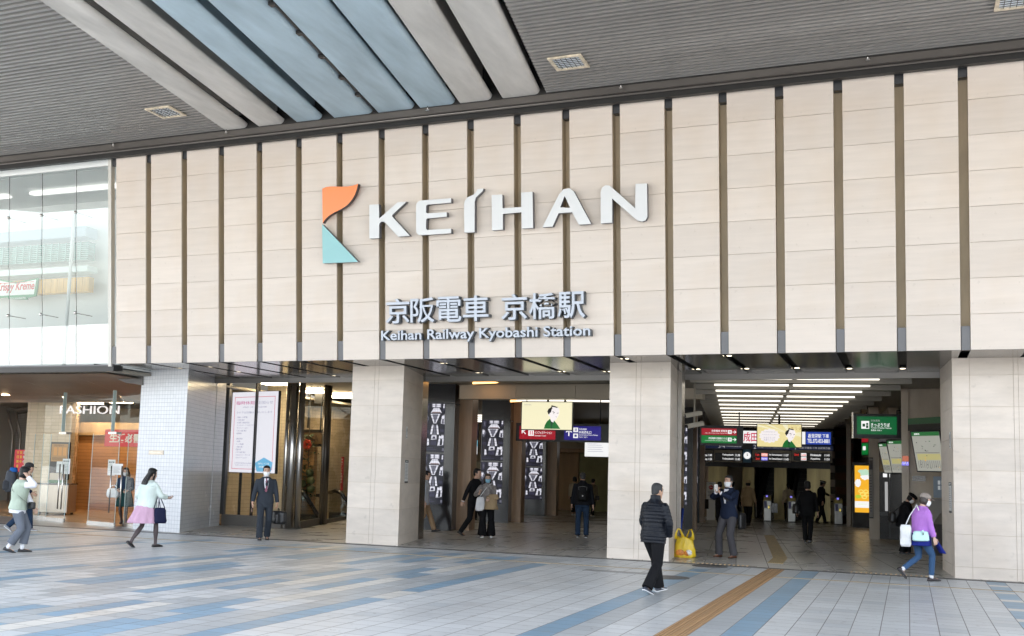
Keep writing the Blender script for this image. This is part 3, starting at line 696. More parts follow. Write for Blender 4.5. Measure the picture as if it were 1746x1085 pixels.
def illustrated_man(mb, cx, cz, s, l, bg=True):
    """plain drawn man with a topknot in a green robe: skin, hair, robe and a few strokes (material slots: 1 skin 2 black 3 green 4 dark green)"""
    def P(pts, m, k): mb.prism([(cx+s*px, cz+s*pz) for px, pz in pts], -.003*(l+k), -.003*(l+k)+.0028, m)
    P([(-.62, -1.0), (.72, -1.0), (.45, -.62), (.22, -.36), (.1, -.28), (-.16, -.22), (-.38, -.42), (-.54, -.70)], 3, 0)
    P([(-.12, -.24), (.14, -.52), (.03, -.86), (.10, -1.0), (-.02, -1.0), (-.06, -.8)], 4, 1)
    P([(-.10, -.25), (-.02, -.42), (.16, -.5), (.18, -.2), (0, 0)], 1, 2)
    P([(-.22, .38), (-.20, .10), (-.10, -.12), (.10, -.34), (.24, -.36), (.38, -.24), (.52, .02), (.60, .22), (.62, .42), (.58, .60), (.44, .72), (.22, .78), (0, .70), (-.16, .58)], 1, 3)
    P([(-.36, .36), (-.26, .14), (-.20, .10), (-.16, .26), (-.06, .30), (0, .56), (.06, .62), (.02, .72), (-.12, .68), (-.28, .56)], 2, 4)
    P([(-.06, .70), (-.02, .88), (.48, .74), (.44, .66), (.10, .74)], 2, 5)
    P([(.08, .40), (.26, .30), (.24, .26), (.06, .34)], 2, 5); P([(.42, .26), (.56, .28), (.56, .24), (.42, .22)], 2, 5)
    P([(.12, .22), (.22, .21), (.22, .18), (.12, .19)], 2, 5); P([(.34, -.02), (.44, -.06), (.43, -.08), (.33, -.04)], 2, 5)
    P([(-.28, .16), (-.18, .14), (-.16, .0), (-.24, .02)], 1, 5)
# hanging television of the middle hall
def television(label, u0, v0, u1, v1, Y, paint, pole_u, pole_v):
    t, w, h = board('television', label, 'television', u0, v0, u1, v1, Y, rz=RZ*.6, case=M['sign_case'], margin=.025, depth=.09)
    mb = MB(); mats = paint(mb, w, h); mb.build('screen', mats, t)
    c = t.location; mb = MB(); mb.tube([(0, .12, h/2-.1), (0, .12, 4.1-c.z)], .035, 8); mb.box(-.2, .2, .085, .15, -.1, .1)
    mb.build('hanger', M['sign_case'], t)
def paint1(mb, w, h):
    R_(mb, -w/2, w/2, -h/2, h/2, 1, 0)
    illustrated_man(mb, .10*w, -.04*h+.02, h*.46, 2)
    put_writing(mb, 'KEIHAN', -w*.38, h*.40, -.004, h=h*.05, m=5)
    return [PALE, SKIN, LBLACK, LGREEN, DGREEN, LGREY]
television('hanging television showing a drawn man in green on plain cream', 889.5, 686, 975, 732.5, 27.5, paint1, 934, 676)
def paint2(mb, w, h):
    R_(mb, -w/2, w/2, -h/2, h/2, 1, 0)
    for k in range(9):                         # pale rays behind the figure
        a = -.5+k*.42
        mb.prism([(.22*w, .1*h)]+[(max(-w/2, min(w/2, .22*w+w*cos(a+d))), max(-h/2, min(h/2, .1*h+w*sin(a+d)))) for d in (0, .12)], -.0062, -.0034, 6)
    cl = []
    for k in range(28):
        a = 2*pi*k/28; rr = 1 if k % 2 else .86
        cl.append((-.22*w+.245*w*rr*cos(a), -.02*h+.33*h*rr*sin(a)))
    mb.prism(cl, -.0095, -.0068, 7)
    illustrated_man(mb, .22*w, -.06*h, h*.46, 4)
    for i, (s_, z_) in enumerate((("It's important to", .16), ('look out for each other', .04), ('みまもる心が', -.10), ('大事でござる', -.20))):
        put_writing(mb, s_, -.22*w, z_*h, -.010, w=w*(.27 if i != 1 else .34), m=8)
    put_writing(mb, 'キリッ', .38*w, .33*h, -.010, h=h*.14, m=9)
    return [CREAM, SKIN, LBLACK, LGREEN, DGREEN, LGREY, PALE, SKIN, GREYT, em('lit_brown', (.35, .16, .03), .8)]
television('hanging television showing a speech bubble and a drawn man', 1291, 724, 1366, 762, 36, paint2, 1328, 690)
# red and blue direction sign
t, w, h = board('direction_sign', 'long hanging sign with a red panel and a blue panel under the cream television', 'direction sign', 880, 723.5, 1038, 752.5, 31.5, case=M['sign_case'])
mb = MB(); a = -w/2; f = lambda px: -w/2+w*(px-880)/158
R_(mb, f(885), f(947), -h*.42, h*.36, 1, 0); arrow(mb, f(892.5), 0, h*.33, radians(135), 2, 1); R_(mb, f(900.5), f(910), -h*.22, h*.16, 2, 1)
mb.prism([(f(903), -h*.16), (f(904.5), -h*.16), (f(904.5), h*.08), (f(903), h*.08)], -.0095, -.0067, 2); mb.prism([(f(906.5), -h*.16), (f(908), -h*.16), (f(908), h*.08), (f(906.5), h*.08)], -.0095, -.0067, 2)
put_writing(mb, 'けいはん', f(911.5), h*.17, -.004, h=h*.10, m=1, align='L'); put_writing(mb, 'インフォステーション', f(911.5), -h*.02, -.004, w=f(941)-f(911.5), h=h*.16, m=1, align='L', bold=.012)
put_writing(mb, 'Information / Tourist', f(911.5), -h*.2, -.004, w=f(931)-f(911.5), h=h*.09, m=1, align='L')
mb.build('red_panel', [RED, WHITE, PRED], t)
mb = MB(); R_(mb, f(962), f(1024), -h*.42, h*.40, 1, 0); arrow(mb, f(970), h*.02, h*.42, radians(90), 2, 1)
for z_ in (h*.18, -h*.17): R_(mb, f(977.5), f(985.5), z_-h*.13, z_+h*.13, 2, 1)
R_(mb, f(979.5), f(983.5), -h*.23, -h*.10, 3, 0); R_(mb, f(980), f(981.2), h*.10, h*.26, 3, 0); R_(mb, f(982), f(983.2), h*.10, h*.26, 3, 0)
put_writing(mb, '京阪電車', f(987), h*.22, -.004, h=h*.11, m=1, align='L'); put_writing(mb, '中央改札口', f(987), h*.04, -.004, w=f(1008)-f(987), h=h*.17, m=1, align='L', bold=.012)
put_writing(mb, 'Central Gate of Keihan Railway', f(987), -h*.12, -.004, w=f(1019)-f(987), h=h*.10, m=1, align='L'); put_writing(mb, '中央口 개찰구', f(987), -h*.24, -.004, h=h*.08, m=1, align='L')
mb.build('blue_panel', [NAVY, WHITE], t)
for s_ in (-1, 1): MB().tube([(s_*w*.4, .08, h/2), (s_*w*.4, .08, 1.3)], .02, 6).build('hanger', M['sign_case'], t)
# red over green direction sign of the right hall
t, w, h = board('direction_sign', 'black hanging sign with a red strip over a green strip and white arrows', 'direction sign', 1194, 727, 1266, 759, 33, case=M['sign_case'])
f = lambda px: -w/2+w*(px-1194)/72
for nm, m_, z0, z1, s1, s2 in (('red_panel', RED, .02, .38, '京阪電車 駅務室', 'Station office of Keihan Railway / Business Office'), ('green_panel', GREEN, -.40, .0, '京阪電車 定期券うりば', 'Commuter Pass of Keihan Railway')):
    mb = MB(); R_(mb, f(1196), f(1256), h*z0, h*z1, 1, 0); zc = h*(z0+z1)/2
    arrow(mb, f(1252), zc, h*.2, 0, 2, 1); R_(mb, f(1241), f(1247.5), zc-h*.10, zc+h*.10, 2, 1); R_(mb, f(1243), f(1244), zc-h*.05, zc+h*.06, 3, 0); R_(mb, f(1245), f(1246), zc-h*.05, zc+h*.06, 3, 0)
    x_ = f(1213 if z0 > 0 else 1208)
    put_writing(mb, s1, x_, zc+h*.05, -.004, w=f(1240)-x_, h=h*.12, m=1, align='L', bold=.01); put_writing(mb, s2, f(1202), zc-h*.08, -.004, w=f(1240)-f(1202), h=h*.055, m=1, align='L')
    mb.build(nm, [m_, WHITE], t)
for s_ in (-1, 1): MB().tube([(s_*w*.42, .08, h/2), (s_*w*.42, .08, .75)], .018, 6).build('hanger', M['sign_case'], t)
# white and blue advertising light box
t, w, h = board('advertising_sign', 'wide light box with red characters on white and a blue right end', 'advertising sign', 1256, 735, 1418, 758, 44.5, case=M['sign_case'])
f = lambda px: -w/2+w*(px-1256)/162
mb = MB(); R_(mb, f(1258), f(1373), -h*.46, h*.46, 1, 0); put_writing(mb, '成田', f(1267), 0, -.004, w=f(1291)-f(1267), h=h*.72, m=1, align='L', bold=.02); mb.build('white_panel', [WHITE, PRED], t)
mb = MB(); R_(mb, f(1374), f(1416), -h*.46, h*.46, 1, 0); put_writing(mb, '香里園駅 下車', f(1395), h*.17, -.004, w=f(1412)-f(1377), h=h*.30, m=1, bold=.012); put_writing(mb, 'TEL.072-833-8881', f(1395), -h*.2, -.004, w=f(1413)-f(1376), h=h*.30, m=1, bold=.02); mb.build('blue_panel', [BLUE, WHITE], t)
# platform number band, departure boards, clock
M['panel_grey'] = mat('board_surround', (.36, .33, .28), .5)
t, w, h = board('platform_sign', 'dark blue band with white platform numbers above the departure boards', 'platform sign', 1196, 758, 1420, 767, 43.6, case=M['sign_case'], margin=.0)
f = lambda px: -w/2+w*(px-1196)/224
mb = MB(); R_(mb, f(1197), f(1264), -h*.45, h*.45, 1, 0); R_(mb, f(1283), f(1418), -h*.45, h*.45, 1, 0)
put_writing(mb, '3·4', f(1230), 0, -.004, h=h*.75, m=1); put_writing(mb, '京阪本線 淀屋橋方面', f(1238), 0, -.004, h=h*.28, m=1, align='L'); put_writing(mb, '2', f(1287), 0, -.004, h=h*.75, m=1); put_writing(mb, '1', f(1356), 0, -.004, h=h*.75, m=1)
put_writing(mb, '京都 三条 出町柳方面', f(1292), 0, -.004, w=f(1345)-f(1292), h=h*.4, m=1, align='L'); put_writing(mb, '京都 中書島 三条 出町柳方面', f(1362), 0, -.004, w=f(1414)-f(1362), h=h*.4, m=1, align='L')
mb.build('lettering', [em('lit_band', (.01, .016, .05), .6), LGREY], t)
def departures(label, u0, u1, rows, v0=768, v1=788):
    t, w, h = board('departure_board', label, 'departure board', u0, v0, u1, v1, 43.4, case=M['panel_grey'], group='departure boards above the ticket gates', margin=.0)
    mb = MB(); R_(mb, -w*.455, w*.455, -h*.40, h*.26, 1, 0)
    for i, (cells) in enumerate(rows):
        z_ = h*(.10-.34*i)
        for s_, x0, x1, m_, bgm in cells:
            if bgm is not None: R_(mb, w*x0-w*.012, w*x1+w*.012, z_-h*.14, z_+h*.14, 2, bgm)
            put_writing(mb, s_, w*x0, z_, -.008, w=w*(x1-x0), h=h*.19, m=m_, align='L', bold=.018)
    mb.build('display', [LBLACK, WHITE, LRED, LPINK, LVIOLET], t)
departures('cut off departure board at the left end of the row', 1186, 1216, [[('ima 11:40', .02, .43, 1, None)], [('ima 11:50', .02, .43, 1, None)]])
departures('departure board listing two trains to Yodoyabashi', 1217, 1265, [[('Yodoyabashi', -.2, .2, 1, None), ('11:38', .26, .43, 1, None)], [('Yodoyabashi', -.2, .2, 1, None), ('11:43', .26, .43, 1, None)]])
departures('departure board with a salmon and a violet train type box', 1283, 1349, [[('1st', -.42, -.32, 2, None), ('Ltd.Exp', -.26, -.12, 1, 3), ('for Demachiyanagi', -.07, .27, 1, None), ('11:37', .31, .43, 1, None)], [('2nd', -.42, -.32, 2, None), ('Express', -.26, -.12, 1, 4), ('for Demachiyanagi', -.07, .27, 1, None), ('11:45', .31, .43, 1, None)]])
departures('departure board listing Hirakatashi and Kayashima at the right end', 1350, 1419, [[('2nd', -.44, -.33, 2, None), ('Local', -.26, -.15, 2, 1), ('Hirakatashi', -.04, .22, 1, None), ('11:41', .31, .43, 1, None)], [('Local', -.26, -.15, 2, 1), ('Kayashima', -.03, .2, 1, None), ('11:51', .31, .43, 1, None)]])
t, w, h = board('wall_clock', 'round lit clock between the departure boards', 'clock', 1267, 765, 1281, 789, 43.5, case=mat('clock_panel', (.04, .12, .19), .5), margin=0, casename='backing')
mb = MB(); r_ = w*.43; mb.disc_y(0, 0, -.05, .003, r_, m=0); mb.box(-.012, .012, -.056, -.051, -.01, r_*.6, 1); mb.box(-.01, r_*.2, -.0565, -.0512, -.012, .012, 1)
mb.build('dial', [WHITE, LBLACK], t)
# green ticket sign on the right wall
t, w, h = board('ticket_sign', 'green hanging sign for tickets with a white pictogram', 'ticket sign', 1456, 707.5, 1541, 746.5, 28.5, case=M['sign_case'], depth=.25)
f = lambda px: -w/2+w*(px-1456)/85
mb = MB(); R_(mb, f(1461), f(1529), -h*.36, h*.42, 1, 0); R_(mb, f(1468.5), f(1482), -h*.12, h*.22, 2, 1)
R_(mb, f(1470.5), f(1475), -h*.03, h*.10, 3, 3); mb.disc_y(f(1478.5), h*.09, -.0095, -.0067, h*.05, m=3); R_(mb, f(1476.5), f(1480.5), -h*.09, h*.03, 3, 3)
put_writing(mb, '京阪電車', f(1485), h*.24, -.004, h=h*.09, m=2, align='L'); put_writing(mb, 'きっぷうりば', f(1485), h*.06, -.004, w=f(1517)-f(1485), h=h*.16, m=1, align='L', bold=.012)
put_writing(mb, 'Tickets of Keihan Railway', f(1485), -h*.08, -.004, w=f(1520)-f(1485), h=h*.08, m=1, align='L'); put_writing(mb, '售票处 매표소', f(1485), -h*.18, -.004, h=h*.07, m=1, align='L')
mb.build('green_panel', [em('lit_sign_green', (.0, .115, .03), .85), WHITE, LGREY, DGREEN], t)
MB().box(-w/2-.03, -w/2-.021, -.05, .26, -h/2-.02, h/2+.06).build('end_plate', M['steel'], t)
mb = MB(); mb.tube([(w*.38, .12, h/2), (w*.38, .12, h/2+.12), (w*.5, .12, h/2+.14), (w*.5, .6, h/2+.14)], .02, 6); mb.build('bracket', M['dark_metal'], t)
# ================================================================ right hall: wall, machines, gates, escalators
def column(name, u0, u1, Y, z1, m, d=.5, label=None):
    a, b = at(u0, 800, Y), at(u1, 800, Y)
    MB().box(a.x, b.x, Y, Y+d, 0, z1).build(name, m, ST)
column('hall_column', 1537.5, 1550, 27.2, 3.97, M['hall_stone'], .35)
column('hall_column', 1481.5, 1499, 33.6, 3.97, M['hall_stone'], .5)
column('hall_column', 1443, 1450.5, 43.2, 3.97, M['hall_stone'], .5)
# striped brown wall by the gates
p0, p1 = at(1421, 800, 47.0), at(1443, 800, 45.5)
mb = MB()
for i in range(13):
    mb.wall((p0.x, p0.y), (p1.x, p1.y), i*.3, i*.3+.297, .3, i % 2)
    mb.wall((p0.x-.12, p0.y-.1), (p0.x+.55, p0.y-.42), i*.3, i*.3+.297, .08, 2 if i % 2 else 1)
mb.build('striped_wall', [mat('brown_panel', (.10, .035, .022), .35), mat('dark_panel', (.03, .028, .028), .35), mat('pale_panel', (.3, .26, .22), .5)], ST)
# orange light box on a black stand
t, w, h = board('advertising_stand', 'black standing light box with an orange map poster by the right wall', 'advertising stand', 1454, 788, 1484, 902, 42.0, rz=RZ, depth=.25, case=M['sign_black'], margin=0)
f = lambda px: -w/2+w*(px-1454)/30
g_ = lambda py: h/2-h*(py-788)/114
mb = MB(); R_(mb, f(1457.5), f(1482.5), g_(874), g_(794), 1, 0); R_(mb, f(1457.5), f(1482.5), g_(866), g_(855), 2, 1)
def blob(cx, cz, rx, rz_, l, m, n=18, j=.16, sd=3):
    R = random.Random(sd); mb.prism([(cx+rx*(1+R.uniform(-j, j))*cos(2*pi*k/n), cz+rz_*(1+R.uniform(-j, j))*sin(2*pi*k/n)) for k in range(n)], -.003*l, -.003*l+.0028, m)
blob(f(1463), g_(824), .11, .16, 2, 1, sd=1); blob(f(1474), g_(806), .2, .14, 2, 4, j=.3, sd=2); blob(f(1476), g_(814), .16, .1, 3, 1, j=.3, sd=4); blob(f(1463), g_(847), .11, .07, 2, 3, sd=5)
for i in range(5): blob(f(1468+i*2.8), g_(838+5*((i*7) % 3)), .1, .07, 2, 2, sd=9+i); blob(f(1468+i*2.8), g_(838+5*((i*7) % 3)), .06, .035, 3, 0, sd=9+i)
put_writing(mb, 'よりみちマップ', f(1470), g_(860), -.0105, w=w*.5, h=.05, m=3)
mb.build('poster', [LORANGE, WHITE, LYEL, em('lit_lime', (.5, .65, .05), .9), em('lit_mint', (.55, .8, .6), .9)], t)
# fare maps, leaning out over the machines
def fare_map(label, u0, v0, u1, v1, Y, rz):
    t, w, h = board('fare_map', label, 'fare map', u0, v0, u1, v1, Y, rz=rz, depth=.16, case=M['sign_case'], group='fare maps above the ticket machines', margin=.03, lean=radians(14))
    R = random.Random(int(u0)); mb = MB(); R_(mb, -w/2, w/2, -h/2, h/2, 1, 0); R_(mb, -w/2, w/2, h*.40, h/2, 2, 1); R_(mb, -w*.46, w*.4, -h*.04, -h*.028, 2, 3); R_(mb, -w*.42, w*.42, -h*.22, -h*.06, 2, 2)
    for i in range(26):
        x, z = R.uniform(-.44, .4)*w, R.uniform(-.44, .3)*h; R_(mb, x, x+w*R.uniform(.01, .05), z, z+h*R.uniform(.008, .03), 3, R.choice((3, 3, 3, 1, 4)))
    for i in range(12): x = (-.42+i*.07)*w; R_(mb, x, x+.006, -h*.42, -h*.24, 3, 3)
    put_writing(mb, '運賃表', -w*.40, h*.45, -.007, h=h*.05, m=5, align='L')
    mb.build('map_panel', [em('lit_map', (.50, .50, .44), .62), em('lit_map_green', (.03, .17, .05), .7), em('lit_map_yellow', (.60, .55, .25), .65), em('lit_map_ink', (.12, .12, .11), .5), LORANGE, WHITE], t)
fare_map('nearest lit fare map with a green header above the ticket machines', 1559, 737, 1606, 803, 25.3, radians(-38))
fare_map('second lit fare map, partly behind the stone column with the purple reflection', 1517, 752, 1546, 806, 30.0, radians(-38))
fare_map('narrow grey fare map panel left of the second lit fare map', 1503, 757, 1516, 806, 31.2, radians(-50))
mb = MB(); a, b = at(1548, 735, 25.6), at(1606, 715, 24.6); mb.wall((a.x, a.y), (b.x+.2, b.y), 2.86, 3.0, .4, 0); mb.wall((a.x, a.y-.002), (b.x+.2, b.y-.002), 3.001, 3.14, .35, 1); mb.build('machine_canopy', [M['sign_case'], mat('canopy_green', (.03, .11, .06), .3)], ST)
# black machine cabinet
t, w, h = board('ticket_cabinet', 'tall black ticket cabinet with a lit white slot between stone columns', 'ticket cabinet', 1499.5, 806, 1538, 920, 31.5, rz=radians(-12), depth=.7, case=M['sign_black'], margin=0)
f = lambda px: -w/2+w*(px-1499.5)/38.5; g_ = lambda py: h/2-h*(py-806)/114
mb = MB(); R_(mb, f(1509), f(1514), g_(872), g_(822), 1, 0); R_(mb, f(1506), f(1513), g_(814), g_(807.5), 1, 1); R_(mb, f(1517), f(1518), g_(814), g_(806), 1, 1); mb.build('lit_slot', [LGREY, WHITE], t)
mb = MB(); R_(mb, f(1516.5), f(1517.5), g_(919), g_(808), 1, 0); R_(mb, f(1500), f(1516), g_(876), g_(874), 1, 0); mb.build('door_gap', mat('gap_dark_grey', (.05, .05, .05), .4), t)
mb = MB(); mb.box(f(1501), f(1515), -.10, -.001, g_(880), g_(875)); mb.build('tray', M['dark_metal'], t)
# ticket machine at the right pier
t, w, h = board('ticket_machine', 'grey ticket machine with sloping control deck beside the right stone pier', 'ticket machine', 1572, 812, 1606, 946, 24.6, rz=radians(-42), depth=.4, case=None)
f = lambda px: -w/2+w*(px-1572)/34; g_ = lambda py: h/2-h*(py-812)/134
grey = mat('machine_grey', (.11, .11, .115), .35, .3); 
MB().box(-w/2, w/2, -.25, .4, -h/2, g_(893)).build('base', grey, t, bevel=.01)
mb = MB(); mb.hexa([(-w/2, -.25, g_(893)+.002), (w/2, -.25, g_(893)+.002), (w/2, .4, g_(893)+.002), (-w/2, .4, g_(893)+.002)], [(-w/2, -.2, g_(886)), (w/2, -.2, g_(886)), (w/2, .3, g_(850)), (-w/2, .3, g_(850))]); mb.build('control_deck', mat('machine_deck', (.30, .29, .27), .3, .5), t)
MB().box(f(1578), w/2, .25, .42, g_(849), g_(812)).build('panel', mat('machine_panel', (.16, .19, .22), .3), t)
mb = MB()
for i in range(2):
    for j in range(3): R_(mb, f(1586+j*6), f(1590+j*6), g_(826+i*9), g_(819+i*9), -82, 0)
mb.build('keypad', M['white_paint'], t)
o, w, h = board('wall_notice', 'small black notice plate on the wall left of the ticket machine', 'notice', 1555, 811.5, 1578, 821, 25.6, rz=radians(-20), depth=.03, case=M['sign_black'], margin=0)
writing('lettering', 'お客さまへのお知らせ', em('lit_dim', (.3, .3, .3), .5), o, 0, 0, -.001, w=w*.8, h=h*.35)
o, w, h = board('reflection_panel', 'violet and orange reflection built as a small glowing panel on the stone column', 'lit sign', 1537.5, 777, 1549.5, 794, 27.1, rz=0, depth=.05, case=None)  # glowing colours imitate a reflection on the column, not a real sign
mb = MB(); R_(mb, -w*.4, w*.48, -.02, h*.45, 1, 1); R_(mb, -w*.5, -w*.02, -h*.5, -.03, 1, 0); R_(mb, w*.04, w*.5, -h*.5, -.03, 1, 0); put_writing(mb, '∪∪', 0, -h*.24, -.0035, w=w*.7, h=h*.25, m=2)
mb.build('lit_face', [LVIOLET, em('lit_coral', (.6, .16, .08), .7), WHITE], o)
o, w, h = board('hanging_sign', 'small green and red hanging sign under the green ticket sign', 'hanging sign', 1469, 744, 1481, 778, 36, rz=radians(-55), depth=.12, case=M['sign_case'])
mb = MB(); R_(mb, -w*.45, w*.45, -h*.42, h*.15, 1, 0); R_(mb, -w*.45, w*.45, h*.2, h*.45, 1, 1); R_(mb, -w*.3, w*.1, -h*.2, 0, 2, 2); mb.build('lit_face', [GREEN, RED, WHITE], o)
MB().tube([(0, .06, h/2), (0, .06, 3.97-o.location.z)], .02, 6).build('hanger', M['sign_case'], o)
o, w, h = board('framed_notice', 'tall narrow framed notice on the stone column by the orange poster', 'notice', 1481.5, 780, 1489, 884, 33.5, rz=0, depth=.05, case=M['dark_metal'], margin=0)
mb = MB(); R_(mb, -w*.42, w*.42, -h*.48, h*.48, 1, 0); R_(mb, -w*.36, w*.36, h*.30, h*.45, 2, 1)
for i in range(14): R_(mb, -w*.34, w*(.1+.02*(i % 5)), h*.2-i*h*.045, h*.2-i*h*.045+.02, 2, 1)
mb.build('sheet', [mat('notice_grey', (.22, .2, .18), .5), mat('notice_ink', (.06, .05, .05), .6)], o)
# ticket gates
def gate(label, u, v, group, rz=RZ, wd=.30):
    p = gr(u, v); t = thing('ticket_gate', label, 'ticket gate', (p.x, p.y, .006), rz, group)
    mb = MB(); mb.box(-wd/2, wd/2, 0, 1.5, 0, .86, 0); mb.box(-wd/2-.01, wd/2+.01, -.01, 1.51, .0, .06, 1); mb.build('body', [mat('gate_steel', (.34, .34, .33), .3, .7), M['sign_black']], t, bevel=.02)
    mb = MB(); mb.hexa([(-wd/2, .0, .862), (wd/2, .0, .862), (wd/2, .5, .862), (-wd/2, .5, .862)], [(-wd/2, .06, 1.0), (wd/2, .06, 1.0), (wd/2, .45, 1.06), (-wd/2, .45, 1.06)]); mb.build('reader', mat('gate_yellow', (.42, .36, .13), .4), t)
    mb = MB(); mb.box(-wd/2+.02, -.02, -.004, -.001, .55, .83, 3); mb.box(0.0, wd/2-.04, -.004, -.001, .52, .66, 2); mb.box(.02, wd/2-.06, -.006, -.0041, .58, .60, 1); mb.box(wd/4-.03, wd/4-.01, -.0065, -.0042, .53, .65, 1)
    mb.build('lamp', [LVIOLET, LYEL, M['sign_black'], mat('gate_blue_panel', (.06, .06, .22), .4)], t)
    MB().box(-.06, .02, .055, .075, 1.0, 1.07).build('signal', LVIOLET, t)
    MB().box(wd/2, wd/2+.28, .7, .73, .35, .75).build('flap', M['sign_black'], t, bevel=.01)
gate('left ticket gate before the dark middle escalator', 1308.5, 890, 'ticket gates of the right hall')
gate('middle ticket gate by the person in a beige jacket', 1350, 891.5, 'ticket gates of the right hall')
gate('right ticket gate beside the uniformed man', 1430, 896, 'ticket gates of the right hall')
gate('ticket gate of the middle hall left of the backpack man', 964, 866, 'ticket gates of the middle hall', wd=.5)
gate('ticket gate of the middle hall close to the middle stone pier', 1030, 868, 'ticket gates of the middle hall', wd=.5)
# barrier and notice left of the gates
p = gr(1212, 887); t = thing('notice_stand', 'white notice stand with a red round mark left of the gates', 'notice stand', (p.x, p.y, .006), RZ)
MB().box(-.17, .17, 0, .06, 0, .82).build('base', M['white_paint'], t); MB().box(-.19, .19, -.01, .04, .83, 1.55).build('panel', M['white_paint'], t)
mb = MB(); mb.disc_y(0, 1.33, -.014, -.011, .09, m=0); mb.box(-.06, .06, -.017, -.0141, 1.32, 1.345, 1)
for i in range(4): mb.box(-.13, .12, -.014, -.011, 1.16-i*.06, 1.175-i*.06, 2)
put_writing(mb, 'お願い', 0, 1.49, -.011, h=.05, m=2)
mb.build('lettering', [mat('red_mark', (.5, .02, .03), .5), M['white_paint'], mat('ink', (.05, .05, .06), .6)], t)
p = gr(1197, 887); q = gr(1232, 887)
tag(MB().wall((p.x, p.y+.25), (q.x+.6, q.y+.25), .45, .85, .05).build('gate_barrier', M['sign_black']), 'low black barrier panel beside the white notice stand', 'barrier')
# end of the right hall: gold walls between three dark escalator shafts
YE = 47.5
def endwall(u0, u1, z0, z1, m, name='end_wall'):
    a, b = at(u0, 800, YE), at(u1, 800, YE); MB().box(a.x, b.x, YE, YE+.4, z0, z1).build(name, m, ST)
for u0, u1, m in ((1150, 1208, M['hall_wood']), (1208, 1240, M['gold_wall']), (1266, 1286, M['gold_wall']), (1320, 1341, M['gold_wall']), (1376, 1425, M['gold_wall'])): endwall(u0, u1, 0, 2.25, m)
endwall(1140, 1425, 2.252, 3.97, M['sign_case'], 'end_header')
for i, (u0, u1) in enumerate(((1240, 1266), (1286, 1320), (1341, 1376))):
    a, b = at(u0, 800, YE), at(u1, 800, YE); xm = (a.x+b.x)/2; w = b.x-a.x
    t = thing('escalator', ['left dark escalator rising behind the gates', 'middle dark escalator rising behind the ticket gate', 'right dark escalator rising behind the person in beige'][i], 'escalator', (xm, YE, 0), 0, 'escalators of the right hall')
    mb = MB()
    for s_ in range(16):
        mb.box(-w*.32, w*.32, .4+s_*.38, .8+s_*.38, 0, .05+s_*.2, 0); mb.box(-w*.32, w*.32, .395+s_*.38, .399+s_*.38, .02+s_*.2, .045+s_*.2, 1)
    mb.build('steps', [mat('escalator_step', (.02, .02, .02), .5), mat('step_edge', (.07, .07, .065), .4, .6)], t)
    for s_ in (-1, 1):
        mb = MB(); x = s_*w*.41
        mb.hexa([(x-.03, .1, 0), (x+.03, .1, 0), (x+.03, 6.5, 2.9), (x-.03, 6.5, 2.9)], [(x-.03, .1, .9), (x+.03, .1, .9), (x+.03, 6.5, 3.9), (x-.03, 6.5, 3.9)], 0)
        mb.tube([(x, 6.5, 3.95), (x, .8, 1.2), (x, .2, .98), (x, -.05, .8), (x, .1, .6)], .05, 8, 1)
        mb.build('balustrade', [mat('escalator_side', (.05, .045, .03), .3, .5), M['sign_black']], t)
MB().box(-10, 2, YE+7, YE+7.3, 0, 4).build('shaft_back', M['black'], ST)
# surveillance cameras on a pole
p = at(1184, 690, 25.0)
t = thing('surveillance_camera', 'upper beige surveillance camera on the ceiling pole by the middle pier', 'camera', at(1183, 707, 25.0), radians(-68), 'surveillance cameras'); t2 = thing('surveillance_camera', 'lower beige surveillance camera on the ceiling pole by the middle pier', 'camera', at(1186, 725, 25.0), radians(-62), 'surveillance cameras')
cam_m = mat('camera_beige', (.42, .38, .31), .45)
for q in (t, t2):
    MB().box(-.05, .05, -.2, .2, -.05, .05).build('housing', cam_m, q, bevel=.012, rot=(radians(12), 0, 0)); mb = MB(); mb.prism([(.035*cos(2*pi*k/12), .035*sin(2*pi*k/12)) for k in range(12)], -.225, -.2, 0); mb.build('lens', M['sign_black'], q, rot=(radians(12), 0, 0)); MB().box(-.06, .06, -.23, .16, .052, .062).build('hood', cam_m, q, rot=(radians(12), 0, 0))
mb = MB(); mb.tube([(p.x, p.y+.02, 3.97), (p.x, p.y+.02, 2.86)], .022, 8); tag(mb.build('camera_pole', cam_m), 'thin beige ceiling pole holding the two surveillance cameras', 'pole')
# ================================================================ middle hall: back wall things
MB().box(-24, -7.0, 49, 49.2, 0, 4.12).build('end_wall', M['cream_wall'], ST)
a, b = at(944, 800, 48.4), at(986, 800, 48.4)
MB().box(a.x, b.x, 48.4, 48.9, 0, 2.75).build('wood_panel', mat('back_wood', (.42, .27, .14), .4, noise_s=1.2, var=.12, stretch=(3, 1, .4)), ST)
a, b = at(988, 800, 48.2), at(1045, 800, 48.2)
MB().box(a.x, b.x, 48.2, 48.5, 0, 2.75).build('green_wall', mat('olive_wall', (.28, .28, .12), .4, noise_s=.7, var=.25), ST)
MB().box(at(940, 800, 47.9).x, at(1050, 800, 47.9).x, 47.9, 48.8, 2.76, 2.95).build('lintel', M['hall_wood'], ST)
def simple_sign(label, u0, v0, u1, v1, Y, mats, paint, rz=RZ, cat='sign', name='wall_sign', case=None):
    t, w, h = board(name, label, cat, u0, v0, u1, v1, Y, rz=rz, depth=.08, case=case or M['sign_case'], margin=.015)
    mb = MB(); paint(mb, w, h); mb.build('face', mats, t); return t
def pt(mb, w, h):
    R_(mb, -w/2, w/2, -h/2, h/2, 1, 0); R_(mb, w*.38, w*.46, -h*.2, h*.1, 2, 1)
    for i in range(4): R_(mb, -w*.4, w*(.1+.05*(i % 2)), h*(.3-.15*i), h*(.33-.15*i), 2, 2)
    put_writing(mb, '営業時間のお知らせ', -w*.42, h*.42, -.004, h=h*.08, m=2, align='L')
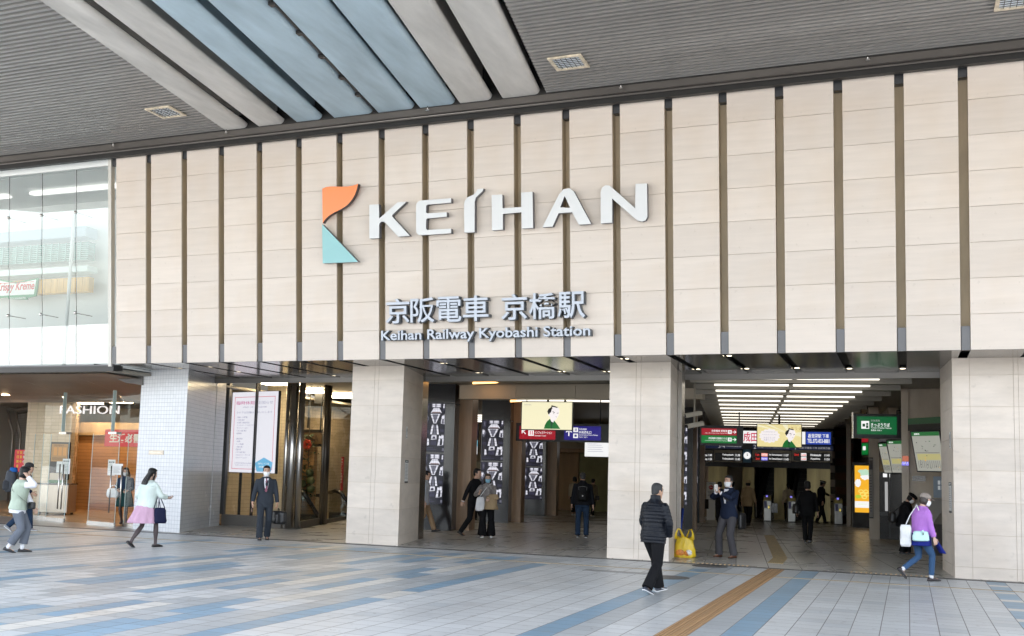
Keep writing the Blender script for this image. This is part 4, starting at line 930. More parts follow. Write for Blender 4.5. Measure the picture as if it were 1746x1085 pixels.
simple_sign('white lit board under the blue sign panel in the middle hall', 997, 755, 1045, 779, 44, [WHITE, PRED, GREYT], pt)
def pt(mb, w, h):
    R_(mb, -w/2, w/2, -h/2, h/2, 1, 0); R_(mb, -w/2, w*.25, -h*.5, -h*.05, 2, 1); R_(mb, w*.3, w/2, h*.05, h/2, 2, 3); put_writing(mb, '期間限定', -w*.1, -h*.26, -.007, w=w*.6, h=h*.22, m=2); put_writing(mb, 'ご案内', -w*.1, h*.25, -.004, h=h*.2, m=4)
simple_sign('white and pink lit board between the two nearest screen pillars', 782, 750.5, 814, 774.5, 44, [WHITE, em('lit_blush', (.85, .45, .48), .9), PRED, CYAN, GREYT], pt)
simple_sign('narrow white and cyan lit board between the middle and far screen pillars', 878, 752, 888, 776, 43, [WHITE, CYAN], lambda mb, w, h: (R_(mb, -w/2, w/2, -h/2, h/2, 1, 0), R_(mb, -w/2, w/2, h*.1, h/2, 2, 1)))
simple_sign('dark hanging monitor between the two nearest screen pillars', 788, 722, 815, 747.5, 42, [em('lit_dark_blue', (.01, .016, .04), .6), LGREY], lambda mb, w, h: (R_(mb, -w/2, w/2, -h/2, h/2, 1, 0), put_writing(mb, 'Keihan', w*.28, -h*.38, -.004, h=h*.1, m=1)), cat='monitor', name='monitor')
def pt(mb, w, h):
    R_(mb, -w/2, w/2, -h/2, h/2, 1, 0); x = w*.1
    for a_, b_, c, d in ((x-.30, x+.30, .42, .44), (x-.30, x+.30, 1.10, 1.12), (x-.30, x-.28, .441, 1.099), (x+.28, x+.30, .441, 1.099)): R_(mb, a_, b_, c-.75, d-.75, 2, 1)
    R_(mb, x-.22, x+.22, -.22, .08, 2, 1); R_(mb, x-.18, x+.18, -.18, .04, 3, 0)
    for k in (-.1, 0, .1): mb.disc_y(x+k, 0, -.0125, -.0095, .022, m=1); R_(mb, x+k-.025, x+k+.025, -.15, -.03, 4, 1)
    arrow(mb, x-.1, .21, .15, radians(-90), 2, 1); arrow(mb, x+.1, .21, .15, radians(90), 2, 1)
    put_writing(mb, 'エレベーター', w*.02, -h*.36, -.004, w=w*.8, h=.12, m=1); put_writing(mb, 'Elevator', w*.02, -h*.45, -.004, h=.07, m=1)
simple_sign('pale elevator sign with arrows and a boxed pictogram', 776, 786, 818, 842, 40.5, [mat('sign_pale_beige', (.36, .34, .26), .5), mat('sign_ink', (.03, .03, .03), .5)], pt, name='elevator_sign')
p = gr(800, 872)
tag(MB().box(-.75, .75, 0, .6, 0, 1.05).build('counter', M['sign_case'], loc=(p.x, p.y, .006), rz=RZ, bevel=.02), 'dark counter standing under the elevator sign', 'counter')
simple_sign('small red cross signal lamp on a gate beside the far screen pillar', 881, 847, 887.5, 856, 43, [LBLACK, LRED], lambda mb, w, h: (R_(mb, -w/2, w/2, -h/2, h/2, 1, 0), put_writing(mb, '×', 0, 0, -.004, w=w*.6, h=h*.6, m=1, bold=.03)), cat='signal lamp', name='signal_lamp')
p = gr(884.5, 872); tag(MB().box(-.12, .12, .1, .8, 0, .98).build('gate_post', M['dark_metal'], loc=(p.x, p.y, .006), rz=RZ, bevel=.03), 'dark gate post carrying the red cross signal lamp', 'gate post')
a = at(941, 845, 43.5); p = gr(941, 868)
t = thing('leaflet_stand', 'slanted leaflet stand next to the far screen pillar', 'leaflet stand', (p.x+.05, p.y, .006), RZ); MB().box(-.3, .3, 0, .3, 0, .25).build('base', M['dark_metal'], t)
mb = MB(); mb.hexa([(-.28, -.05, .26), (.28, -.05, .26), (.28, .0, .26), (-.28, .0, .26)], [(-.22, .28, 1.5), (.34, .28, 1.5), (.34, .33, 1.5), (-.22, .33, 1.5)]); mb.build('panel', mat('leaflet', (.42, .42, .40), .5), t)
# notices on the piers
def face_board(name, label, p, q, s, z0, z1, w, case, paint, mats, cat='notice'):
    """on an upright face running from p to q (xy), centred at fraction s"""
    d = Vector((q[0]-p[0], q[1]-p[1])); c = Vector((p[0], p[1]))+d*s; d.normalize()
    t = thing(name, label, cat, (c.x+d.y*.006, c.y-d.x*.006, (z0+z1)/2), atan2(d.y, d.x)); h = z1-z0
    MB().box(-w/2, w/2, 0, .012, -h/2, h/2).build('case', case, t); mb = MB(); paint(mb, w, h); mb.build('sheet', mats, t); return t
INK = mat('notice_black', (.015, .015, .017), .5); SHT = mat('notice_white', (.66, .66, .64), .5); GRY = mat('notice_print', (.25, .25, .26), .6)
def p_notice(mb, w, h):
    R_(mb, -w/2, w/2, -h/2, h/2, 1, 1); R_(mb, -w/2, w/2, h*.39, h/2, 2, 0); R_(mb, -w/2, w/2, -h/2, -h*.43, 2, 0)
    for i in range(11): R_(mb, -w*.4, w*(.2+.15*((i*5) % 3)/2), h*(.30-.062*i), h*(.318-.062*i), 2, 2)
    put_writing(mb, 'お知らせ', 0, h*.445, -.006, w=w*.7, h=h*.05, m=1)
def p_small(mb, w, h):
    R_(mb, -w/2, w/2, -h/2, h/2, 1, 1); mb.disc_y(0, h*.2, -.006, -.0032, w*.3, m=2); R_(mb, -w*.25, w*.25, -h*.42, -h*.36, 2, 0); R_(mb, -w*.06, w*.06, -h*.2, h*.05, 2, 0)
face_board('pier_notice', 'white notice with black header on the right side of the left stone pier', (-10.32, 20.62), (-10.93, 22.9), .27, 1.36, 1.87, .36, INK, p_notice, [INK, SHT, GRY])
face_board('pier_sign', 'small white sign high on the right side of the left stone pier', (-10.32, 20.62), (-10.93, 22.9), .22, 2.35, 2.62, .16, INK, p_small, [INK, SHT, GRY])
face_board('pier_notice', 'white notice with black header on the inner side of the right stone pier', (.61, 22.6), (.757, 20.62), .75, 1.14, 1.70, .36, INK, p_notice, [INK, SHT, GRY])
face_board('pier_sign', 'small white sign on the inner side of the right stone pier', (.61, 22.6), (.757, 20.62), .8, 2.32, 2.62, .16, INK, p_small, [INK, SHT, GRY])
# ================================================================ the lettering on the front
def on_front(name, label, cat, x, s, out=.12, group=None): return thing(name, label, cat, fpt(x, s, out), group=group, rot=(FA, 0, 0))
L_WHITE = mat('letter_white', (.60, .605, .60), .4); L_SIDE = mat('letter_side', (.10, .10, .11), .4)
def logo_px(u, v, out=.17):                    # photo pixel -> (x, s) on the leaning plane 'out' in front of the panels
    k = tan(FA); d = ray(u, v); t = (FY-out+k*FZ-k*CAMH)/(d.y+k*d.z)
    return d.x*t, (CAMH+d.z*t-FZ)*sqrt(1+k*k)
def raised(parent, name, polys, mats, out0, depth, x0, s0, bevel=0):
    """outline in photo pixels, built as a thick flat letter on the front"""
    mb = MB()
    for poly in polys:
        q = [logo_px(*p) for p in poly]; q = [(x-x0, s-s0) for x, s in q]
        ar = sum(a[0]*b[1]-b[0]*a[1] for a, b in zip(q, q[1:]+q[:1]))
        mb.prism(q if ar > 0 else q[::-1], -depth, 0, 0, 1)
    return mb.build(name, mats, parent)
def curve(p0, p1, p2, p3, n=8):
    return [tuple(((1-t)**3*a+3*(1-t)**2*t*b+3*(1-t)*t*t*c+t**3*d) for a, b, c, d in zip(p0, p1, p2, p3)) for t in [i/n for i in range(n+1)]]
Z = lambda x, y: (540+x/6.0207, 300+y/6.0207)
def Zs(*pts): return [Z(*p) for p in pts]
top = curve(Z(57, 125), Z(150, 70), Z(280, 140), Z(425, 75)); rgt = curve(Z(425, 75), Z(395, 250), Z(300, 310), Z(230, 345)); low = curve(Z(230, 345), Z(130, 390), Z(90, 425), Z(62, 480))
lx, ls = logo_px(*Z(57, 480))
em_t = on_front('station_emblem', 'orange wave above a turquoise triangle emblem on the stone front', 'emblem', lx, ls, .06)
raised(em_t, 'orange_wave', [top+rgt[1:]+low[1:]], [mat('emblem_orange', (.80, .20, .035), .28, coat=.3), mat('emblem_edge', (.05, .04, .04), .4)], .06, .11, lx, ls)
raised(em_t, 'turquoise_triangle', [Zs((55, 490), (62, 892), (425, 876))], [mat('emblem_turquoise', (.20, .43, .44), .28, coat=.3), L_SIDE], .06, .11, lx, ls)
def arc(cx, cy, r, a0, a1, n=6): return [(cx+r*cos(radians(a0+(a1-a0)*i/n)), cy-r*sin(radians(a0+(a1-a0)*i/n))) for i in range(n+1)]
W2 = lambda x, y: (520+x/2.7714, 280+y/2.7706)   # second close view of the name
def Ws(*pts): return [W2(*p) for p in pts]
letters = [
 ('K', [Zs((540, 290), (638, 284), (641, 432), (830, 265), (921, 258), (775, 395), (775, 412), (955, 608), (838, 618), (708, 478), (690, 465), (662, 464), (646, 480), (641, 500), (641, 632), (541, 638))]),
 ('E', [Zs((1020, 310), (1024, 280), (1040, 258), (1066, 246), (1380, 222), (1380, 268), (1140, 288), (1124, 300), (1122, 368), (1134, 378), (1335, 366), (1335, 412), (1136, 430), (1124, 442), (1122, 536), (1136, 548), (1380, 534), (1380, 582), (1066, 603), (1040, 596), (1024, 574), (1020, 545))]),
 ('I', [Zs((1512, 290), (1520, 250), (1545, 215), (1610, 185), (1636, 160), (1650, 128), (1712, 122), (1702, 150), (1660, 190), (1634, 215), (1622, 260), (1621, 572), (1516, 576))]),
 ('H', [Ws((882, 143), (932, 140), (934, 205), (1022, 199), (1022, 131), (1075, 127), (1078, 298), (1025, 301), (1023, 224), (935, 232), (935, 306), (884, 310))]),
 ('A', [Ws((1122, 295), (1200, 140), (1222, 115), (1248, 110), (1270, 125), (1352, 279), (1295, 283), (1262, 222), (1255, 205), (1227, 147), (1206, 200), (1250, 203), (1262, 222), (1200, 228), (1170, 292))]),
 ('N', [Ws((1397, 130), (1403, 108), (1420, 96), (1440, 98), (1560, 205), (1562, 90), (1616, 87), (1618, 245), (1610, 262), (1592, 268), (1570, 262), (1452, 160), (1452, 273), (1398, 277))])]
letters[4] = ('A', [Ws((1122, 295), (1200, 140), (1222, 115), (1248, 110), (1270, 125), (1352, 279), (1295, 283), (1262, 224), (1262, 224), (1198, 229), (1170, 292))])
for ch, polys in letters:
    xs = [logo_px(*p)[0] for p in polys[0]]; ss = [logo_px(*p)[1] for p in polys[0]]; x0, s0 = min(xs), min(ss)
    t = on_front('white_letter', {'K': 'big white raised letter K right of the emblem', 'E': 'big white raised letter E after the K', 'I': 'big white raised letter I with a curled top', 'H': 'big white raised letter H before the A', 'A': 'big white raised letter A between H and N', 'N': 'big white raised letter N at the end of the name'}[ch], 'letter', x0, s0, .06, 'big white letters on the stone front')
    if ch == 'A':
        def tri(*p): return Ws(*p)
        raised(t, 'letter_body', [tri((1122, 295), (1200, 140), (1222, 115), (1248, 110), (1227, 147), (1206, 201), (1198, 229), (1170, 292)), tri((1248, 110), (1270, 125), (1352, 279), (1295, 283), (1262, 224), (1253, 203), (1227, 147)), tri((1206, 201), (1253, 203), (1262, 224), (1198, 229))], [L_WHITE, L_SIDE], .06, .11, x0, s0)
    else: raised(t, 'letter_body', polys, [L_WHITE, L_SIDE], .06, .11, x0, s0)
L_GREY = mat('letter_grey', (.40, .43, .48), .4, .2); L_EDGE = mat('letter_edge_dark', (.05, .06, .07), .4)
def front_text(name, label, body, x0, x1, s0, s1, bold, group=None):
    t = on_front(name, label, 'lettering', (x0+x1)/2, (s0+s1)/2, .03, group)
    writing('lettering', body, L_GREY, t, 0, 0, 0, w=x1-x0, h=s1-s0, depth=.11, bold=bold, mside=L_EDGE)
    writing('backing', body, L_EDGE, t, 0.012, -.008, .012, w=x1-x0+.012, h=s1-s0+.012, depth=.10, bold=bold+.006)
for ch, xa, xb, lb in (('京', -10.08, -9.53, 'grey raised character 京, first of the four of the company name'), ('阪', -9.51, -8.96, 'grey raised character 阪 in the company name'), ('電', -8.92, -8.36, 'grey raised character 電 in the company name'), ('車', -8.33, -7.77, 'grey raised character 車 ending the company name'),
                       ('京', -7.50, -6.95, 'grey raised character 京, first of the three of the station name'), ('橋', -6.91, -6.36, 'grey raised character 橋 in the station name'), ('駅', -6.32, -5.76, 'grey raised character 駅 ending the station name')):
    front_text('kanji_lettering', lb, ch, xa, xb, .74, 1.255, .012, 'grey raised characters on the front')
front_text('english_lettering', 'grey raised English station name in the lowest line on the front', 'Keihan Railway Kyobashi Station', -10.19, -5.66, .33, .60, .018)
# ================================================================ upper glass wall at the left
GOUT = -.15
M['glass_up'] = glass_mat('upper_glass', (.93, .97, .96), .01, .19, .3); M['glass'] = glass_mat('shop_glass', (.95, .97, .95), .01, .03, .22); M['glass_edge'] = mat('glass_edge', (.42, .52, .49), .15, spec=.6)
GT = thing('glass_wall', 'upper storey glass wall with point fixings left of the stone panels', 'glass wall', (0, 0, 0))
S0, S1 = .02, 4.72; seams = [-17.60, -18.634, -19.71, -20.775, -21.84, -22.9, -23.97, -25.03, -26.1]
for a, b in zip(seams[1:], seams[:-1]):
    p = [fpt(a+.008, S0, GOUT), fpt(b-.008, S0, GOUT), fpt(b-.008, S1, GOUT), fpt(a+.008, S1, GOUT)]; n = Vector((0, .012, 0))
    MB().add(p, [(0, 1, 2, 3)]).build('glass_pane', M['glass_up'], GT)
    mb = MB(); q0, q1 = fpt(a, S0, GOUT-.03), fpt(a, S1, GOUT-.03); mb.tube([q0, q1], .009, 6); mb.build('seam', M['dark_metal'], GT)
    for s_ in (3.69, 1.25):
        c = fpt(a, s_, GOUT+.02); mb = MB(); mb.ball(c, (.04, .03, .04), 10, 7); mb.tube([c+Vector((0, .04, 0)), c+Vector((.02, .55, .0))], .012, 6); mb.build('spider_fixing', M['steel'], GT)
mb = MB(); mb.box(-17.58, -17.49, 0, .12, -.05, FH+.1); mb.build('frame_post', mat('frame_greige', (.55, .53, .48), .4), GT, (0, FY+.08, FZ), rot=(FA, 0, 0))
mb = MB(); mb.box(-34, -17.59, .15, .25, 4.74, 4.95); mb.build('head_frame', mat('frame_white', (.7, .72, .70), .4), GT, (0, FY, FZ), rot=(FA, 0, 0))
mb = MB(); mb.box(-34, -17.45, -.02, .30, -.16, -.03, 0); mb.box(-34, -17.45, -.035, .25, -.029, .0, 1); mb.build('sill_beam', [M['dark_metal'], M['slot_foot']], GT, (0, FY+.13, FZ), rot=(FA, 0, 0))
# room behind the glass: white walls, dark green band, timber band with a bow-tie sign
W_IN = mat('shop_white', (.68, .69, .68), .5)
YR = 21.4
MB().box(-34, -17.5, YR+.6, YR+.8, FZ-.2, 8.95).build('upper_room_wall', W_IN, ST); MB().box(-34, -17.5, 19.85, YR+.6, FZ-.05, FZ-.01).build('upper_room_floor', W_IN, ST); MB().box(-34, -17.5, 19.55, YR+.6, 8.75, 8.9).build('upper_room_ceiling', W_IN, ST); MB().box(-17.48, -17.42, 19.8, YR+.6, FZ, 8.74).build('upper_room_side', W_IN, ST)
t = thing('shop_counter_front', 'green glazed band over a timber front inside the upper glass wall', 'shop front', (0, 0, 0))
def rr(u0, v0, u1, v1, Y=YR): a, b = at(u0, v1, Y), at(u1, v0, Y); return a.x, b.x, a.z, b.z
x0, x1, z0, z1 = rr(-150, 412, 152, 462); MB().box(x0, x1, YR, YR+.25, z0, z1).build('green_band', mat('green_band', (.05, .14, .12), .2, noise_s=2, var=.6, stretch=(1, 1, 5)), t)
mb = MB()
for k in range(9): mb.box(x0, x1, YR-.03, YR-.001, z0+k*(z1-z0)/9, z0+k*(z1-z0)/9+.018)
for k in range(26): mb.box(x0+k*(x1-x0)/26, x0+k*(x1-x0)/26+.025, YR-.06, YR-.031, z0, z1)
mb.build('slat', mat('slat_teal', (.16, .30, .27), .3), t)
x0, x1, z0, z1 = rr(-150, 405, 152, 412); MB().box(x0, x1, YR-.15, YR+.3, z0+.01, z1).build('ledge', mat('ledge_blue_grey', (.30, .36, .42), .3), t)
x0, x1, z0, z1 = rr(-150, 463, 152, 472); MB().box(x0, x1, YR-.08, YR+.3, z0, z1-.01).build('ledge', mat('ledge_pale', (.6, .68, .66), .3), t)
x0, x1, z0, z1 = rr(-150, 472, 152, 512); mb = MB(); n = 30
for k in range(n): mb.box(x0+(x1-x0)*k/n+.006, x0+(x1-x0)*(k+1)/n-.006, YR, YR+.2, z0, z1)
mb.build('timber_panel', mat('timber_honey', (.60, .36, .12), .4, noise_s=2, var=.2, stretch=(6, 1, .4)), t)
mb = MB(); mb.cyl(at(124, 400, YR-.4).x, YR-.4, FZ-.1, at(124, 362, YR-.4).z, .045, seg=10); mb.build('reflected_pole', mat('pole_pale', (.55, .58, .58), .4), t)  # solid pole imitating a lamppost mirrored in the glass
t = thing('shop_sign', 'green and white bow-tie sign with red script on the timber front', 'shop sign', at(30, 491, YR-.06), 0)
def sp(u, v): a = at(u, v, YR-.06); return a.x-t.location.x, a.z-t.location.z
outer = [sp(-9, 475), sp(28, 481), sp(65, 474), sp(61, 505), sp(46, 508), sp(46, 511), sp(14, 510), sp(14, 507), sp(-5, 509)]
inner = [sp(-6, 478), sp(28, 484), sp(62, 477), sp(58, 502), sp(-3, 505)]
mb = MB(); mb.prism(outer[::-1], 0, .05, 0); mb.build('green_border', mat('sign_green', (.03, .22, .10), .4), t); mb = MB(); mb.prism(inner[::-1], -.008, -.001, 0); mb.build('white_field', mat('sign_white', (.75, .78, .74), .4), t)
RD = mat('sign_red', (.55, .02, .04), .4)
a, b = sp(-5, 491), sp(59, 491)
o = writing('script', 'Krispy Kreme', RD, t, (a[0]+b[0])/2, a[1]-.02, -.010, w=b[0]-a[0], h=.30, bold=.02, depth=.005)
for v in o.data.vertices: v.co.x += v.co.z*.18
a, b = sp(-20, 483), sp(58, 485); mb = MB(); mb.box(a[0]+.45, -.08, -.013, -.009, .135, .150); mb.box(.12, b[0], -.013, -.009, .135, .150); mb.build('red_stroke', RD, t)
a, b = sp(16, 508), sp(45, 509); writing('lettering', 'DOUGHNUTS', mat('sign_pale', (.7, .75, .7), .4), t, (a[0]+b[0])/2, (a[1]+b[1])/2-.005, -.002, w=(b[0]-a[0])*.9, h=.05, depth=.004, bold=.02)
# ================================================================ shop entrance at the lower left
ld = (LB-LA).normalized(); ln = Vector((-ld.y, ld.x)); LRZ = atan2(ld.y, ld.x)
def lp(u, v=None, z=None):                     # where the sight line through photo column u meets the entrance glass line
    d = ray(u, 800); a = Vector((d.x, d.y)); det = a.x*(-ld.y)+a.y*ld.x
    k = (LA.x*(-ld.y)+LA.y*ld.x)/det; return a*k
SH = 3.52
# brown curved soffit and dark curved fascia
mb = MB(); n = 9
SOF = mat('curved_soffit', (.20, .15, .115), .5, .0, noise_s=.5, var=.2)
for i in range(8):
    xa, xb = -34+i*2.1, -34+(i+1)*2.1-.012
    prev = None
    for k in range(n):
        a = pi/2*k/(n-1); y = 19.75+3.9*sin(a)*1.0; z = 3.76-.42*(1-cos(a))
        if prev: mb.add([(xa-.35*prev[0]+7*.0, prev[0], prev[1]), (xb-.35*prev[0], prev[0], prev[1]), (xb-.35*y, y, z), (xa-.35*y, y, z)], [(3, 2, 1, 0)], 0, True)
        prev = (y, z)
for v in range(len(mb.v)):
    x, y, z = mb.v[v]; mb.v[v] = (min(x+.35*19.75, -17.9), y, z)
mb.build('curved_soffit', SOF, ST)
MB().box(-34, -17.5, 19.9, 40, 3.80, 3.86).build('shop_ceiling_slab', M['ceil'], ST)
q = [(165, 623), (243, 632), (243, 657), (215, 653), (188, 642)]
mb = MB(); Yf = 20.95
pts = [at(u, v, Yf) for u, v in q]; mb.prism([(p.x, p.z) for p in pts][::-1], Yf, Yf+.25, 0); a, b = at(160, 622, 19.9), at(244, 632, Yf-.01)
mb.hexa([(a.x, a.y, a.z-.09), (b.x, b.y, b.z-.06), (b.x, b.y+.3, b.z-.06), (a.x, a.y+.5, a.z-.09)], [(a.x, a.y, a.z+.02), (b.x, b.y, b.z+.04), (b.x, b.y+.3, b.z+.04), (a.x, a.y+.5, a.z+.02)], 1)
mb.build('entrance_fascia', [mat('fascia_grey', (.11, .105, .10), .4, .2), M['dark_metal']], ST)
# left tiled pier, curved trims
p, q = gr(-60, 846), gr(15, 853)
MB().hexa([(p.x, p.y, 0), (q.x, q.y, 0), (q.x-.5, q.y+2.2, 0), (p.x-.5, p.y+2.2, 0)], [(p.x, p.y, SH), (q.x, q.y, SH), (q.x-.5, q.y+2.2, SH), (p.x-.5, p.y+2.2, SH)]).build('tiled_pier', M['white_tile'], ST)
p, q = gr(15, 853.2), gr(52, 862)
MB().wall((p.x+.02, p.y+.1), (q.x, q.y+.6), 0, SH, .12).build('shop_wall', tile_mat('grey_wall_tile', (.42, .40, .37), (.2, .19, .18), (.30, .30, .098), w=.007, rough=.3, var=.04), ST)
for u, nm, uu in ((22, 'trim_pipe', 36), (35, 'trim_pipe', 52)):
    b = gr(u-5, 856); tp_ = at(u+2, 660, b.y); e = at(uu+50, 634, b.y-1.2)
    mb = MB(); mb.tube([(b.x, b.y-.1, 0), (b.x, b.y-.1, 2.7), (tp_.x, b.y-.1, SH-.35), (tp_.x+.15, b.y-.3, SH-.1), (tp_.x+.5, b.y-.7, SH+.05), (e.x, e.y, SH+.13)], .05, 8); mb.build(nm, mat('trim_grey_brown', (.24, .22, .20), .35, .5), ST)
# walls inside the shop
def plan(u, Y): return at(u, 800, Y)
M['wood_slat'] = tile_mat('wood_slat', (.46, .26, .115), (.18, .09, .04), (0, 0, .115), w=.010, rough=.35, var=.05, bump=.5, soft_noise=.1, ns=2)
MB().box(plan(40, 25.6).x, plan(116, 25.6).x, 25.6, 25.8, 0, 3.79).build('shop_wall', M['shop_tile'], ST)
a, b = plan(116, 25.6), plan(130, 28.5)
MB().wall((a.x, 25.6), (b.x, 28.5), 0, 3.79, -.02).build('shop_wall', M['shop_tile'], ST)
MB().box(plan(112, 28.5).x, -17.9, 28.5, 28.7, 0, 2.55).build('shop_wall', M['wood_slat'], ST)
MB().box(plan(112, 28.5).x, -17.9, 28.35, 28.7, 2.56, 3.0).build('shop_header', M['slot_brown'], ST)
MB().box(plan(80, 33).x, -17.9, 33, 33.2, 2.9, 3.79).build('shop_back', M['slot_brown'], ST)
MB().hexa([(-18.19, 23.36, 0), (-17.95, 23.36, 0), (-18.0, 34, 0), (-18.3, 34, 0)], [(-18.19, 23.36, 3.79), (-17.95, 23.36, 3.79), (-18.0, 34, 3.79), (-18.3, 34, 3.79)]).build('shop_wall', M['shop_tile'], ST)
M['shop_lamp'] = emis('shop_lamp_warm', (1, .70, .40), 45)
for i, (u, v, Y) in enumerate(((87, 657, 24.5), (176, 656, 24.3), (8, 657, 23.2), (120, 668, 26.8), (205, 672, 26), (150, 662, 25.6), (100, 660, 24.0))):
    p = at(u, 700, Y); mb = MB(); mb.cyl(p.x, p.y, SH+.02, SH+.10, .13, seg=18, m=1); mb.cyl(p.x, p.y, SH+.0, SH+.019, .11, seg=18, m=0)
    mb.build('shop_downlight', [M['shop_lamp'], M['white_paint']], ST)
for i, (u0, u1, Y) in enumerate(((60, 100, 26.8), (130, 165, 27.6), (185, 215, 27.2))):  # added strips that boost the warm light inside the shop entrance
    p, q = at(u0, 700, Y), at(u1, 700, Y); mb = MB(); mb.box(p.x, q.x, Y, Y+.3, 3.60, 3.66); tag(mb.build('strip_light', emis('shop_fill_strip', (1, .68, .38), 40)), ['left warm added strip light in the shop entrance ceiling', 'middle warm added strip light in the shop entrance ceiling', 'right warm added strip light in the shop entrance ceiling'][i], 'strip light', 'added strip lights in the shop entrance')
# entrance glazing and door leaves
EG = thing('shop_entrance', 'glazed shop entrance with frameless doors left of the white tiled pier', 'shop entrance', (LA.x, LA.y, 0), LRZ)
def along(u): return (lp(u)-LA).dot(ld)
gx = [along(u) for u in (56, 107, 192, 240)]
mb = MB()
for a, b in zip(gx, gx[1:]): MB().add([(a+.01, 0, 2.42), (b-.01, 0, 2.42), (b-.01, 0, SH-.06), (a+.01, 0, SH-.06)], [(0, 1, 2, 3)]).build('upper_pane', M['glass'], EG)
for a, b, d in ((gx[0], along(84), 0), (along(84)+.03, along(130), -.25), (along(168), along(214), -.22), (along(216), along(239), 0)):
    MB().add([(a, d, .1), (b, d, .1), (b, d, 2.38), (a, d, 2.38)], [(0, 1, 2, 3)]).build('door_leaf', M['glass'], EG)
    mb = MB(); mb.box(a, b, d-.025, d+.025, .0, .10); mb.build('door_rail', M['steel'], EG)
    mb = MB(); mb.box(b-.012, b, d-.006, d+.006, .1, 2.38); mb.box(a, a+.012, d-.006, d+.006, .1, 2.38); mb.build('glass_edge', M['glass_edge'], EG)
for u in (122, 128, 210, 228):
    x = along(u); mb = MB(); mb.tube([(x, -.34, .35), (x, -.34, 1.55)], .018, 8); mb.build('door_handle', M['steel'], EG)
for x in gx[1:3]:
    mb = MB(); mb.box(x-.007, x+.007, -.12, -.02, 2.44, SH); mb.build('glass_fin', M['glass_edge'], EG); mb = MB(); mb.box(x-.18, x+.18, -.08, .08, 2.37, 2.43); mb.build('patch_fitting', M['steel'], EG)
# word sign inside
t = thing('word_sign', 'white lit word sign hanging inside the shop entrance', 'lit sign', (0, 0, 0)); p = at(153, 699, 24.9); t.location = p
w = at(203, 699, 24.9).x-at(102, 699, 24.9).x
writing('lettering', 'FASHION', em('lit_word', (1, .95, .97), .75), t, 0, 0, 0, w=w, h=.25, depth=.03)
mb = MB(); mb.tube([(-w/2, .03, .2), (w/2, .03, .2)], .008, 6); mb.tube([(-w*.4, .03, .2), (-w*.4, .03, SH+.2-p.z)], .006, 6); mb.tube([(w*.4, .03, .2), (w*.4, .03, SH+.2-p.z)], .006, 6); mb.build('hanger', M['dark_metal'], t)
# red banner with big white characters
t, w, h = board('red_banner', 'red banner with big white characters in the shop entrance', 'banner', 178, 733, 262, 762, 25.4, rz=0, depth=.02, case=mat('banner_red', (.62, .045, .05), .5), margin=0)
writing('lettering', '生活必需品', mat('banner_white', (.78, .72, .62), .5), t, .0, 0, .002, w=w*.8, h=h*.55, depth=.004, bold=.03)
# black framed menu board, white sheets on the glass
t, w, h = board('menu_board', 'black framed menu board with orange sheets on the tiled shop wall', 'menu board', 84, 754, 117, 818, 25.5, rz=0, depth=.06, case=mat('frame_black', (.02, .018, .016), .4), margin=0)
mb = MB(); R_(mb, -w*.42, w*.42, -h*.02, h*.45, 1, 0)
for i in range(3): R_(mb, -w*.3+i*w*.24, -w*.12+i*w*.24, h*.14, h*.36, 2, 1)
for i in range(4): R_(mb, -w*.36, w*.36, h*(.02+.02*i), h*(.026+.02*i), 2, 2)
for i in range(8): R_(mb, -w*.4+i*w*.1, -w*.36+i*w*.1, -h*.45, -h*.33, 1, 3)
put_writing(mb, 'フロアガイド', -w*.3, h*.41, -.004, w=w*.5, h=h*.05, m=2, align='L')
mb.build('sheet', [mat('menu_amber', (.42, .24, .09), .5), mat('menu_orange', (.60, .30, .08), .5), INK, SHT], t)
def glass_sheet(label, u0, v0, u1, v1, Y, head):
    t, w, h = board('paper_sheet', label, 'paper notice', u0, v0, u1, v1, Y, rz=LRZ, depth=.006, case=SHT, margin=0, group='paper notices on the entrance glass')
    mb = MB()
    if head: R_(mb, -w*.36, w*.36, h*.30, h*.38, 1, 0); put_writing(mb, '営業時間', 0, h*.34, -.004, w=w*.5, h=h*.05, m=2)
    for i in range(6): R_(mb, -w*.38, w*(.1+.1*(i % 3)), h*(.2-.1*i), h*(.22-.1*i), 1, 1)
    mb.build('print', [INK, GRY, SHT], t)
c = lp(113); glass_sheet('white notice sheet with a black heading on the left door leaf', 106, 782.5, 119, 808.5, c.y-.33, True)
c = lp(100); glass_sheet('plain pale sheet on the glass left of the headed notice', 96, 787, 105.5, 806, c.y-.03, False)
c = lp(190); glass_sheet('white notice sheet with a black heading on the right door leaf', 183.5, 784, 196, 811, c.y-.30, True)
c = lp(200); glass_sheet('wide plain sheet overlapping the headed notice on the right door leaf', 191.5, 791, 209, 810, c.y-.33, False)
# steel bin with a box on top
p = gr(70, 880); p2 = Vector((lp(70).x, lp(70).y))
q = gr(68, 879)
t = thing('steel_bin', 'brushed steel counter bin standing inside the shop entrance', 'bin', (q.x-.12, q.y+.75, .005), radians(22))
MB().box(-.47, .47, -.35, .35, .06, .92).build('body', mat('bin_steel', (.34, .29, .24), .28, .9, noise_s=1, var=.15, stretch=(3, 3, .2)), t, bevel=.02); MB().box(-.49, .49, -.37, .37, .921, .96).build('top', M['sign_black'], t); mb = MB()
for x in (-.38, .38):
    for y in (-.28, .28): mb.cyl(x, y, .0, .059, .04, seg=10)
mb.build('caster', M['sign_black'], t)
t2 = thing('sanitizer_box', 'small green and cream box on top of the steel bin', 'box', (t.location.x, t.location.y, .966), radians(22))
MB().box(-.25, .2, -.15, .12, 0, .09).build('tray', mat('box_green', (.05, .16, .07), .5), t2); MB().box(-.22, .16, -.12, .1, .091, .30).build('carton', mat('box_cream', (.55, .48, .38), .6), t2)
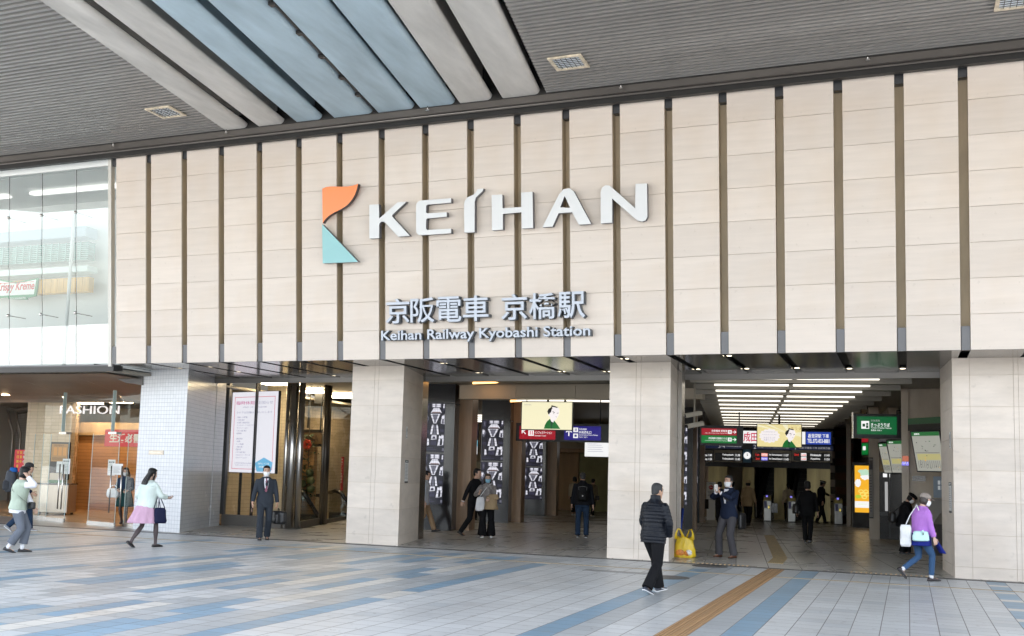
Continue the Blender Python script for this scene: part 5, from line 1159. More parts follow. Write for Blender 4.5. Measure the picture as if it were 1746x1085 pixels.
mb = MB(); mb.tube([(-.24, -.14, .09), (-.24, -.14, .36), (.17, -.14, .36), (.17, -.14, .09)], .012, 6); mb.build('rack', M['dark_metal'], t2)
# red standing banner at the far left
q = gr(33, 872)
t, w, h = board('red_poster', 'red standing poster with yellow writing at the far left wall', 'poster', 24, 767, 45, 806, q.y-.2, rz=0, depth=.03, case=mat('poster_red', (.62, .035, .05), .5), margin=0)
mb = MB(); yel = mat('poster_yellow', (.75, .50, .05), .5)
for i, s_ in enumerate(('お知らせ', '営業中', '本日開催')):
    for j, ch in enumerate(s_): put_writing(mb, ch, w*(.28-.25*i), h*(.38-.2*j), 0.001, w=w*.17, h=h*.13, m=0 if i else 1, depth=.004, bold=.02)
mb.build('lettering', [yel, SHT], t)
mb = MB(); mb.tube([(-w*.3, .05, 0), (-w*.3, .05, -t.location.z)], .02, 6); mb.tube([(w*.3, .05, 0), (w*.3, .05, -t.location.z)], .02, 6); mb.tube([(-w*.3, .05, -.3), (w*.3, .05, -.3)], .012, 6); mb.build('stand', M['dark_metal'], t)
# name plate on the white pier
d0, d1 = Vector((-17.84, 21.0)), Vector((-16.17, 20.68)); d = (d1-d0); c = d0+d*.42; d.normalize()
t = thing('name_plate', 'small bronze name plate on the white tiled pier', 'name plate', (c.x+d.y*.002, c.y-d.x*.002, at(275, 772, 20.85).z), atan2(d.y, d.x))
MB().box(-.27, .27, -.012, .02, -.055, .055).build('plate', mat('plate_bronze', (.45, .40, .34), .35, .3), t); writing('lettering', 'KEIHAN MALL', em('lit_plate', (1, .9, .75), .9), t, 0, 0, -.013, w=.46, h=.05, depth=.006, bold=.02)
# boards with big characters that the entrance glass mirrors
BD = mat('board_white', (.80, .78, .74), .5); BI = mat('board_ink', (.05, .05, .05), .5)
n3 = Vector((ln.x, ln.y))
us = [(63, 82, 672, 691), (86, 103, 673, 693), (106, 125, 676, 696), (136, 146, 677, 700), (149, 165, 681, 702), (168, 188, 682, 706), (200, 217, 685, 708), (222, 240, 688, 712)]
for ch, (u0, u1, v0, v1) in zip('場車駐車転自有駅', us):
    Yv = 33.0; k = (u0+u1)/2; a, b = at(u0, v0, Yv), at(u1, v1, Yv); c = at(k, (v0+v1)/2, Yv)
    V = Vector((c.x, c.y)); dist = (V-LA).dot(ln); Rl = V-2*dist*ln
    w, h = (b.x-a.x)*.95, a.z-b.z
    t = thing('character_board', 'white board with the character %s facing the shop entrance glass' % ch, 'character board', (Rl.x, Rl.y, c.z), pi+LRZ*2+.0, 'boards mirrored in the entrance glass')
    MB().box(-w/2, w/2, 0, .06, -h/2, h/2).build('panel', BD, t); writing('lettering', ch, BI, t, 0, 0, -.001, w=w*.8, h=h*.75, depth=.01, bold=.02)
# ================================================================ glass bay with the white poster screen, revolving posts and doors
GB = thing('glass_bay', 'tall glass bay with steel posts between the tiled pier and the left stone pier', 'glass bay', (0, 0, 0))
YB = 24.35; xb0, xb1 = -17.62, at(492, 800, YB).x
zt = 3.96
for a, b in ((xb0+.05, at(432, 800, YB).x-.02), (at(432, 800, YB).x+.02, xb1)):
    MB().add([(a, YB, .3), (b, YB, .3), (b, YB, zt), (a, YB, zt)], [(0, 1, 2, 3)]).build('glass_pane', M['glass'], GB)
MB().box(xb0, xb1, YB-.06, YB+.08, 0, .30).build('sill', mat('sill_bronze', (.24, .225, .205), .4, .5), GB)
MB().box(at(432, 800, YB).x-.018, at(432, 800, YB).x+.018, YB-.05, YB+.05, .301, zt).build('mullion', M['dark_metal'], GB)
MB().box(xb0, xb0+.05, YB-.05, YB+.05, .301, zt).build('mullion', M['slot_foot'], GB)
MB().box(at(364, 800, YB).x, at(384, 800, YB).x, YB+.05, YB+.12, .301, zt).build('grey_pane', mat('grey_pane', (.16, .17, .165), .25), GB)
mb = MB(); mb.cyl(at(497, 800, YB).x, YB, 0, FZ, .115, seg=24); mb.build('steel_post', M['steel'], GB); mb = MB(); mb.cyl(at(508.5, 800, YB).x, YB+.05, 0, FZ, .085, seg=24); mb.build('steel_post', M['steel'], GB); mb = MB(); mb.cyl(at(487, 800, YB).x, YB-.02, 0, FZ, .055, seg=20); mb.build('steel_post', M['steel'], GB)
DA, DB_, DC = Vector((at(513, 800, YB).x, YB+.1)), Vector((at(553, 800, 27.0).x, 27.0)), Vector((at(604, 800, 31).x, 31.0))
def vpane(a, b, z0, z1, nm='glass_pane', m=None): MB().add([(a.x, a.y, z0), (b.x, b.y, z0), (b.x, b.y, z1), (a.x, a.y, z1)], [(0, 1, 2, 3)]).build(nm, m or M['glass'], GB)
vpane(DA, DB_, .2, zt+.15); vpane(DB_+(DC-DB_)*.08, DC, .12, zt+.15)
MB().wall(DA, DB_, 0, .2, .06).build('door_base', mat('base_bronze', (.11, .10, .09), .4, .5), GB); MB().wall(DB_, DC, 0, .12, .06).build('door_base', mat('base_bronze_b', (.11, .10, .09), .4, .5), GB)
for q, r_ in ((DB_, .10), (DB_+(DC-DB_)*.05, .09), (DB_-(DB_-DA)*.1, .05), (DC, .08)):
    mb = MB(); mb.cyl(q.x, q.y, 0, 4.1, r_, seg=14); mb.build('door_post', mat('post_bronze', (.13, .12, .11), .3, .8), GB)
# what is seen behind the bay
MB().box(-18.0, -17.0, 26.8, 27.0, 0, 4.1).build('bay_wall', M['shop_tile_w'], ST); MB().box(-17.0, at(505, 800, 28).x, 28.0, 28.2, 0, 2.3).build('bay_wall', M['wood_slat'], ST)
MB().box(at(440, 800, 29).x, at(500, 800, 29).x, 29.0, 29.2, 2.31, 4.1).build('bay_wall', mat('bay_orange', (.50, .22, .07), .5), ST)
MB().box(-26, at(585, 800, 36).x, 36.0, 36.2, 0, 4.1).build('bay_wall', M['shop_tile'], ST)
MB().wall((at(560, 800, 35).x, 35.9), (at(612, 800, 32.5).x, 32.5), 0, 4.1, .1).build('bay_wall', M['shop_tile'], ST)
MB().hexa([(-12.25, 22.95, 0), (-11.4, 22.95, 0), (-13.0, 33, 0), (-13.9, 33, 0)], [(-12.25, 22.95, 4.1), (-11.4, 22.95, 4.1), (-13.0, 33, 4.1), (-13.9, 33, 4.1)]).build('bay_side_wall', M['hall_stone'], ST) if False else None
mb = MB(); YF = 28.6
for u0, v0, u1, v1 in ((505, 733, 553, 738), (505, 757, 553, 761), (505, 843, 556, 846)): a, b = at(u0, v1, YF), at(u1, v0, YF); mb.box(a.x, b.x, YF, YF+.08, a.z, b.z)
for u0, v0, u1, v1 in ((524, 650, 527, 730), (544, 650, 549, 760), (519, 760, 522, 850)): a, b = at(u0, v1, YF-.1), at(u1, v0, YF-.1); mb.box(a.x, b.x, YF-.1, YF-.01, a.z, b.z)
a, b = at(536, 688, YF-.2), at(551, 652, YF-.2); mb.box(a.x, b.x, YF-.2, YF-.11, a.z, b.z)
mb.build('bay_steelwork', M['sign_case'], ST)
t, w, h = board('hanging_board', 'brown hanging board with faint numerals behind the glass doors', 'hanging board', 516, 738, 548, 757, 28.2, rz=0, depth=.05, case=mat('board_brown', (.20, .13, .07), .5), margin=0)
writing('lettering', '50 A', mat('board_brown_ink', (.09, .06, .04), .5), t, 0, 0, 0, w=w*.7, h=h*.6, depth=.005, bold=.01)
t, w, h = board('red_poster', 'tall narrow red poster with yellow writing behind the glass doors', 'poster', 571.5, 779, 585.5, 836, 31.4, rz=radians(15), depth=.03, case=mat('poster_crimson', (.36, .015, .025), .5), margin=0)
mb = MB()
for i, s_ in enumerate(('特別ご優待会開催中', '春の感謝セール')):
    for j, ch in enumerate(s_): put_writing(mb, ch, w*(.22-.42*i), h*(.42-.085*j), 0, w=w*.26, h=h*.06, m=i, depth=.004, bold=.02)
put_writing(mb, 'MALL', 0, -h*.42, 0, w=w*.6, h=h*.04, m=1, depth=.004)
mb.build('lettering', [SHT, yel], t)
def pt(mb, w, h):
    R_(mb, -w/2, w/2, -h/2, h/2, 1, 0); put_writing(mb, '2020', w*.02, h*.2, -.004, h=h*.26, m=1, bold=.02); put_writing(mb, '春学期', w*.02, -h*.15, -.004, h=h*.26, m=1, bold=.02)
    for q in ((.34, .36, -.3, .3), (.30, .44, .30, .32), (.30, .44, -.32, -.30)): R_(mb, w*q[0], w*q[1], h*q[2], h*q[3], 2, 1)
simple_sign('pale lit board with black numerals behind the glass doors', 549, 746, 600, 769, 34.5, [em('lit_mint_board', (.62, .68, .55), .8), INK], pt, rz=0)
def pt(mb, w, h):
    R_(mb, -w/2, w/2, -h/2, h/2, 1, 0); put_writing(mb, 'のりば', -w*.3, h*.2, -.004, h=h*.2, m=1); put_writing(mb, '改札口', -w*.3, -h*.25, -.004, h=h*.2, m=1); arrow(mb, w*.36, 0, h*.6, 0, 2, 1)
    for i in range(2):
        for j in range(2): R_(mb, w*(-.05+.16*i), w*(.07+.16*i), h*(-.4+.42*j), h*(-.06+.42*j), 2, 1)
simple_sign('black direction sign with a white arrow behind the glass doors', 568, 724, 604, 737, 33.5, [M['sign_case'], LGREY], pt, rz=0)
# tall white notice screen
t, w, h = board('notice_screen', 'tall white notice screen with a red border in the glass bay', 'notice screen', 393, 668, 471, 806, 24.75, rz=radians(-14), depth=.09, case=M['sign_case'], margin=.012)
mb = MB(); R_(mb, -w/2, w/2, -h/2, h/2, 1, 0); bw = .014
for x0, x1, z0, z1 in ((-.44*w, .44*w, .44*h-bw, .44*h), (-.44*w, .44*w, -.46*h, -.46*h+bw), (-.44*w, -.44*w+bw, -.46*h+bw, .44*h-bw), (.44*w-bw, .44*w, -.46*h+bw, .44*h-bw)): R_(mb, x0, x1, z0, z1, 2, 1)
put_writing(mb, '臨時休館', -.40*w, .365*h, -.004, w=.40*w, h=.045*h, m=2, align='L'); put_writing(mb, 'のお知らせ', .005*w, .365*h, -.004, w=.39*w, h=.042*h, m=3, align='L')
put_writing(mb, '4月8日（水）〜当面の間', 0, .31*h, -.004, w=.52*w, h=.022*h, m=3); put_writing(mb, 'なお下記店舗は営業いたします', 0, .245*h, -.004, w=.78*w, h=.026*h, m=3)
for i, s_ in enumerate(('京橋モール専門店', '＜本館１階＞', '551蓬莱（改札外売店）', 'ケンタッキーフライドチキン', 'ブラウンベーカリー', '＜ホテル館７階＞', '長和歯科', '', '京阪百貨店', '＜B1階＞', 'モール食品館', '＜本館５階＞', '楽器売場', '＜ホテル館５階＞', 'コカルドエラーブテラス', 'コカルドブティック')):
    if s_: put_writing(mb, s_, -.37*w, (.185-.0335*i)*h, -.004, h=.0225*h, m=3, align='L')
put_writing(mb, '※営業時間等は各店舗に', -.38*w, -.385*h, -.004, w=.4*w, h=.015*h, m=3, align='L'); put_writing(mb, 'お問い合わせください', -.36*w, -.41*h, -.004, w=.36*w, h=.015*h, m=3, align='L')
mb.prism([(.26*w, -.31*h), (.07*w, -.38*h), (.12*w, -.485*h), (.42*w, -.485*h), (.45*w, -.37*h)], -.0095, -.0067, 4); put_writing(mb, '詳しくは', .26*w, -.385*h, -.0098, w=.24*w, h=.022*h, m=5); put_writing(mb, '京阪HP', .26*w, -.425*h, -.0098, w=.2*w, h=.022*h, m=5)
mb.build('display', [PAPER, PRED, PINKT, GREYT, SKYB, WHITE], t)
mb = MB(); mb.box(-.05, .05, .09, .15, -h/2, 4.0-t.location.z); mb.box(-.28*w, -.28*w+.05, .03, .09, -t.location.z, -h/2-.013); mb.build('post', M['sign_case'], t)
# escalators behind the doors
def handrail(label, pts, thing_name='escalator'):
    t = thing(thing_name, label, 'escalator', (0, 0, 0), 0, 'escalators behind the glass doors'); P = [at(u, v, Y) for u, v, Y in pts]
    mb = MB(); mb.tube(P, .065, 10); mb.build('handrail', M['sign_black'], t)
    mb = MB(); k = len(P)
    for a, b in zip(P, P[1:]): mb.add([(a.x, a.y, max(0, a.z-.75)), (b.x, b.y, max(0, b.z-.75)), (b.x, b.y, b.z-.05), (a.x, a.y, a.z-.05)], [(0, 1, 2, 3)])
    mb.build('balustrade', glass_mat('escalator_glass', (.6, .62, .58), .03, .06), t)
    mb = MB(); a, b = P[0], P[-1]; mb.wall((a.x, a.y), (b.x, b.y), 0, .22, .1); mb.build('skirt', M['dark_metal'], t)
handrail('left escalator with a black handrail behind the glass doors', [(504, 845, 28.0), (507, 836, 27.6), (515, 838, 27.5), (524, 850, 27.6), (535, 868, 27.8), (545, 884, 28.0)])
handrail('right escalator with a black handrail behind the glass doors', [(562, 840, 30.2), (572, 837, 30.0), (582, 841, 30.0), (590, 852, 30.1), (597, 866, 30.3), (604, 882, 30.5)])
# hanging plant garland with a red flower
t = thing('plant_garland', 'dark hanging plant garland with a red flower behind the glass doors', 'plant', at(524, 800, 27.9))
R = random.Random(5); mb = MB()
for k in range(260):
    z = R.uniform(-1.0, 1.1); x, y = R.gauss(0, .12), R.gauss(0, .12); r_ = R.uniform(.04, .09); a = R.uniform(0, 6.28); b = R.uniform(-.8, .8)
    e1 = Vector((cos(a), sin(a), b)).normalized()*r_; e2 = e1.cross(Vector((R.uniform(-1, 1), R.uniform(-1, 1), 1)).normalized())*.6; c = Vector((x, y, z)); mb.add([c-e1, c+e2, c+e1, c-e2], [(0, 1, 2, 3)])
mb.build('leaves', mat('plant_green', (.05, .09, .035), .5), t); mb = MB(); mb.tube([(0, 0, -1.0), (.03, 0, 0), (0, 0, 4.1-t.location.z)], .012, 6); mb.build('stem', M['dark_metal'], t)
mb = MB()
for k in range(7): a = 2*pi*k/7; mb.ball((.0+.1*cos(a), -.08, .75+.1*sin(a)), (.07, .03, .07), 8, 6)
mb.build('flower', mat('flower_red', (.55, .04, .02), .5), t); mb = MB()
for q in ((.12, -.05, -.1), (-.1, -.1, -.45), (.15, 0, -.6), (0, -.1, -.85), (.2, -.1, -.35)): mb.ball(q, .13, 10, 7)
mb.build('gourd', mat('gourd_green', (.07, .09, .03), .5), t)
for i, (u0, u1, Y) in enumerate(((446, 500, 25.3), (512, 545, 28.0), (560, 600, 30))):
    p, q = at(u0, 640, Y), at(u1, 640, Y); tag(MB().box(p.x, q.x, Y, Y+.5, 4.0, 4.06).build('strip_light', emis('bay_strip', (1, .76, .46), 40)), ['warm strip light above the white notice screen', 'warm strip light above the left glass doors', 'warm strip light above the right glass doors'][i], 'strip light', 'strip lights in the glass bay')

UL = emis('upper_fill_strip', (1, .98, .94), 1.4)  # added lamps that brighten the room behind the upper glass
for i in range(3): tag(MB().box(-30+i*4.2, -26.6+i*4.2, 20.6, 20.8, 8.66, 8.72).build('strip_light', UL), ['left', 'middle', 'right'][i]+' added strip light in the ceiling of the room behind the upper glass wall', 'strip light', 'added strip lights behind the upper glass')
# ================================================================ people
def bake(mb, name, mats, voxel, smooth=4, parent=None, keep=False):
    o = mb.build(name, mats, None)
    if voxel:
        r = o.modifiers.new('r', 'REMESH'); r.mode = 'VOXEL'; r.voxel_size = voxel; r.use_smooth_shade = True
        s = o.modifiers.new('s', 'SMOOTH'); s.factor = .5; s.iterations = smooth
        dg = bpy.context.evaluated_depsgraph_get(); dg.update()
        me = bpy.data.meshes.new_from_object(o.evaluated_get(dg)); me.name = name
        old = o.data; o.modifiers.clear(); o.data = me; bpy.data.meshes.remove(old)
        me.materials.clear()
        for m in (mats if isinstance(mats, (list, tuple)) else [mats]): me.materials.append(m)
        me.polygons.foreach_set('use_smooth', [True]*len(me.polygons)); me.polygons.foreach_set('material_index', [0]*len(me.polygons))
    if parent: o.parent = parent
    return o
def V(*a): return Vector(a)
def ell(c, ux, uy, rx, ry, seg=20): return [c+ux*(rx*cos(2*pi*k/seg))+uy*(ry*sin(2*pi*k/seg)) for k in range(seg)]
def lerp(tab, s):
    if s <= tab[0][0]: return tab[0][1:]
    for a, b in zip(tab, tab[1:]):
        if s <= b[0]:
            t = (s-a[0])/(b[0]-a[0]); t = t*t*(3-2*t) if False else t
            return tuple(p+(q-p)*t for p, q in zip(a[1:], b[1:]))
    return tab[-1][1:]
def ik(a, b, l1, l2, pole):
    d = b-a; L = min(d.length, (l1+l2)*.999); u = d.normalized()
    x = (l1*l1-l2*l2+L*L)/(2*L); h = sqrt(max(0, l1*l1-x*x)); p = (pole-u*pole.dot(u)).normalized()
    return a+u*x+p*h, a+u*L
TOR = [(-.14, .150, .112), (-.04, .168, .122), (.04, .160, .115), (.14, .142, .102), (.26, .158, .112), (.36, .172, .118), (.42, .168, .108), (.465, .140, .090), (.50, .095, .074), (.525, .070, .066), (.56, .056, .058)]
HEADR = [(-.120, .022, -.062, .020), (-.110, .040, -.048, .040), (-.085, .054, -.030, .064), (-.05, .063, -.014, .082), (-.01, .070, -.004, .093), (.03, .0745, .004, .097), (.06, .073, .010, .094), (.09, .062, .013, .080), (.108, .042, .014, .056), (.117, .016, .014, .022)]
SKIN_M = {}
def skin(k):
    if k not in SKIN_M:
        c = {'a': (.50, .30, .21), 'b': (.56, .36, .27), 'c': (.44, .26, .17)}[k]
        SKIN_M[k] = mat('skin_tone', c, .5, noise_s=30, var=.06)
    return SKIN_M[k]
CL = {}
def cloth(name, c, rough=.8, bump=.5, s=14, stretch=(1, 1, .45), noise=5, var=.14, **k):
    key = (name, c)
    if key not in CL: k.setdefault('spec', .12); c = tuple(x*.62 if max(c) < .03 else x for x in c); CL[key] = mat(name, c, rough, noise_s=noise, var=var, bump=bump, bump_s=s, stretch=stretch, **k)
    return CL[key]
HAIR_BLACK = mat('hair_black', (.007, .0065, .0065), .4, spec=.25, noise_s=60, var=.5, bump=.6, bump_s=90, stretch=(1, 1, .15)); HAIR_GREY = mat('hair_grey', (.022, .021, .021), .6, noise_s=120, var=.6, bump=.5, bump_s=150); HAIR_BROWN = mat('hair_brown', (.028, .018, .013), .4, noise_s=60, var=.5, bump=.6, bump_s=90, stretch=(1, 1, .15))
MASK = mat('face_mask_white', (.78, .78, .78), .7); MASKB = mat('face_mask_blue', (.25, .48, .62), .7)
EYE = mat('eye_dark', (.012, .01, .01), .2); LIP = mat('lip_tone', (.38, .16, .13), .5)
SHOE_B = mat('shoe_black', (.012, .012, .013), .3, coat=.2); SHOE_BR = mat('shoe_brown', (.12, .045, .022), .3, coat=.3); SOLE_W = mat('sole_white', (.72, .72, .72), .6); SHOE_W = mat('shoe_white', (.70, .70, .68), .5)
def hand(mb, wrist, d, n, curl, k=1.):
    """palm, four fingers of different lengths and a thumb from the side of the palm; d = along the hand, n = palm side, curl in radians per knuckle"""
    d = d.normalized(); n = (n-d*n.dot(d)).normalized(); w = d.cross(n)
    R = [ell(wrist+d*(t*k), w, n, a*k, b*k, 10) for t, a, b in ((-.03, .026, .020), (.0, .027, .019), (.03, .036, .017), (.06, .041, .015), (.088, .039, .012))]
    mb.rings(R)
    for i, (off, ln) in enumerate(((-.029, .066), (-.010, .078), (.010, .074), (.028, .058))):
        p = wrist+d*(.080*k)+w*(off*k); pts = [p]; a = curl*.5
        for q in (.46, .32, .24):
            p = p+(d*cos(a)+n*sin(a))*(ln*q*k)+w*(off*.10*q*k); pts.append(p); a += curl
        mb.tube(pts, [.0092*k, .0088*k, .0080*k, .0066*k], 8)
    for sgn in (1,):
        b = wrist+d*(.022*k)+w*(.028*k*hand.side)
        q1 = b+(d*.6+w*.75*hand.side+n*.35).normalized()*(.040*k); q2 = q1+(d*.85+w*.30*hand.side+n*.45).normalized()*(.032*k); q3 = q2+(d*.9+n*.45-w*.05*hand.side).normalized()*(.024*k)
        mb.tube([b, q1, q2, q3], [.0125*k, .0105*k, .0095*k, .0070*k], 8)
hand.side = 1
def person(u, v, h, phi, label, P=None, near=True, group=None):
    """u, v = where the feet meet the floor in the photo; h = height; phi = facing, 0 towards the camera, 90 to the right"""
    P = P or {}; g_ = P.get('at') or gr(u, v, P.get('z0', .003)); S_ = h/1.72
    rz = -atan2(g_.x, g_.y)+radians(phi)
    vx = (.0065 if near else .011)
    lean = radians(P.get('lean', 2)); U = V(0, -sin(lean), cos(lean)); X = V(1, 0, 0); YY = U.cross(X)
    pel = V(*P.get('pelvis', (0, 0, .93))); T = lambda s: pel+U*s
    twist = radians(P.get('twist', 0))
    fat = P.get('fat', 1.)
    # joints
    J = {}
    for s, nm in ((1, 'L'), (-1, 'R')):
        fx, fy, fz, fp = P.get('foot'+nm, (s*.10, 0, .08, 0))[:4]
        hip = T(-.03)+X*(.088*s); knee, ank = ik(hip, V(fx, fy, fz), .425, .415, V(s*.08, -1, 0))
        sh = T(.436)+X*(.176*s*P.get('shw', 1.)); hd = V(*P.get('hand'+nm, (s*.25, -.03, .80))); pole = V(*P.get('pole'+nm, (s*.55, .8, -.4)))
        elb, wr = ik(sh, hd, .275, .245, pole)
        J[nm] = (hip, knee, ank, fp, sh, elb, wr, s)
    nb = T(.53); hy, hp = radians(P.get('hyaw', 0)), radians(P.get('hpitch', 6))
    HM = Matrix.Translation(nb+V(0, -.012, 0)+U*.0) @ Matrix.Rotation(hy, 4, 'Z') @ Matrix.Rotation(hp, 4, 'X') @ Matrix.Translation((0, -.012, .135))
    H = lambda x, y, z: HM @ V(x, y, z)
    # body
    mb = MB(); thin = .90
    mb.rings([ell(T(s), X, YY, *(q*thin for q in lerp(TOR, s))) for s in (-.13, -.08, -.03, .03, .09, .15, .22, .3, .38, .43, .47, .50, .525)])
    mb.tube([T(.50), nb+U*.03, H(0, .02, -.075)], [.058, .054, .052], 14)
    mb.rings([[H(rx*cos(2*pi*k/20), cy+ry*sin(2*pi*k/20), z) for k in range(20)] for z, rx, cy, ry in HEADR])
    mb.rings([[H(x_+a*.011*cos(2*pi*k/8), y_+a*.011*sin(2*pi*k/8), z_) for k in range(8)] for x_, y_, z_, a in ((0, -.092, .025, .5), (0, -.100, .0, .7), (0, -.110, -.028, 1.1), (0, -.102, -.040, 1.1), (0, -.09, -.045, .6))])
    for s in (1, -1): mb.ball(H(s*.074, .012, -.008), (.010, .018, .030), 10, 8)
    for nm in 'LR':
        hip, knee, ank, fp, sh, elb, wr, s = J[nm]
        mb.tube([T(-.02)+X*.05*s, hip, hip*.5+knee*.5, knee, knee*.6+ank*.4, knee*.2+ank*.8, ank-V(0, 0, .03)], [.07, .082*fat, .068*fat, .050, .050*fat, .036, .034], 14)
        mb.tube([T(.43)+X*.11*s, sh, sh*.5+elb*.5, elb, elb*.6+wr*.4, wr], [.05, .050, .043, .036, .036, .026], 12)
        if not P.get('nohand'+nm):
            hdir = V(*P['hdir'+nm]) if 'hdir'+nm in P else (wr-elb); pn = V(*P.get('palm'+nm, (-s, .0, .0))); hand.side = -1 if (pn.cross(hdir)).dot(V(0, -1, .3)) > 0 else 1
            hand.side *= P.get('thumb'+nm, 1)
            hand(mb, wr, hdir, pn, P.get('curl'+nm, .35), 1.02)
        ft = V(0, -1, 0); fm = Matrix.Translation(ank) @ Matrix.Rotation(radians(fp), 4, 'X')
        mb.rings([[fm @ V(.032*rr*cos(2*pi*k/10), yy, zz+.028*rr*sin(2*pi*k/10)) for k in range(10)] for yy, zz, rr in ((.045, -.045, .8), (.0, -.04, 1.05), (-.06, -.05, 1.1), (-.12, -.057, .9), (-.15, -.06, .5))])
    o = bake(mb, 'person', skin(P.get('skin', 'a')), vx, 3)
    if P.get('stockings'):                     # sheer dark stockings: the same leg surface from the knee down
        me = o.data; me.materials.append(P['stockings']); zk = pel.z-.10
        for p in me.polygons:
            if p.center.z < zk and abs(p.center.x) < .2: p.material_index = 1
    tag(o, label, 'person', group)
    o.location = (g_.x, g_.y, g_.z); o.rotation_euler = (0, 0, rz); o.scale = (S_,)*3
    def child(mb, name, m, voxel=None, smooth=4): return bake(mb, name, m, voxel, smooth, o)
    # face
    if P.get('face', near):
        for s in (1, -1):
            e = MB(); e.ball(H(s*.031, -.088, .018), (.012, .006, .006), 10, 6); child(e, 'eye', EYE)
            e = MB(); e.tube([H(s*.014, -.0955, .040), H(s*.032, -.0925, .045), H(s*.050, -.081, .040)], [.0035, .0045, .003], 6); child(e, 'eyebrow', P.get('hairm', HAIR_BLACK))
        if not P.get('mask'): e = MB(); e.ball(H(0, -.090, -.066), (.022, .006, .006), 10, 6); child(e, 'mouth', LIP)
    if P.get('mask'):
        e = MB(); e.rings([[H(rx*cos(a), cy-ry*sin(a), z) for a in [pi*k/12 for k in range(13)]]+[H(rx*.9*cos(a), cy+.012-ry*.9*sin(a), z) for a in [pi-pi*k/12 for k in range(13)]] for z, rx, cy, ry in ((-.112, .046, -.040, .056), (-.09, .060, -.028, .078), (-.06, .070, -.018, .098), (-.03, .073, -.012, .106), (-.008, .068, -.012, .098))])
        child(e, 'face_mask', MASKB if P['mask'] == 'blue' else MASK)
        e = MB()
        for s in (1, -1): e.tube([H(s*.066, -.03, -.02), H(s*.080, .01, .005), H(s*.078, .028, -.02), H(s*.066, -.02, -.085)], .002, 5)
        child(e, 'mask_strap', MASK)
    # hair and hats
    hm = P.get('hairm', HAIR_BLACK); hs = P.get('hair', 'short')
    e = MB()
    HR = lambda t: [r for r in t if not P.get('cap') or r[0] < .045]
    if hs in ('short', 'buzz', 'bob', 'long', 'bun'):
        k = {'short': 1., 'buzz': .97, 'bob': 1.09, 'long': 1.05, 'bun': 1.02}[hs]
        e.rings([[H(rx*k*cos(a), cy+ry*k*sin(a), z*k+.004) for a in [2*pi*i/24 for i in range(24)]] for z, rx, cy, ry in HR(((-.072, .040, .070, .024), (-.05, .062, .050, .048), (.0, .079, .032, .072), (.035, .082, .028, .082), (.065, .082, .022, .088), (.088, .076, .010, .094), (.112, .055, .012, .074), (.126, .025, .014, .034)))])
        if hs == 'bob': e.rings([[H(.092*r_*cos(a), .022+.085*r_*sin(a), z) for a in [2*pi*i/24 for i in range(24)]] for z, r_ in HR(((-.10, .55), (-.085, .86), (-.04, 1.02), (.02, 1.0), (.07, .95), (.11, .6)))])
        if hs in ('short', 'buzz'):
            for s in (1, -1): e.ball(H(s*.072, -.01, .03), (.010, .03, .04), 10, 7)
        if hs == 'long':
            L_ = P.get('hairlen', .42); b0 = H(0, .05, .02)
            R = []
            for i in range(12):
                t = i/11; z = b0.z-L_*t; wdt = .084+.030*sin(pi*min(1, t*1.1))-.05*max(0, t-.75)*2; dp = .045-.02*t; y = b0.y+.01+(P.get('hairback', .14)-.06)*min(1, t*2.4)-.015*t
                c = V(b0.x, y, z); hr = V(cos(hy), sin(hy), 0); hb = V(-sin(hy), cos(hy), 0); c = V(nb.x, nb.y, z)+hb*(y-nb.y)
                R.append([c+hr*(wdt*cos(2*pi*k/22)*(1+.05*sin(k*2.3+i)))+hb*(dp*sin(2*pi*k/22)*(1+.12*sin(k*3.1+i*.6))) for k in range(22)])
            e.rings(R)
            for s in (1, -1): e.tube([H(s*.074, -.02, .05), H(s*.082, -.01, -.03), H(s*.085, .0, -.13), nb+V(s*.088, .01, -.10)], [.018, .022, .024, .012], 8)
        if hs == 'bun': e.ball(H(0, .095, -.06), .045, 12, 8); e.tube([H(0, .09, -.06), H(0, .10, -.20)], [.035, .02], 10)
        child(e, 'hair', hm, .0055 if near else .009, 2)
    if P.get('cap'):
        cm, kind = P['cap']; e = MB()
        if kind == 'cap':
            e.rings([[H(r_*.088*cos(a), .010+r_*.108*sin(a), z) for a in [2*pi*i/24 for i in range(24)]] for z, r_ in ((.030, 1.0), (.06, 1.01), (.09, .94), (.118, .72), (.134, .4), (.140, .1))])
            e.rings([[H(.075*w_*cos(a), y_+.004*sin(a), z_+.006*sin(a)) for a in [2*pi*i/14 for i in range(14)]] for y_, z_, w_ in ((-.085, .046, 1.0), (-.115, .040, .98), (-.145, .032, .82), (-.168, .024, .45))])
        elif kind == 'bucket':
            e.rings([[H(r_*.088*cos(a), .008+r_*.104*sin(a), z) for a in [2*pi*i/24 for i in range(24)]] for z, r_ in ((.012, 1.55), (.020, 1.5), (.05, 1.02), (.09, .97), (.125, .86), (.136, .5))])
        elif kind == 'beret':
            e.rings([[H(r_*.088*cos(a)+0, .004+r_*.104*sin(a), z) for a in [2*pi*i/24 for i in range(24)]] for z, r_ in ((.045, 1.0), (.06, 1.3), (.085, 1.35), (.115, 1.1), (.135, .5))])
        else:
            e.rings([[H(r_*.088*cos(a), .008+r_*.106*sin(a), z) for a in [2*pi*i/24 for i in range(24)]] for z, r_ in ((.03, 1.0), (.075, 1.02), (.088, 1.28), (.115, 1.24), (.128, .6))])
            e.rings([[H(.07*w_*cos(a), y_+.004*sin(a), z_+.005*sin(a)) for a in [2*pi*i/14 for i in range(14)]] for y_, z_, w_ in ((-.09, .046, 1.0), (-.125, .034, .8), (-.145, .026, .4))])
        child(e, 'hat', cm)
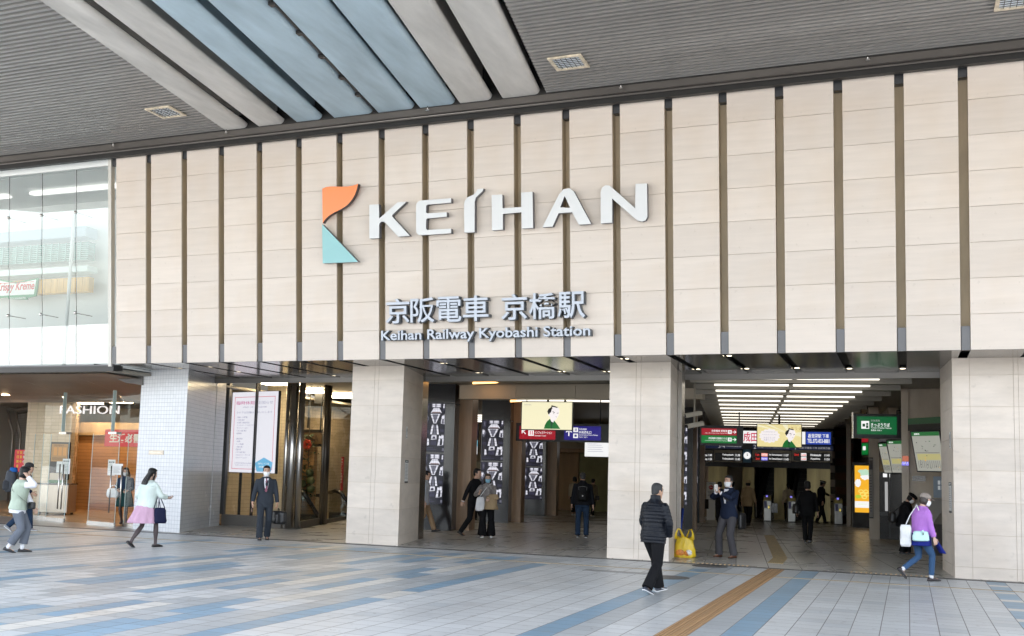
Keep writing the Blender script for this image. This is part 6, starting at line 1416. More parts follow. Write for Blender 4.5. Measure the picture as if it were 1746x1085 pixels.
        if kind == 'staff': e = MB(); e.rings([[H(r_*.0895*cos(a), .008+r_*.1075*sin(a), z) for a in [2*pi*i/24 for i in range(24)]] for z, r_ in ((.050, 1.0), (.064, 1.02))]); child(e, 'hat_band', M['white_paint'])
    # trousers
    if P.get('trousers'):
        m, e_ = P['trousers'][:2]; fl = P['trousers'][2] if len(P['trousers']) > 2 else .0
        e = MB(); e.rings([ell(T(s), X, YY, *(q*(1.02+e_*.6)*fat for q in lerp(TOR, s))) for s in (-.135, -.11, -.06, 0, .06, .11)])
        for nm in 'LR':
            hip, knee, ank, fp, *_ = J[nm]; s = J[nm][-1]; lo = P.get('trouser_end', .0)
            a2 = ank+(knee-ank).normalized()*lo
            pts = [T(-.02)+X*.06*s, hip, hip*.75+knee*.25, hip*.4+knee*.6, knee, knee*.75+a2*.25, knee*.45+a2*.55, knee*.15+a2*.85, a2-(knee-ank).normalized()*.02]
            e.tube(pts, [(.075+e_*.1)*fat, (.090+e_*.12)*fat, (.088+e_*.12)*fat, (.072+e_*.12)*fat, .060+e_*.12, .058+e_*.12+fl*.3, .054+e_*.13+fl*.5, .050+e_*.14+fl*.8, .050+e_*.14+fl], 16)
        child(e, 'trousers', m, .0085 if near else .013, 3)
        if P.get('creases', near):
            pass
    if P.get('skirt'):
        m, ln, fl, npl = P['skirt']; e = MB(); R = []
        n = 15
        for i in range(n):
            t = i/(n-1); s = .12-ln*t; c = pel+V(0, .0, s) if s < -.05 else T(s); q = lerp(TOR, max(s, -.05)); am = .05*t*min(1, npl)
            sw = V(*P.get('swing', (0, 0, 0)))*t*t
            R.append([c+sw+X*(cos(a)*(q[0]*1.06*fat+fl*t)*(1+am*sin(npl*a)))+V(0, 1, 0)*(sin(a)*(q[1]*1.10*fat+fl*t)*(1+am*sin(npl*a))) for a in [2*pi*k/72 for k in range(72)]])
        e.rings(R, 0, True, True); child(e, 'skirt', m)
    # jacket, sweater, coat
    def top(name, m, ease, hem, sleeve, puff=False, flare=0., collar=0., open_v=0.):
        e = MB(); R = []; n = int((.535-hem)/.012); pf = .009 if puff else 0
        for i in range(n+1):
            s = hem+(.535-hem)*i/n; q = lerp(TOR, max(s, -.10)); k = 1+ease; dn = max(0, -.0-s); add = ease*.04+flare*dn
            pu = pf*abs(sin(pi*s/.055)) if s < .47 else 0
            c = T(s) if s > -.1 else T(-.1)+V(0, 0, s+.1)
            rx, ry = q[0]*k*(fat if s < .4 else 1)+add+pu, q[1]*k*(fat if s < .4 else 1)+add+pu
            if s < 0 and P.get('coat_hem_wave'): rx *= 1+.02*sin(i)
            R.append(ell(c, X, YY, rx, ry, 28))
        e.rings(R)
        for nm in 'LR':
            hip, knee, ank, fp, sh, elb, wr, s = J[nm]; st = sleeve
            base = [T(.425)+X*.10*s, sh-U*.004]; path = []; rad = []
            nn = 26
            for i in range(nn+1):
                t = i/nn*st
                p = sh+(elb-sh)*(t*2) if t < .5 else elb+(wr-elb)*((t-.5)*2)
                r_ = lerp([(0, .056), (.2, .055), (.5, .047), (.8, .041), (1, .036)], t)[0]+ease*.05
                path.append(p); rad.append(r_+(pf*.9*abs(sin(pi*t*10)) if puff else 0)+(.006 if i == nn and P.get('cuffs') else 0))
            for i in range(1, nn):             # round off the elbow
                if abs(i/nn*st-.5) < .08: path[i] = path[i]*.5+(path[i-1]+path[i+1])*.25
            e.tube(base+path[1:], [.055+ease*.04, .056+ease*.05]+rad[1:], 16)
        if collar: e.rings([ell(T(s), X, YY, r1, r2, 24) for s, r1, r2 in ((.50, .085, .078), (.53, .076+collar*.1, .074+collar*.1), (.53+collar, .072+collar*.1, .072+collar*.1))])
        return child(e, name, m, (.0065 if puff else .0085) if near else .012, 2 if puff else 4)
    for spec in P.get('tops', ()): top(*spec[:5], **(spec[5] if len(spec) > 5 else {}))
    # shoes
    if P.get('shoes'):
        sm, so = P['shoes']
        for nm in 'LR':
            hip, knee, ank, fp, *_ = J[nm]; fm = Matrix.Translation(ank) @ Matrix.Rotation(radians(fp), 4, 'X') @ Matrix.Translation((0, 0, -.08))
            hi = P.get('shoe_high', .075); e = MB(); R = []
            for yy, w_, z_ in ((.075, .022, .045), (.065, .034, .058), (.03, .038, hi), (-.02, .040, hi-.008), (-.07, .045, .055), (-.12, .047, .040), (-.16, .040, .032), (-.185, .020, .024)):
                R.append([fm @ V(w_*cos(a), yy, .012+(z_-.012)*(max(0, sin(a))**.7) if sin(a) >= 0 else .012) for a in [2*pi*k/16 for k in range(16)]])
            e.rings(R); so_ = child(e, 'shoe', sm)
            e = MB(); R = [[fm @ V((w_+.002)*cos(a), yy, .013 if sin(a) > 0 else 0) for a in [2*pi*k/16+.01 for k in range(16)]] for yy, w_ in ((.078, .022), (.068, .035), (.03, .040), (-.02, .041), (-.07, .047), (-.12, .049), (-.16, .042), (-.188, .021))]
            e.rings(R); so2 = bake(e, 'sole', so, None, 0, so_)
            if P.get('socks'): e = MB(); e.tube([ank+(knee-ank).normalized()*.10, ank+V(0, 0, .0), ank-V(0, 0, .03)], [.042, .041, .040], 14); child(e, 'sock', P['socks'])
    # extra pieces given in body coordinates
    ctx = dict(T=T, H=H, J=J, X=X, Y=YY, U=U, child=child, o=o, S=S_, rz=rz, pel=pel, nb=nb)
    for fn in P.get('extra', ()): fn(ctx)
    return ctx
def wpt(c, p): return c['o'].matrix_basis @ p if False else (Matrix.Translation(c['o'].location) @ Matrix.Rotation(c['rz'], 4, 'Z') @ Matrix.Scale(c['S'], 4)) @ p
def held(c, name, label, cat, parts, at_=(0, 0, 0), group=None):
    """a carried thing: its own top-level Empty in the carrier's frame; parts = (name, MB, material)"""
    w = wpt(c, Vector(at_)); t = thing(name, label, cat, w, c['rz'], group); t.scale = (c['S'],)*3
    for nm, mb, m in parts:
        mb.v = [(x-at_[0], y-at_[1], z-at_[2]) for x, y, z in mb.v]; mb.build(nm, m, t)
    return t
def rbox(mb, c, hx, hy, hz, top=1., n=22, pw=4., steps=7, yaw=0., m=0, slump=0.):
    """soft bag shape: rounded-box rings from the bottom up; top = width factor at the top"""
    R = []; cy_, sy_ = cos(yaw), sin(yaw)
    for i in range(steps+1):
        t = i/steps; k = 1+(top-1)*t; e = .80 if i in (0, steps) else 1.0
        ring = []
        for j in range(n):
            a = 2*pi*j/n; ca, sa = cos(a), sin(a); r_ = (abs(ca)**pw+abs(sa)**pw)**(-1/pw)
            x, y = hx*k*e*r_*ca*(1+slump*.06*sin(3*a+i)), hy*k*e*r_*sa*(1+slump*.10*sin(2*a+i*1.3))
            ring.append((c[0]+x*cy_-y*sy_, c[1]+x*sy_+y*cy_, c[2]-hz+2*hz*t))
        R.append(ring)
    return mb.rings(R, m, True, True)
# ---------------------------------------------------------------- who is on the plaza and in the halls
K_BLACK = cloth('cloth_black', (.014, .014, .016), .8); K_NAVY = cloth('cloth_navy', (.012, .018, .038), .75); K_CHAR = cloth('suit_charcoal', (.032, .038, .048), .75); K_GREYT = cloth('trousers_grey', (.065, .062, .068), .8)
K_DENIM = cloth('denim_dark', (.022, .040, .075), .85); K_WHITE = cloth('cloth_white', (.70, .70, .72), .8); K_BEIGE = cloth('coat_beige', (.33, .24, .14), .8); K_BEIGE2 = cloth('jacket_cream', (.50, .42, .30), .8)
K_MINT = cloth('sweater_mint', (.60, .68, .64), .85, .6, 22); K_PINK = cloth('skirt_pink', (.52, .33, .44), .7, .3); K_SAGE = cloth('vest_sage', (.42, .49, .40), .85, .6, 24); K_BLUEGREY = cloth('trousers_bluegrey', (.135, .150, .18), .75)
K_PURPLE = cloth('sweater_purple', (.42, .18, .56), .85, .6, 22); K_ROYAL = cloth('cloth_royal_blue', (.012, .020, .17), .7); K_TEAL = cloth('dress_dark_teal', (.012, .045, .045), .8); K_GREYP = cloth('patterned_grey', (.22, .20, .19), .8, noise=18, var=.5)
PUFFER = mat('puffer_nylon', (.0045, .006, .010), .45, noise_s=8, var=.3, bump=.35, bump_s=30, spec=.22)
STOCK = mat('sheer_stocking', (.075, .055, .055), .55)
WHITE_SHIRT = cloth('shirt_white', (.74, .74, .78), .7, .3)
def strap(pts, w=.012): return MB().tube(pts, [(w, .003)]*len(pts), 8)
# 1 man in black quilted jacket
c = person(1113, 1011, 1.57, 142, 'person in a black quilted jacket and black trousers walking past the middle pier', dict(
    footL=(.09, -.26, .085, -6), footR=(-.11, .27, .115, 22), pelvis=(0, 0, .905), lean=4, handL=(.20, -.15, .86), handR=(-.21, -.12, .86), poleL=(1, .5, -.1), poleR=(-1, .5, -.1), hyaw=-8, hpitch=8,
    nohandL=True, nohandR=True, hair='buzz', hairm=HAIR_GREY, trousers=(K_BLACK, .14, .018), tops=[('quilted_jacket', PUFFER, .20, -.14, .97, dict(puff=True, collar=.07))], shoes=(mat('trainer_black', (.03, .035, .05), .5), SOLE_W), fat=1.06, skin='c',
    extra=[lambda c: [c['child'](MB().tube([c['J'][n][2]+V(-.045, -.02, -.035), c['J'][n][2]+V(-.05, -.09, -.05), c['J'][n][2]+V(-.04, -.14, -.055)], .006, 6), 'shoe_stripe', SOLE_W) for n in 'LR']]))
# 2 man in charcoal suit
def suit_front(c, tie):
    T, X = c['T'], c['X']; f = lambda s, x, o=.0: T(s)+X*x+c['Y']*(-(lerp(TOR, s)[1]*1.17+.019+o)*sqrt(max(.1, 1-(x/.19)**2)))
    e = MB(); P_ = [f(.50, -.05), f(.50, .05), f(.36, .05), f(.20, .018), f(.20, -.018), f(.36, -.05)]; e.add(P_+[p+c['Y']*.02 for p in P_], [(0, 5, 4, 3, 2, 1), (6, 7, 8, 9, 10, 11)]+[(i, (i+1) % 6, 6+(i+1) % 6, 6+i) for i in range(6)]); c['child'](e, 'shirt_front', WHITE_SHIRT)
    e = MB(); e.rings([ell(T(s), X, c['Y'], r1, r2, 20) for s, r1, r2 in ((.50, .078, .075), (.545, .068, .068))]); c['child'](e, 'shirt_collar', WHITE_SHIRT)
    if tie:
        P_ = [f(.50, -.016, .008), f(.50, .016, .008), f(.475, .012, .01), f(.22, .032, .01), f(.185, 0, .01), f(.22, -.032, .01), f(.475, -.012, .01)]; n = len(P_); e = MB(); e.add(P_+[p+c['Y']*.008 for p in P_], [tuple(reversed(range(n))), tuple(range(n, 2*n))]+[(i, (i+1) % n, n+(i+1) % n, n+i) for i in range(n)]); c['child'](e, 'tie', tie)
    for s in (1, -1):
        P_ = [f(.49, s*.055, .004), f(.42, s*.105, .006), f(.36, s*.085, .008), f(.19, s*.016, .008), f(.36, s*.048, .008)]; n = 5; e = MB(); e.add(P_+[p+c['Y']*.012 for p in P_], [tuple(range(n)), tuple(reversed(range(n, 2*n)))]+[(i, n+i, n+(i+1) % n, (i+1) % n) for i in range(n)]); c['child'](e, 'lapel', tie and K_CHAR or K_NAVY)
TIE = mat('tie_striped', (.22, .05, .09), .5, noise_s=40, var=.7)
c = person(448, 921, 1.67, 4, 'person in a charcoal suit and striped tie carrying a black briefcase', dict(
    footL=(.10, .16, .105, 14), footR=(-.09, -.14, .082, -2), pelvis=(.01, 0, .915), lean=1, handL=(.30, -.02, .79), handR=(-.29, -.10, .80), mask='white', hair='short', trousers=(K_CHAR, .12, .012), tops=[('suit_jacket', K_CHAR, .17, -.17, .95)],
    shoes=(SHOE_B, SHOE_B), curlL=1.1, curlR=.8, hdirL=(0, 0, -1), hdirR=(0, -.2, -1), shw=1.05, extra=[lambda c: suit_front(c, TIE)]))
b = MB(); rbox(b, (.35, .0, .52), .09, .20, .15, 1., pw=6, yaw=radians(35)); hdl = MB(); hdl.tube([(.31, -.07, .66), (.31, -.06, .725), (.33, .03, .725), (.36, .07, .66)], .010, 8); pk = MB(); rbox(pk, (.315, -.13, .50), .07, .03, .11, 1., pw=5, yaw=radians(35))
BAG_B = mat('bag_black_leather', (.012, .012, .013), .4, noise_s=20, var=.3, bump=.3)
held(c, 'briefcase', 'black soft briefcase in the hand of the person in the charcoal suit', 'briefcase', [('body', b, BAG_B), ('handle', hdl, BAG_B), ('pocket', pk, BAG_B)], (.35, 0, .37))
k = MB(); k.box(-.302, -.276, -.125, -.115, .64, .72); held(c, 'key_case', 'small dark key case in the other hand of the person in the charcoal suit', 'key case', [('case', k, SHOE_BR)], (-.29, -.12, .64))
# 3 woman with pink skirt
c = person(246, 933, 1.56, 128, 'person with long black hair in a mint sweater and pink skirt walking right', dict(
    footL=(.07, .30, .135, 34), footR=(-.08, -.22, .082, 0), pelvis=(0, 0, .90), lean=5, handR=(-.24, -.36, 1.06), handL=(.20, -.14, .95), hyaw=-6, hpitch=12, hair='long', hairlen=.50, hairback=.195, stockings=STOCK, tops=[('sweater', K_MINT, .34, -.07, .86)], skirt=(K_PINK, .50, .16, 11), swing=(0, .07, 0),
    shoes=(SHOE_B, SHOE_B), shoe_high=.045, fat=1.12, curlR=.5, palmR=(.5, 0, 1), skin='b', face=False))
ph = MB(); ph.box(-.255, -.185, -.50, -.36, 1.085, 1.095); held(c, 'smartphone', 'slim phone held out by the person in the pink skirt', 'phone', [('body', ph, M['sign_black'])], (-.22, -.43, 1.085))
b = MB(); rbox(b, (-.315, -.10, .685), .155, .085, .165, .72, pw=5, yaw=radians(70), slump=.6); s_ = MB()
for dx in (-.035, .035): s_.tube([(-.315+dx*.6, -.15+dx*2, .83), (-.27+dx*.4, -.13+dx*.6, 1.02), (-.255, -.10, 1.10), (-.27+dx*.4, -.07+dx*.6, 1.02), (-.315+dx*.6, -.03+dx*2, .83)], .009, 7)
NAVYB = cloth('bag_navy', (.012, .015, .045), .6); held(c, 'handbag', 'navy handbag hanging from the arm of the person in the pink skirt', 'handbag', [('body', b, NAVYB), ('handle', s_, NAVYB)], (-.315, -.10, .52))
# 4 young person at the far left
c = person(27, 942, 1.52, 84, 'person in a sage vest over a white shirt holding a hand to the face', dict(
    footL=(.08, -.10, .085, 0), footR=(-.07, .14, .11, 18), pelvis=(0, .02, .905), lean=4, handR=(-.10, -.13, 1.50), poleR=(-.2, -1, -.3), handL=(.20, -.26, .86), hyaw=22, hpitch=10, hair='bob', trousers=(K_BLUEGREY, .18, .01), trouser_end=.10,
    tops=[('shirt', WHITE_SHIRT, .24, -.13, .97), ('vest', K_SAGE, .32, -.06, .16)], shoes=(SHOE_B, SHOE_B), socks=K_WHITE, curlR=.9, hdirR=(.2, .5, .8), palmR=(.6, .6, -.2), skin='b', curlL=.7, face=False))
bl = MB(); pts = [V(-.02, .16, 1.36), V(-.16, .12, 1.22), V(-.21, .0, 1.12), V(-.20, -.12, 1.02), V(-.14, -.20, .95)]
held(c, 'waist_pouch', 'black cross-body pouch worn by the person in the sage vest', 'pouch', [('strap', strap(pts, .018), BAG_B), ('body', rbox(MB(), (-.10, -.24, .93), .10, .05, .07, 1., pw=4, yaw=.5), BAG_B)], (-.10, -.22, .86))
# 5 person with cap and backpack behind
c = person(37, 906, 1.60, 88, 'person in a black cap with a large grey backpack behind the sage vest', dict(
    footL=(.08, -.18, .082, 0), footR=(-.08, .30, .14, 38), pelvis=(0, .05, .90), lean=9, handR=(-.20, -.18, .95), handL=(.20, -.10, .9), hair='short', cap=(mat('cap_black', (.014, .014, .016), .7), 'cap'), trousers=(K_DENIM, .12), tops=[('jacket', K_NAVY, .18, -.08, .95)], shoes=(mat('trainer_grey', (.25, .26, .28), .6), SOLE_W), face=False))
b = MB(); rbox(b, (0, .33, 1.22), .17, .14, .26, .85, pw=3, slump=.5); b2 = MB(); rbox(b2, (-.05, .40, 1.12), .12, .11, .12, .9, pw=3); b3 = MB(); rbox(b3, (0, .28, 1.50), .13, .10, .06, .8, pw=3); st = MB(); st.tube([(-.13, .22, 1.42), (-.15, .02, 1.48), (-.16, -.14, 1.36), (-.17, -.10, 1.16), (-.15, .22, 1.04)], [(.025, .006)]*5, 8)
held(c, 'backpack', 'large grey backpack with a blue top on the person in the black cap', 'backpack', [('body', b, cloth('pack_grey', (.06, .065, .075), .7)), ('pocket', b2, cloth('pack_dark', (.035, .037, .042), .7)), ('lid', b3, cloth('pack_blue', (.015, .09, .30), .7)), ('strap', st, BAG_B)], (0, .33, .96))
# 6 woman coming out of the shop entrance
c = person(205, 893, 1.53, -12, 'person in a denim jacket and dark green dress stepping out of the shop entrance', dict(
    at=gr(210, 894), footR=(-.10, .20, .12, 25), footL=(.09, -.10, .082, 0), pelvis=(0, 0, .905), handR=(-.17, -.22, 1.02), handL=(.10, -.22, 1.0), hair='long', hairlen=.30, hairm=HAIR_BROWN, mask='white', stockings=STOCK, skirt=(K_TEAL, .50, .10, 5), tops=[('dress_top', K_TEAL, .10, -.02, .3), ('denim_jacket', K_DENIM, .20, .12, .94)], shoes=(SHOE_B, SHOE_B), shoe_high=.045, skin='b', curlL=.9, curlR=.9))
WB = mat('bag_white_plastic', (.70, .70, .71), .45, noise_s=7, var=.12, bump=.6, bump_s=14)
b = MB(); rbox(b, (-.33, -.10, .93), .18, .075, .14, .9, pw=5, slump=1.2); s_ = MB(); s_.tube([(-.44, -.10, 1.06), (-.36, -.12, 1.15), (-.28, -.12, 1.16), (-.22, -.10, 1.06)], .012, 7)
held(c, 'carrier_bag', 'white carrier bag on the arm of the person in the denim jacket', 'carrier bag', [('body', b, WB), ('handle', s_, WB)], (-.33, -.10, .79))
# 7, 8 the couple walking in
c = person(806, 914.5, 1.78, 58, 'tall person in a black suit walking beside the person with the folded coat', dict(
    footR=(-.08, .30, .12, 26), footL=(.08, -.24, .085, -4), pelvis=(0, 0, .90), lean=5, handR=(-.27, .17, .83), handL=(.24, -.12, .85), hair='short', trousers=(K_BLACK, .10), tops=[('suit_jacket', K_BLACK, .14, -.18, .94)], shoes=(SHOE_B, SHOE_B), hyaw=10, curlR=.8, extra=[lambda c: [c['child'](MB().tube([c['J'][n][5]*.06+c['J'][n][6]*.94, c['J'][n][6]+(c['J'][n][6]-c['J'][n][5]).normalized()*.006], .040, 12), 'shirt_cuff', WHITE_SHIRT) for n in 'LR']]))
c = person(829, 916.5, 1.62, 2, 'person in a patterned grey top with a blue mask and a white tote', dict(
    footR=(-.12, -.08, .095, 8), footL=(.13, .10, .085, 0), pelvis=(0, 0, .925), handR=(-.22, -.20, 1.18), handL=(.06, -.24, 1.03), hair='long', hairlen=.28, hairm=HAIR_BROWN, mask='blue', trousers=(K_BLACK, .22, .05), tops=[('top', K_GREYP, .20, -.02, .9)], shoes=(SHOE_W, SHOE_W), skin='b', curlL=.9, curlR=1.2, hdirR=(0, -.3, .9)))
b = MB(); rbox(b, (-.19, -.14, .90), .15, .06, .19, .62, pw=3, yaw=.2, slump=.6); s_ = MB(); s_.tube([(-.24, -.15, 1.05), (-.06, -.16, 1.30), (.10, -.08, 1.46), (.12, .06, 1.44), (-.05, .12, 1.2), (-.18, .02, 1.05)], [(.014, .005)]*6, 8)
held(c, 'tote_bag', 'white tote bag across the person with the blue mask', 'tote bag', [('body', b, WB), ('strap', s_, WB)], (-.19, -.14, .71))
b = MB(); R_p = []
for i in range(9):
    t = i/8; R_p.append([(.10+(.13+.06*t)*cos(a)*(1+.07*sin(5*a+i)), -.22+(.06+.045*t)*sin(a)*(1+.10*sin(4*a)), 1.12-.36*t) for a in [2*pi*k/40 for k in range(40)]])
b.rings(R_p); b2 = MB(); rbox(b2, (.16, -.22, 1.10), .15, .07, .07, .8, pw=3, slump=1); held(c, 'folded_coat', 'beige pleated coat draped over the arm of the person with the blue mask', 'coat', [('drape', b, K_BEIGE), ('fold', b2, K_BEIGE)], (.10, -.22, .76))
# 9 dark figure behind them, 12 walker hidden by the pier
person(807, 889, 1.6, -150, 'person in dark clothes standing in front of the elevator sign behind the couple', dict(at=at(807, 880, 33.6)*1.0 if False else V(at(807, 880, 34).x, 34, .006), hair='short', trousers=(K_BLACK, .12), tops=[('jacket', K_BLACK, .2, -.08, .95)], shoes=(SHOE_B, SHOE_B), handR=(-.15, -.2, 1.25)), near=False)
person(727, 906, 1.68, 88, 'person in beige trousers almost hidden behind the left stone pier', dict(at=V(at(722, 880, 25.9).x, 25.9, .006), footL=(.08, -.30, .085, -6), footR=(-.08, .26, .12, 24), pelvis=(0, 0, .90), hair='short', trousers=(cloth('trousers_tan', (.30, .20, .12), .8), .14), tops=[('jacket', cloth('jacket_pale', (.45, .47, .52), .8), .18, -.16, .95)], shoes=(SHOE_B, SHOE_B)), near=False)
# 10 backpack man
c = person(992, 916.5, 1.73, 180, 'person in a dark jacket and jeans with a black backpack seen from behind', dict(footL=(.11, .02, .08, 0), footR=(-.11, -.02, .08, 0), hair='buzz', hairm=HAIR_GREY, hyaw=12, trousers=(K_DENIM, .10, .01), tops=[('jacket', cloth('jacket_black_navy', (.016, .017, .022), .8), .26, -.08, .97, dict(collar=.05))], shoes=(mat('trainer_dark', (.04, .04, .045), .6), SOLE_W), handL=(.29, -.02, .80), handR=(-.29, -.02, .80), fat=1.05, shw=1.06, face=False))
b = MB(); rbox(b, (0, .22, 1.17), .15, .09, .21, .88, pw=3); b2 = MB(); rbox(b2, (0, .30, 1.08), .12, .05, .10, .9, pw=3); s_ = MB(); s_.tube([(-.10, .29, 1.25), (-.11, .31, 1.33), (0, .315, 1.35), (.11, .31, 1.33), (.10, .29, 1.25)], .006, 6); lg = MB(); lg.ball((0, .352, 1.10), (.018, .004, .018), 10, 6)
held(c, 'backpack', 'black backpack with pale piping on the person in jeans', 'backpack', [('body', b, cloth('pack_black', (.010, .010, .011), .6)), ('pocket', b2, cloth('pack_black2', (.014, .014, .015), .6)), ('piping', s_, mat('piping_grey', (.2, .2, .2), .5)), ('badge', lg, SOLE_W)], (0, .22, .96))
# 11 two far people by the gates
person(978, 869, 1.6, 175, 'person in a pale cardigan passing the gates left of the backpack person', dict(at=V(at(979, 860, 42).x, 42, .006), footL=(.08, -.2, .08, 0), footR=(-.08, .2, .1, 15), hair='bob', trousers=(K_BLACK, .1), trouser_end=.08, tops=[('cardigan', K_BEIGE2, .2, -.1, .95)], shoes=(SHOE_W, SHOE_W)), near=False)
c = person(1011, 872, 1.55, 150, 'person in an olive coat passing the gates right of the backpack person', dict(at=V(at(1010, 860, 41.5).x, 41.5, .006), footL=(.08, -.2, .08, 0), footR=(-.08, .2, .1, 15), hair='short', trousers=(K_BLACK, .1), tops=[('coat', cloth('coat_olive', (.16, .13, .08), .8), .22, -.25, .95)], shoes=(SHOE_W, SHOE_W)), near=False)
held(c, 'shoulder_bag', 'black shoulder bag of the person in the olive coat', 'shoulder bag', [('body', rbox(MB(), (-.26, .02, .86), .10, .06, .10, .9, pw=4), BAG_B), ('strap', strap([(-.26, .02, .95), (-.22, .0, 1.2), (-.15, .0, 1.44)], .012), BAG_B)], (-.26, .02, .76))
# 13 man taking a photo
c = person(1240, 951, 1.74, -34, 'person in a navy jacket and grey trousers raising a phone at the right hall', dict(
    footL=(.17, -.02, .082, 0), footR=(-.16, -.06, .082, 0), pelvis=(.03, 0, .915), lean=-2, handR=(-.045, -.33, 1.36), handL=(.035, -.33, 1.34), poleR=(-.8, -.1, -.6), poleL=(.8, -.1, -.6), hpitch=4, mask='white', hair='buzz', hairm=HAIR_GREY, trousers=(K_GREYT, .14, .010), tops=[('shirt', WHITE_SHIRT, .10, .02, .98), ('navy_jacket', K_NAVY, .18, -.12, .92)],
    shoes=(SHOE_BR, SHOE_B), curlR=1.0, curlL=1.0, hdirR=(.45, -.3, .8), hdirL=(-.45, -.3, .8), palmR=(.7, -.2, -.3), palmL=(-.7, -.2, -.3), extra=[lambda c: suit_front(c, None)]))
ph = MB(); ph.box(-.04, .04, -.425, -.412, 1.37, 1.51); held(c, 'smartphone', 'white phone held up by the person in the navy jacket', 'phone', [('body', ph, SHOE_W)], (0, -.42, 1.37))
b = MB(); rbox(b, (.24, .17, .76), .045, .11, .17, .95, pw=6); s_ = strap([(.24, .02, .92), (.20, -.02, 1.1), (.05, -.17, 1.22), (-.10, -.12, 1.40), (-.16, .05, 1.45)], .016)
held(c, 'shoulder_bag', 'flat black shoulder bag behind the person in the navy jacket', 'shoulder bag', [('body', b, BAG_B), ('strap', s_, BAG_B)], (.24, .17, .59))
# 14..18 farther people of the right hall
person(1228, 904, 1.58, -140, 'person in black half hidden behind the person with the raised phone', dict(footL=(.08, .12, .1, 10), footR=(-.08, -.12, .08, 0), hair='short', trousers=(K_BLACK, .12), tops=[('jacket', K_BLACK, .2, -.1, .95)], shoes=(SHOE_B, SHOE_B), handL=(.1, -.25, 1.2), mask='white'), near=False)
person(1275, 897, 1.66, 165, 'person in a beige coat and beige bucket hat walking to the gates', dict(at=V(at(1275, 880, 40).x, 40, .006), footL=(.08, -.16, .08, 0), footR=(-.08, .16, .1, 14), hair='bob', cap=(cloth('hat_beige', (.36, .27, .15), .8), 'bucket'), trousers=(K_BLACK, .16), tops=[('coat', K_BEIGE, .28, -.22, .95)], shoes=(SHOE_B, SHOE_B), handR=(-.32, .02, .8)), near=False)
person(1344, 891, 1.58, 180, 'person with tied hair in a cream jacket at the middle ticket gate', dict(at=V(at(1344, 880, 46.3).x, 46.3, .006), hair='bun', trousers=(K_BLACK, .16), tops=[('jacket', K_BEIGE2, .24, -.10, .95)], shoes=(SHOE_B, SHOE_B)), near=False)
c = person(1377, 925.5, 1.66, 178, 'person in a black coat with a big black bag walking into the right hall', dict(footL=(.06, -.03, .08, 0), footR=(-.06, .06, .095, 12), hair='bob', hyaw=20, trousers=(K_BLACK, .10), tops=[('coat', K_BLACK, .24, -.20, .96)], shoes=(SHOE_B, SHOE_B), handL=(.28, .0, .84), handR=(-.28, -.05, .82), face=False))
held(c, 'shoulder_bag', 'big black shoulder bag of the person in the black coat', 'shoulder bag', [('body', rbox(MB(), (.33, .02, .94), .07, .17, .14, .8, pw=4, yaw=.3), BAG_B), ('strap', strap([(.32, -.10, 1.06), (.22, -.02, 1.42), (.20, .06, 1.42), (.32, .14, 1.06)], .012), BAG_B)], (.33, .02, .80))
person(1400, 893, 1.74, 120, 'person in a dark uniform and peaked cap with one arm stretched out', dict(footL=(.08, -.22, .08, 0), footR=(-.1, .24, .11, 18), hair='short', cap=(cloth('cap_uniform', (.012, .013, .018), .7), 'staff'), trousers=(K_BLACK, .12), tops=[('uniform_jacket', K_BLACK, .18, -.14, .95)], shoes=(SHOE_B, SHOE_B), handL=(.16, -.50, 1.10), handR=(-.30, .1, .85), hpitch=14, extra=[lambda c: c['child'](MB().rings([ell(c['T'](s), c['X'], c['Y'], .074, .072, 18) for s in (.515, .552)]), 'shirt_collar', WHITE_SHIRT)]), near=False)
# 19 person at the ticket machine
c = person(1543, 945, 1.48, 82, 'person in black bending over the ticket machine', dict(footL=(.08, -.06, .08, 0), footR=(-.08, .06, .08, 0), lean=14, pelvis=(0, .05, .92), handR=(-.14, -.40, 1.02), handL=(.14, -.40, 1.04), hair='bob', hpitch=38, cap=(cloth('beret_black', (.012, .011, .012), .8), 'beret'), trousers=(K_BLACK, .16, .02), tops=[('coat', K_BLACK, .28, -.20, .92)], shoes=(SHOE_B, SHOE_B), mask='white', face=False))
held(c, 'shoulder_bag', 'black shoulder bag on the back of the person at the ticket machine', 'shoulder bag', [('body', rbox(MB(), (-.16, .30, 1.0), .18, .09, .15, .8, pw=4, yaw=.4), BAG_B), ('strap', strap([(-.20, .28, 1.12), (-.18, .0, 1.40), (-.12, -.08, 1.36)], .014), BAG_B)], (-.16, .30, .85))
# 20 woman in purple
c = person(1571, 990, 1.52, 118, 'person in a purple sweater and blue jeans with a beige cap walking right', dict(
    footL=(.07, .34, .21, 48), footR=(-.08, -.16, .082, -2), pelvis=(0, .02, .90), lean=7, handR=(-.26, -.14, .80), handL=(.18, -.26, .95), hyaw=-12, hpitch=12, hair='bob', hairm=HAIR_BROWN, cap=(cloth('cap_taupe', (.27, .23, .20), .8), 'cap'), mask='white', trousers=(cloth('denim_blue', (.04, .085, .17), .85), .02), trouser_end=.05, tops=[('sweater', K_PURPLE, .26, -.02, .95)], skirt=(K_ROYAL, .34, .10, 6), swing=(0, .05, 0), shoes=(mat('shoe_dark_brown', (.035, .025, .028), .4), SHOE_B), socks=K_WHITE, fat=1.08, curlR=.6, skin='b'))
b = MB()
p0 = V(-.12, -.22, .86); R_q = []
for i in range(6): t = i/5; R_q.append([V(-.10-.05*t+(.05+.05*t)*cos(a), -.20-.16*t+(.03+.02*t)*sin(a), .86-.32*t) for a in [2*pi*k/16 for k in range(16)]])
b.rings(R_q); c['child'](b, 'skirt_tail', K_ROYAL)
MINTB = mat('bag_mint', (.50, .74, .72), .4, noise_s=5, var=.06, bump=.2)
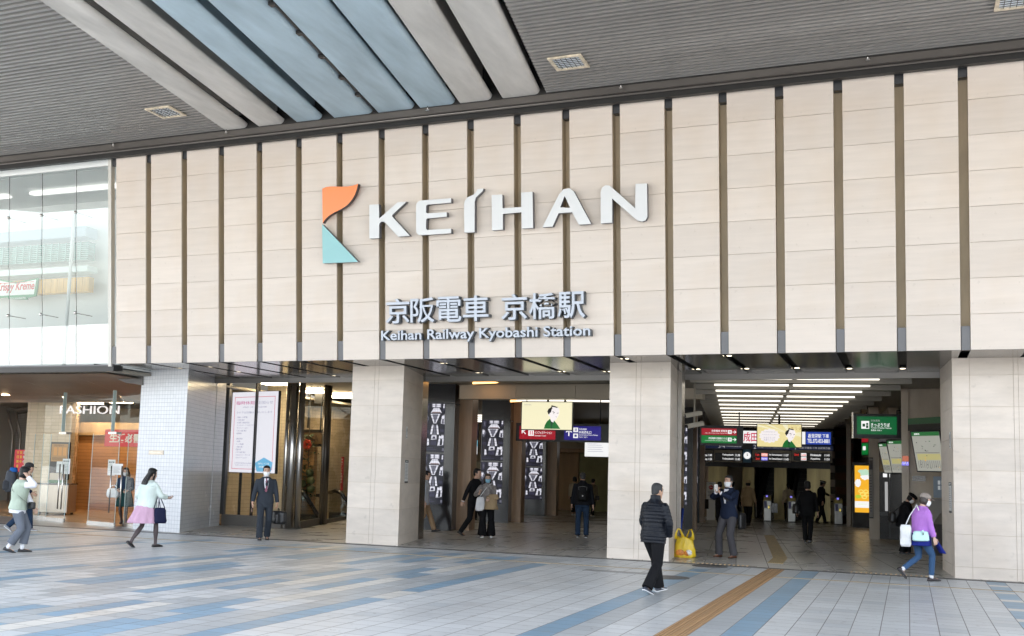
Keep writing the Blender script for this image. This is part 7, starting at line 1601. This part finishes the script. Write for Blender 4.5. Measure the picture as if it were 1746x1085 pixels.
b = MB(); rbox(b, (-.24, .13, .865), .065, .17, .095, .82, pw=3.4, steps=9, slump=.3); fl_ = MB(); fl_.tube([(-.312, .13, .98), (-.316, .12, .93)], .018, 8); s_ = strap([(-.20, .02, .96), (-.17, .06, 1.22), (-.05, .10, 1.44), (.10, .04, 1.47), (.16, -.12, 1.3), (.10, -.18, 1.05), (-.12, -.17, .98)], .010); cl_ = MB()
for z in (.925, .90): cl_.ball((-.325, .125, z), (.012, .015, .012), 8, 6)
held(c, 'handbag', 'mint handbag on the hip of the person in the purple sweater', 'handbag', [('body', b, MINTB), ('flap', fl_, MINTB), ('strap', s_, SHOE_W), ('clasp', cl_, BAG_B)], (-.24, .13, .77))
b = MB(); rbox(b, (-.10, .36, .86), .10, .035, .21, 1., pw=5, yaw=1.1, slump=.8); s_ = strap([(-.10, .36, 1.06), (-.08, .26, 1.25), (-.04, .10, 1.45)], .010)
held(c, 'tote_bag', 'flat white tote bag behind the person in the purple sweater', 'tote bag', [('body', b, WB), ('strap', s_, WB)], (-.10, .36, .65))
# yellow carrier bag by the middle pier
p = gr(1167, 951)
t = thing('carrier_bag', 'full yellow plastic carrier bag standing against the middle stone pier', 'carrier bag', (p.x, p.y, .006), -atan2(p.x, p.y)-.1)
R = random.Random(4); mb = MB(); rings = []
for i in range(12):
    z = (.40*i/11); t_ = i/11; hx = .225*(1-.30*t_**1.6)*(.86 if i == 0 else 1); hy = .15*(1-.45*t_)
    ring = []
    for j in range(40):
        a = 2*pi*j/40; r_ = (abs(cos(a))**2.8+abs(sin(a))**2.8)**(-1/2.8); w_ = 1+.05*sin(6*a+i*.5)+.035*sin(11*a-i*.9)
        ring.append((hx*cos(a)*r_*w_, hy*sin(a)*r_*w_, z+(.03*sin(3*a)*t_)))
    rings.append(ring)
mb.rings(rings)
YB_ = mat('plastic_yellow', (.72, .50, .025), .35, noise_s=4, var=.2, bump=.8, bump_s=9, stretch=(2, 2, .8))
mb.build('body', YB_, t)
for sgn in (-1, 1):
    mb = MB(); mb.tube([(sgn*.17, -.05, .37), (sgn*.175, -.03, .48), (sgn*.14, .0, .58), (sgn*.10, .02, .57), (sgn*.05, .05, .45), (sgn*.03, .06, .37)], [(.045, .008), (.028, .008), (.018, .008), (.018, .008), (.03, .008), (.06, .008)], 10); mb.build('handle', YB_, t)
mb = MB()
for q, r_ in (((-.08, -.135, .10), (.09, .02, .07)), ((.06, -.13, .09), (.06, .02, .06))): mb.ball(q, r_, 12, 8)
mb.build('print', mat('print_orange', (.75, .22, .03), .4, noise_s=20, var=.6), t)
mb = MB(); mb.ball((.10, -.135, .11), (.07, .015, .06), 12, 8); mb.build('print', mat('print_white', (.75, .72, .65), .4, noise_s=25, var=.5), t)
o = tag(MB().tube([(p.x-.14, p.y+.25, .45), (p.x-.12, p.y+.42, 1.0)], .02, 8).build('umbrella', cloth('umbrella_blue', (.012, .03, .16), .6)), 'closed dark blue umbrella leaning behind the yellow carrier bag', 'umbrella')
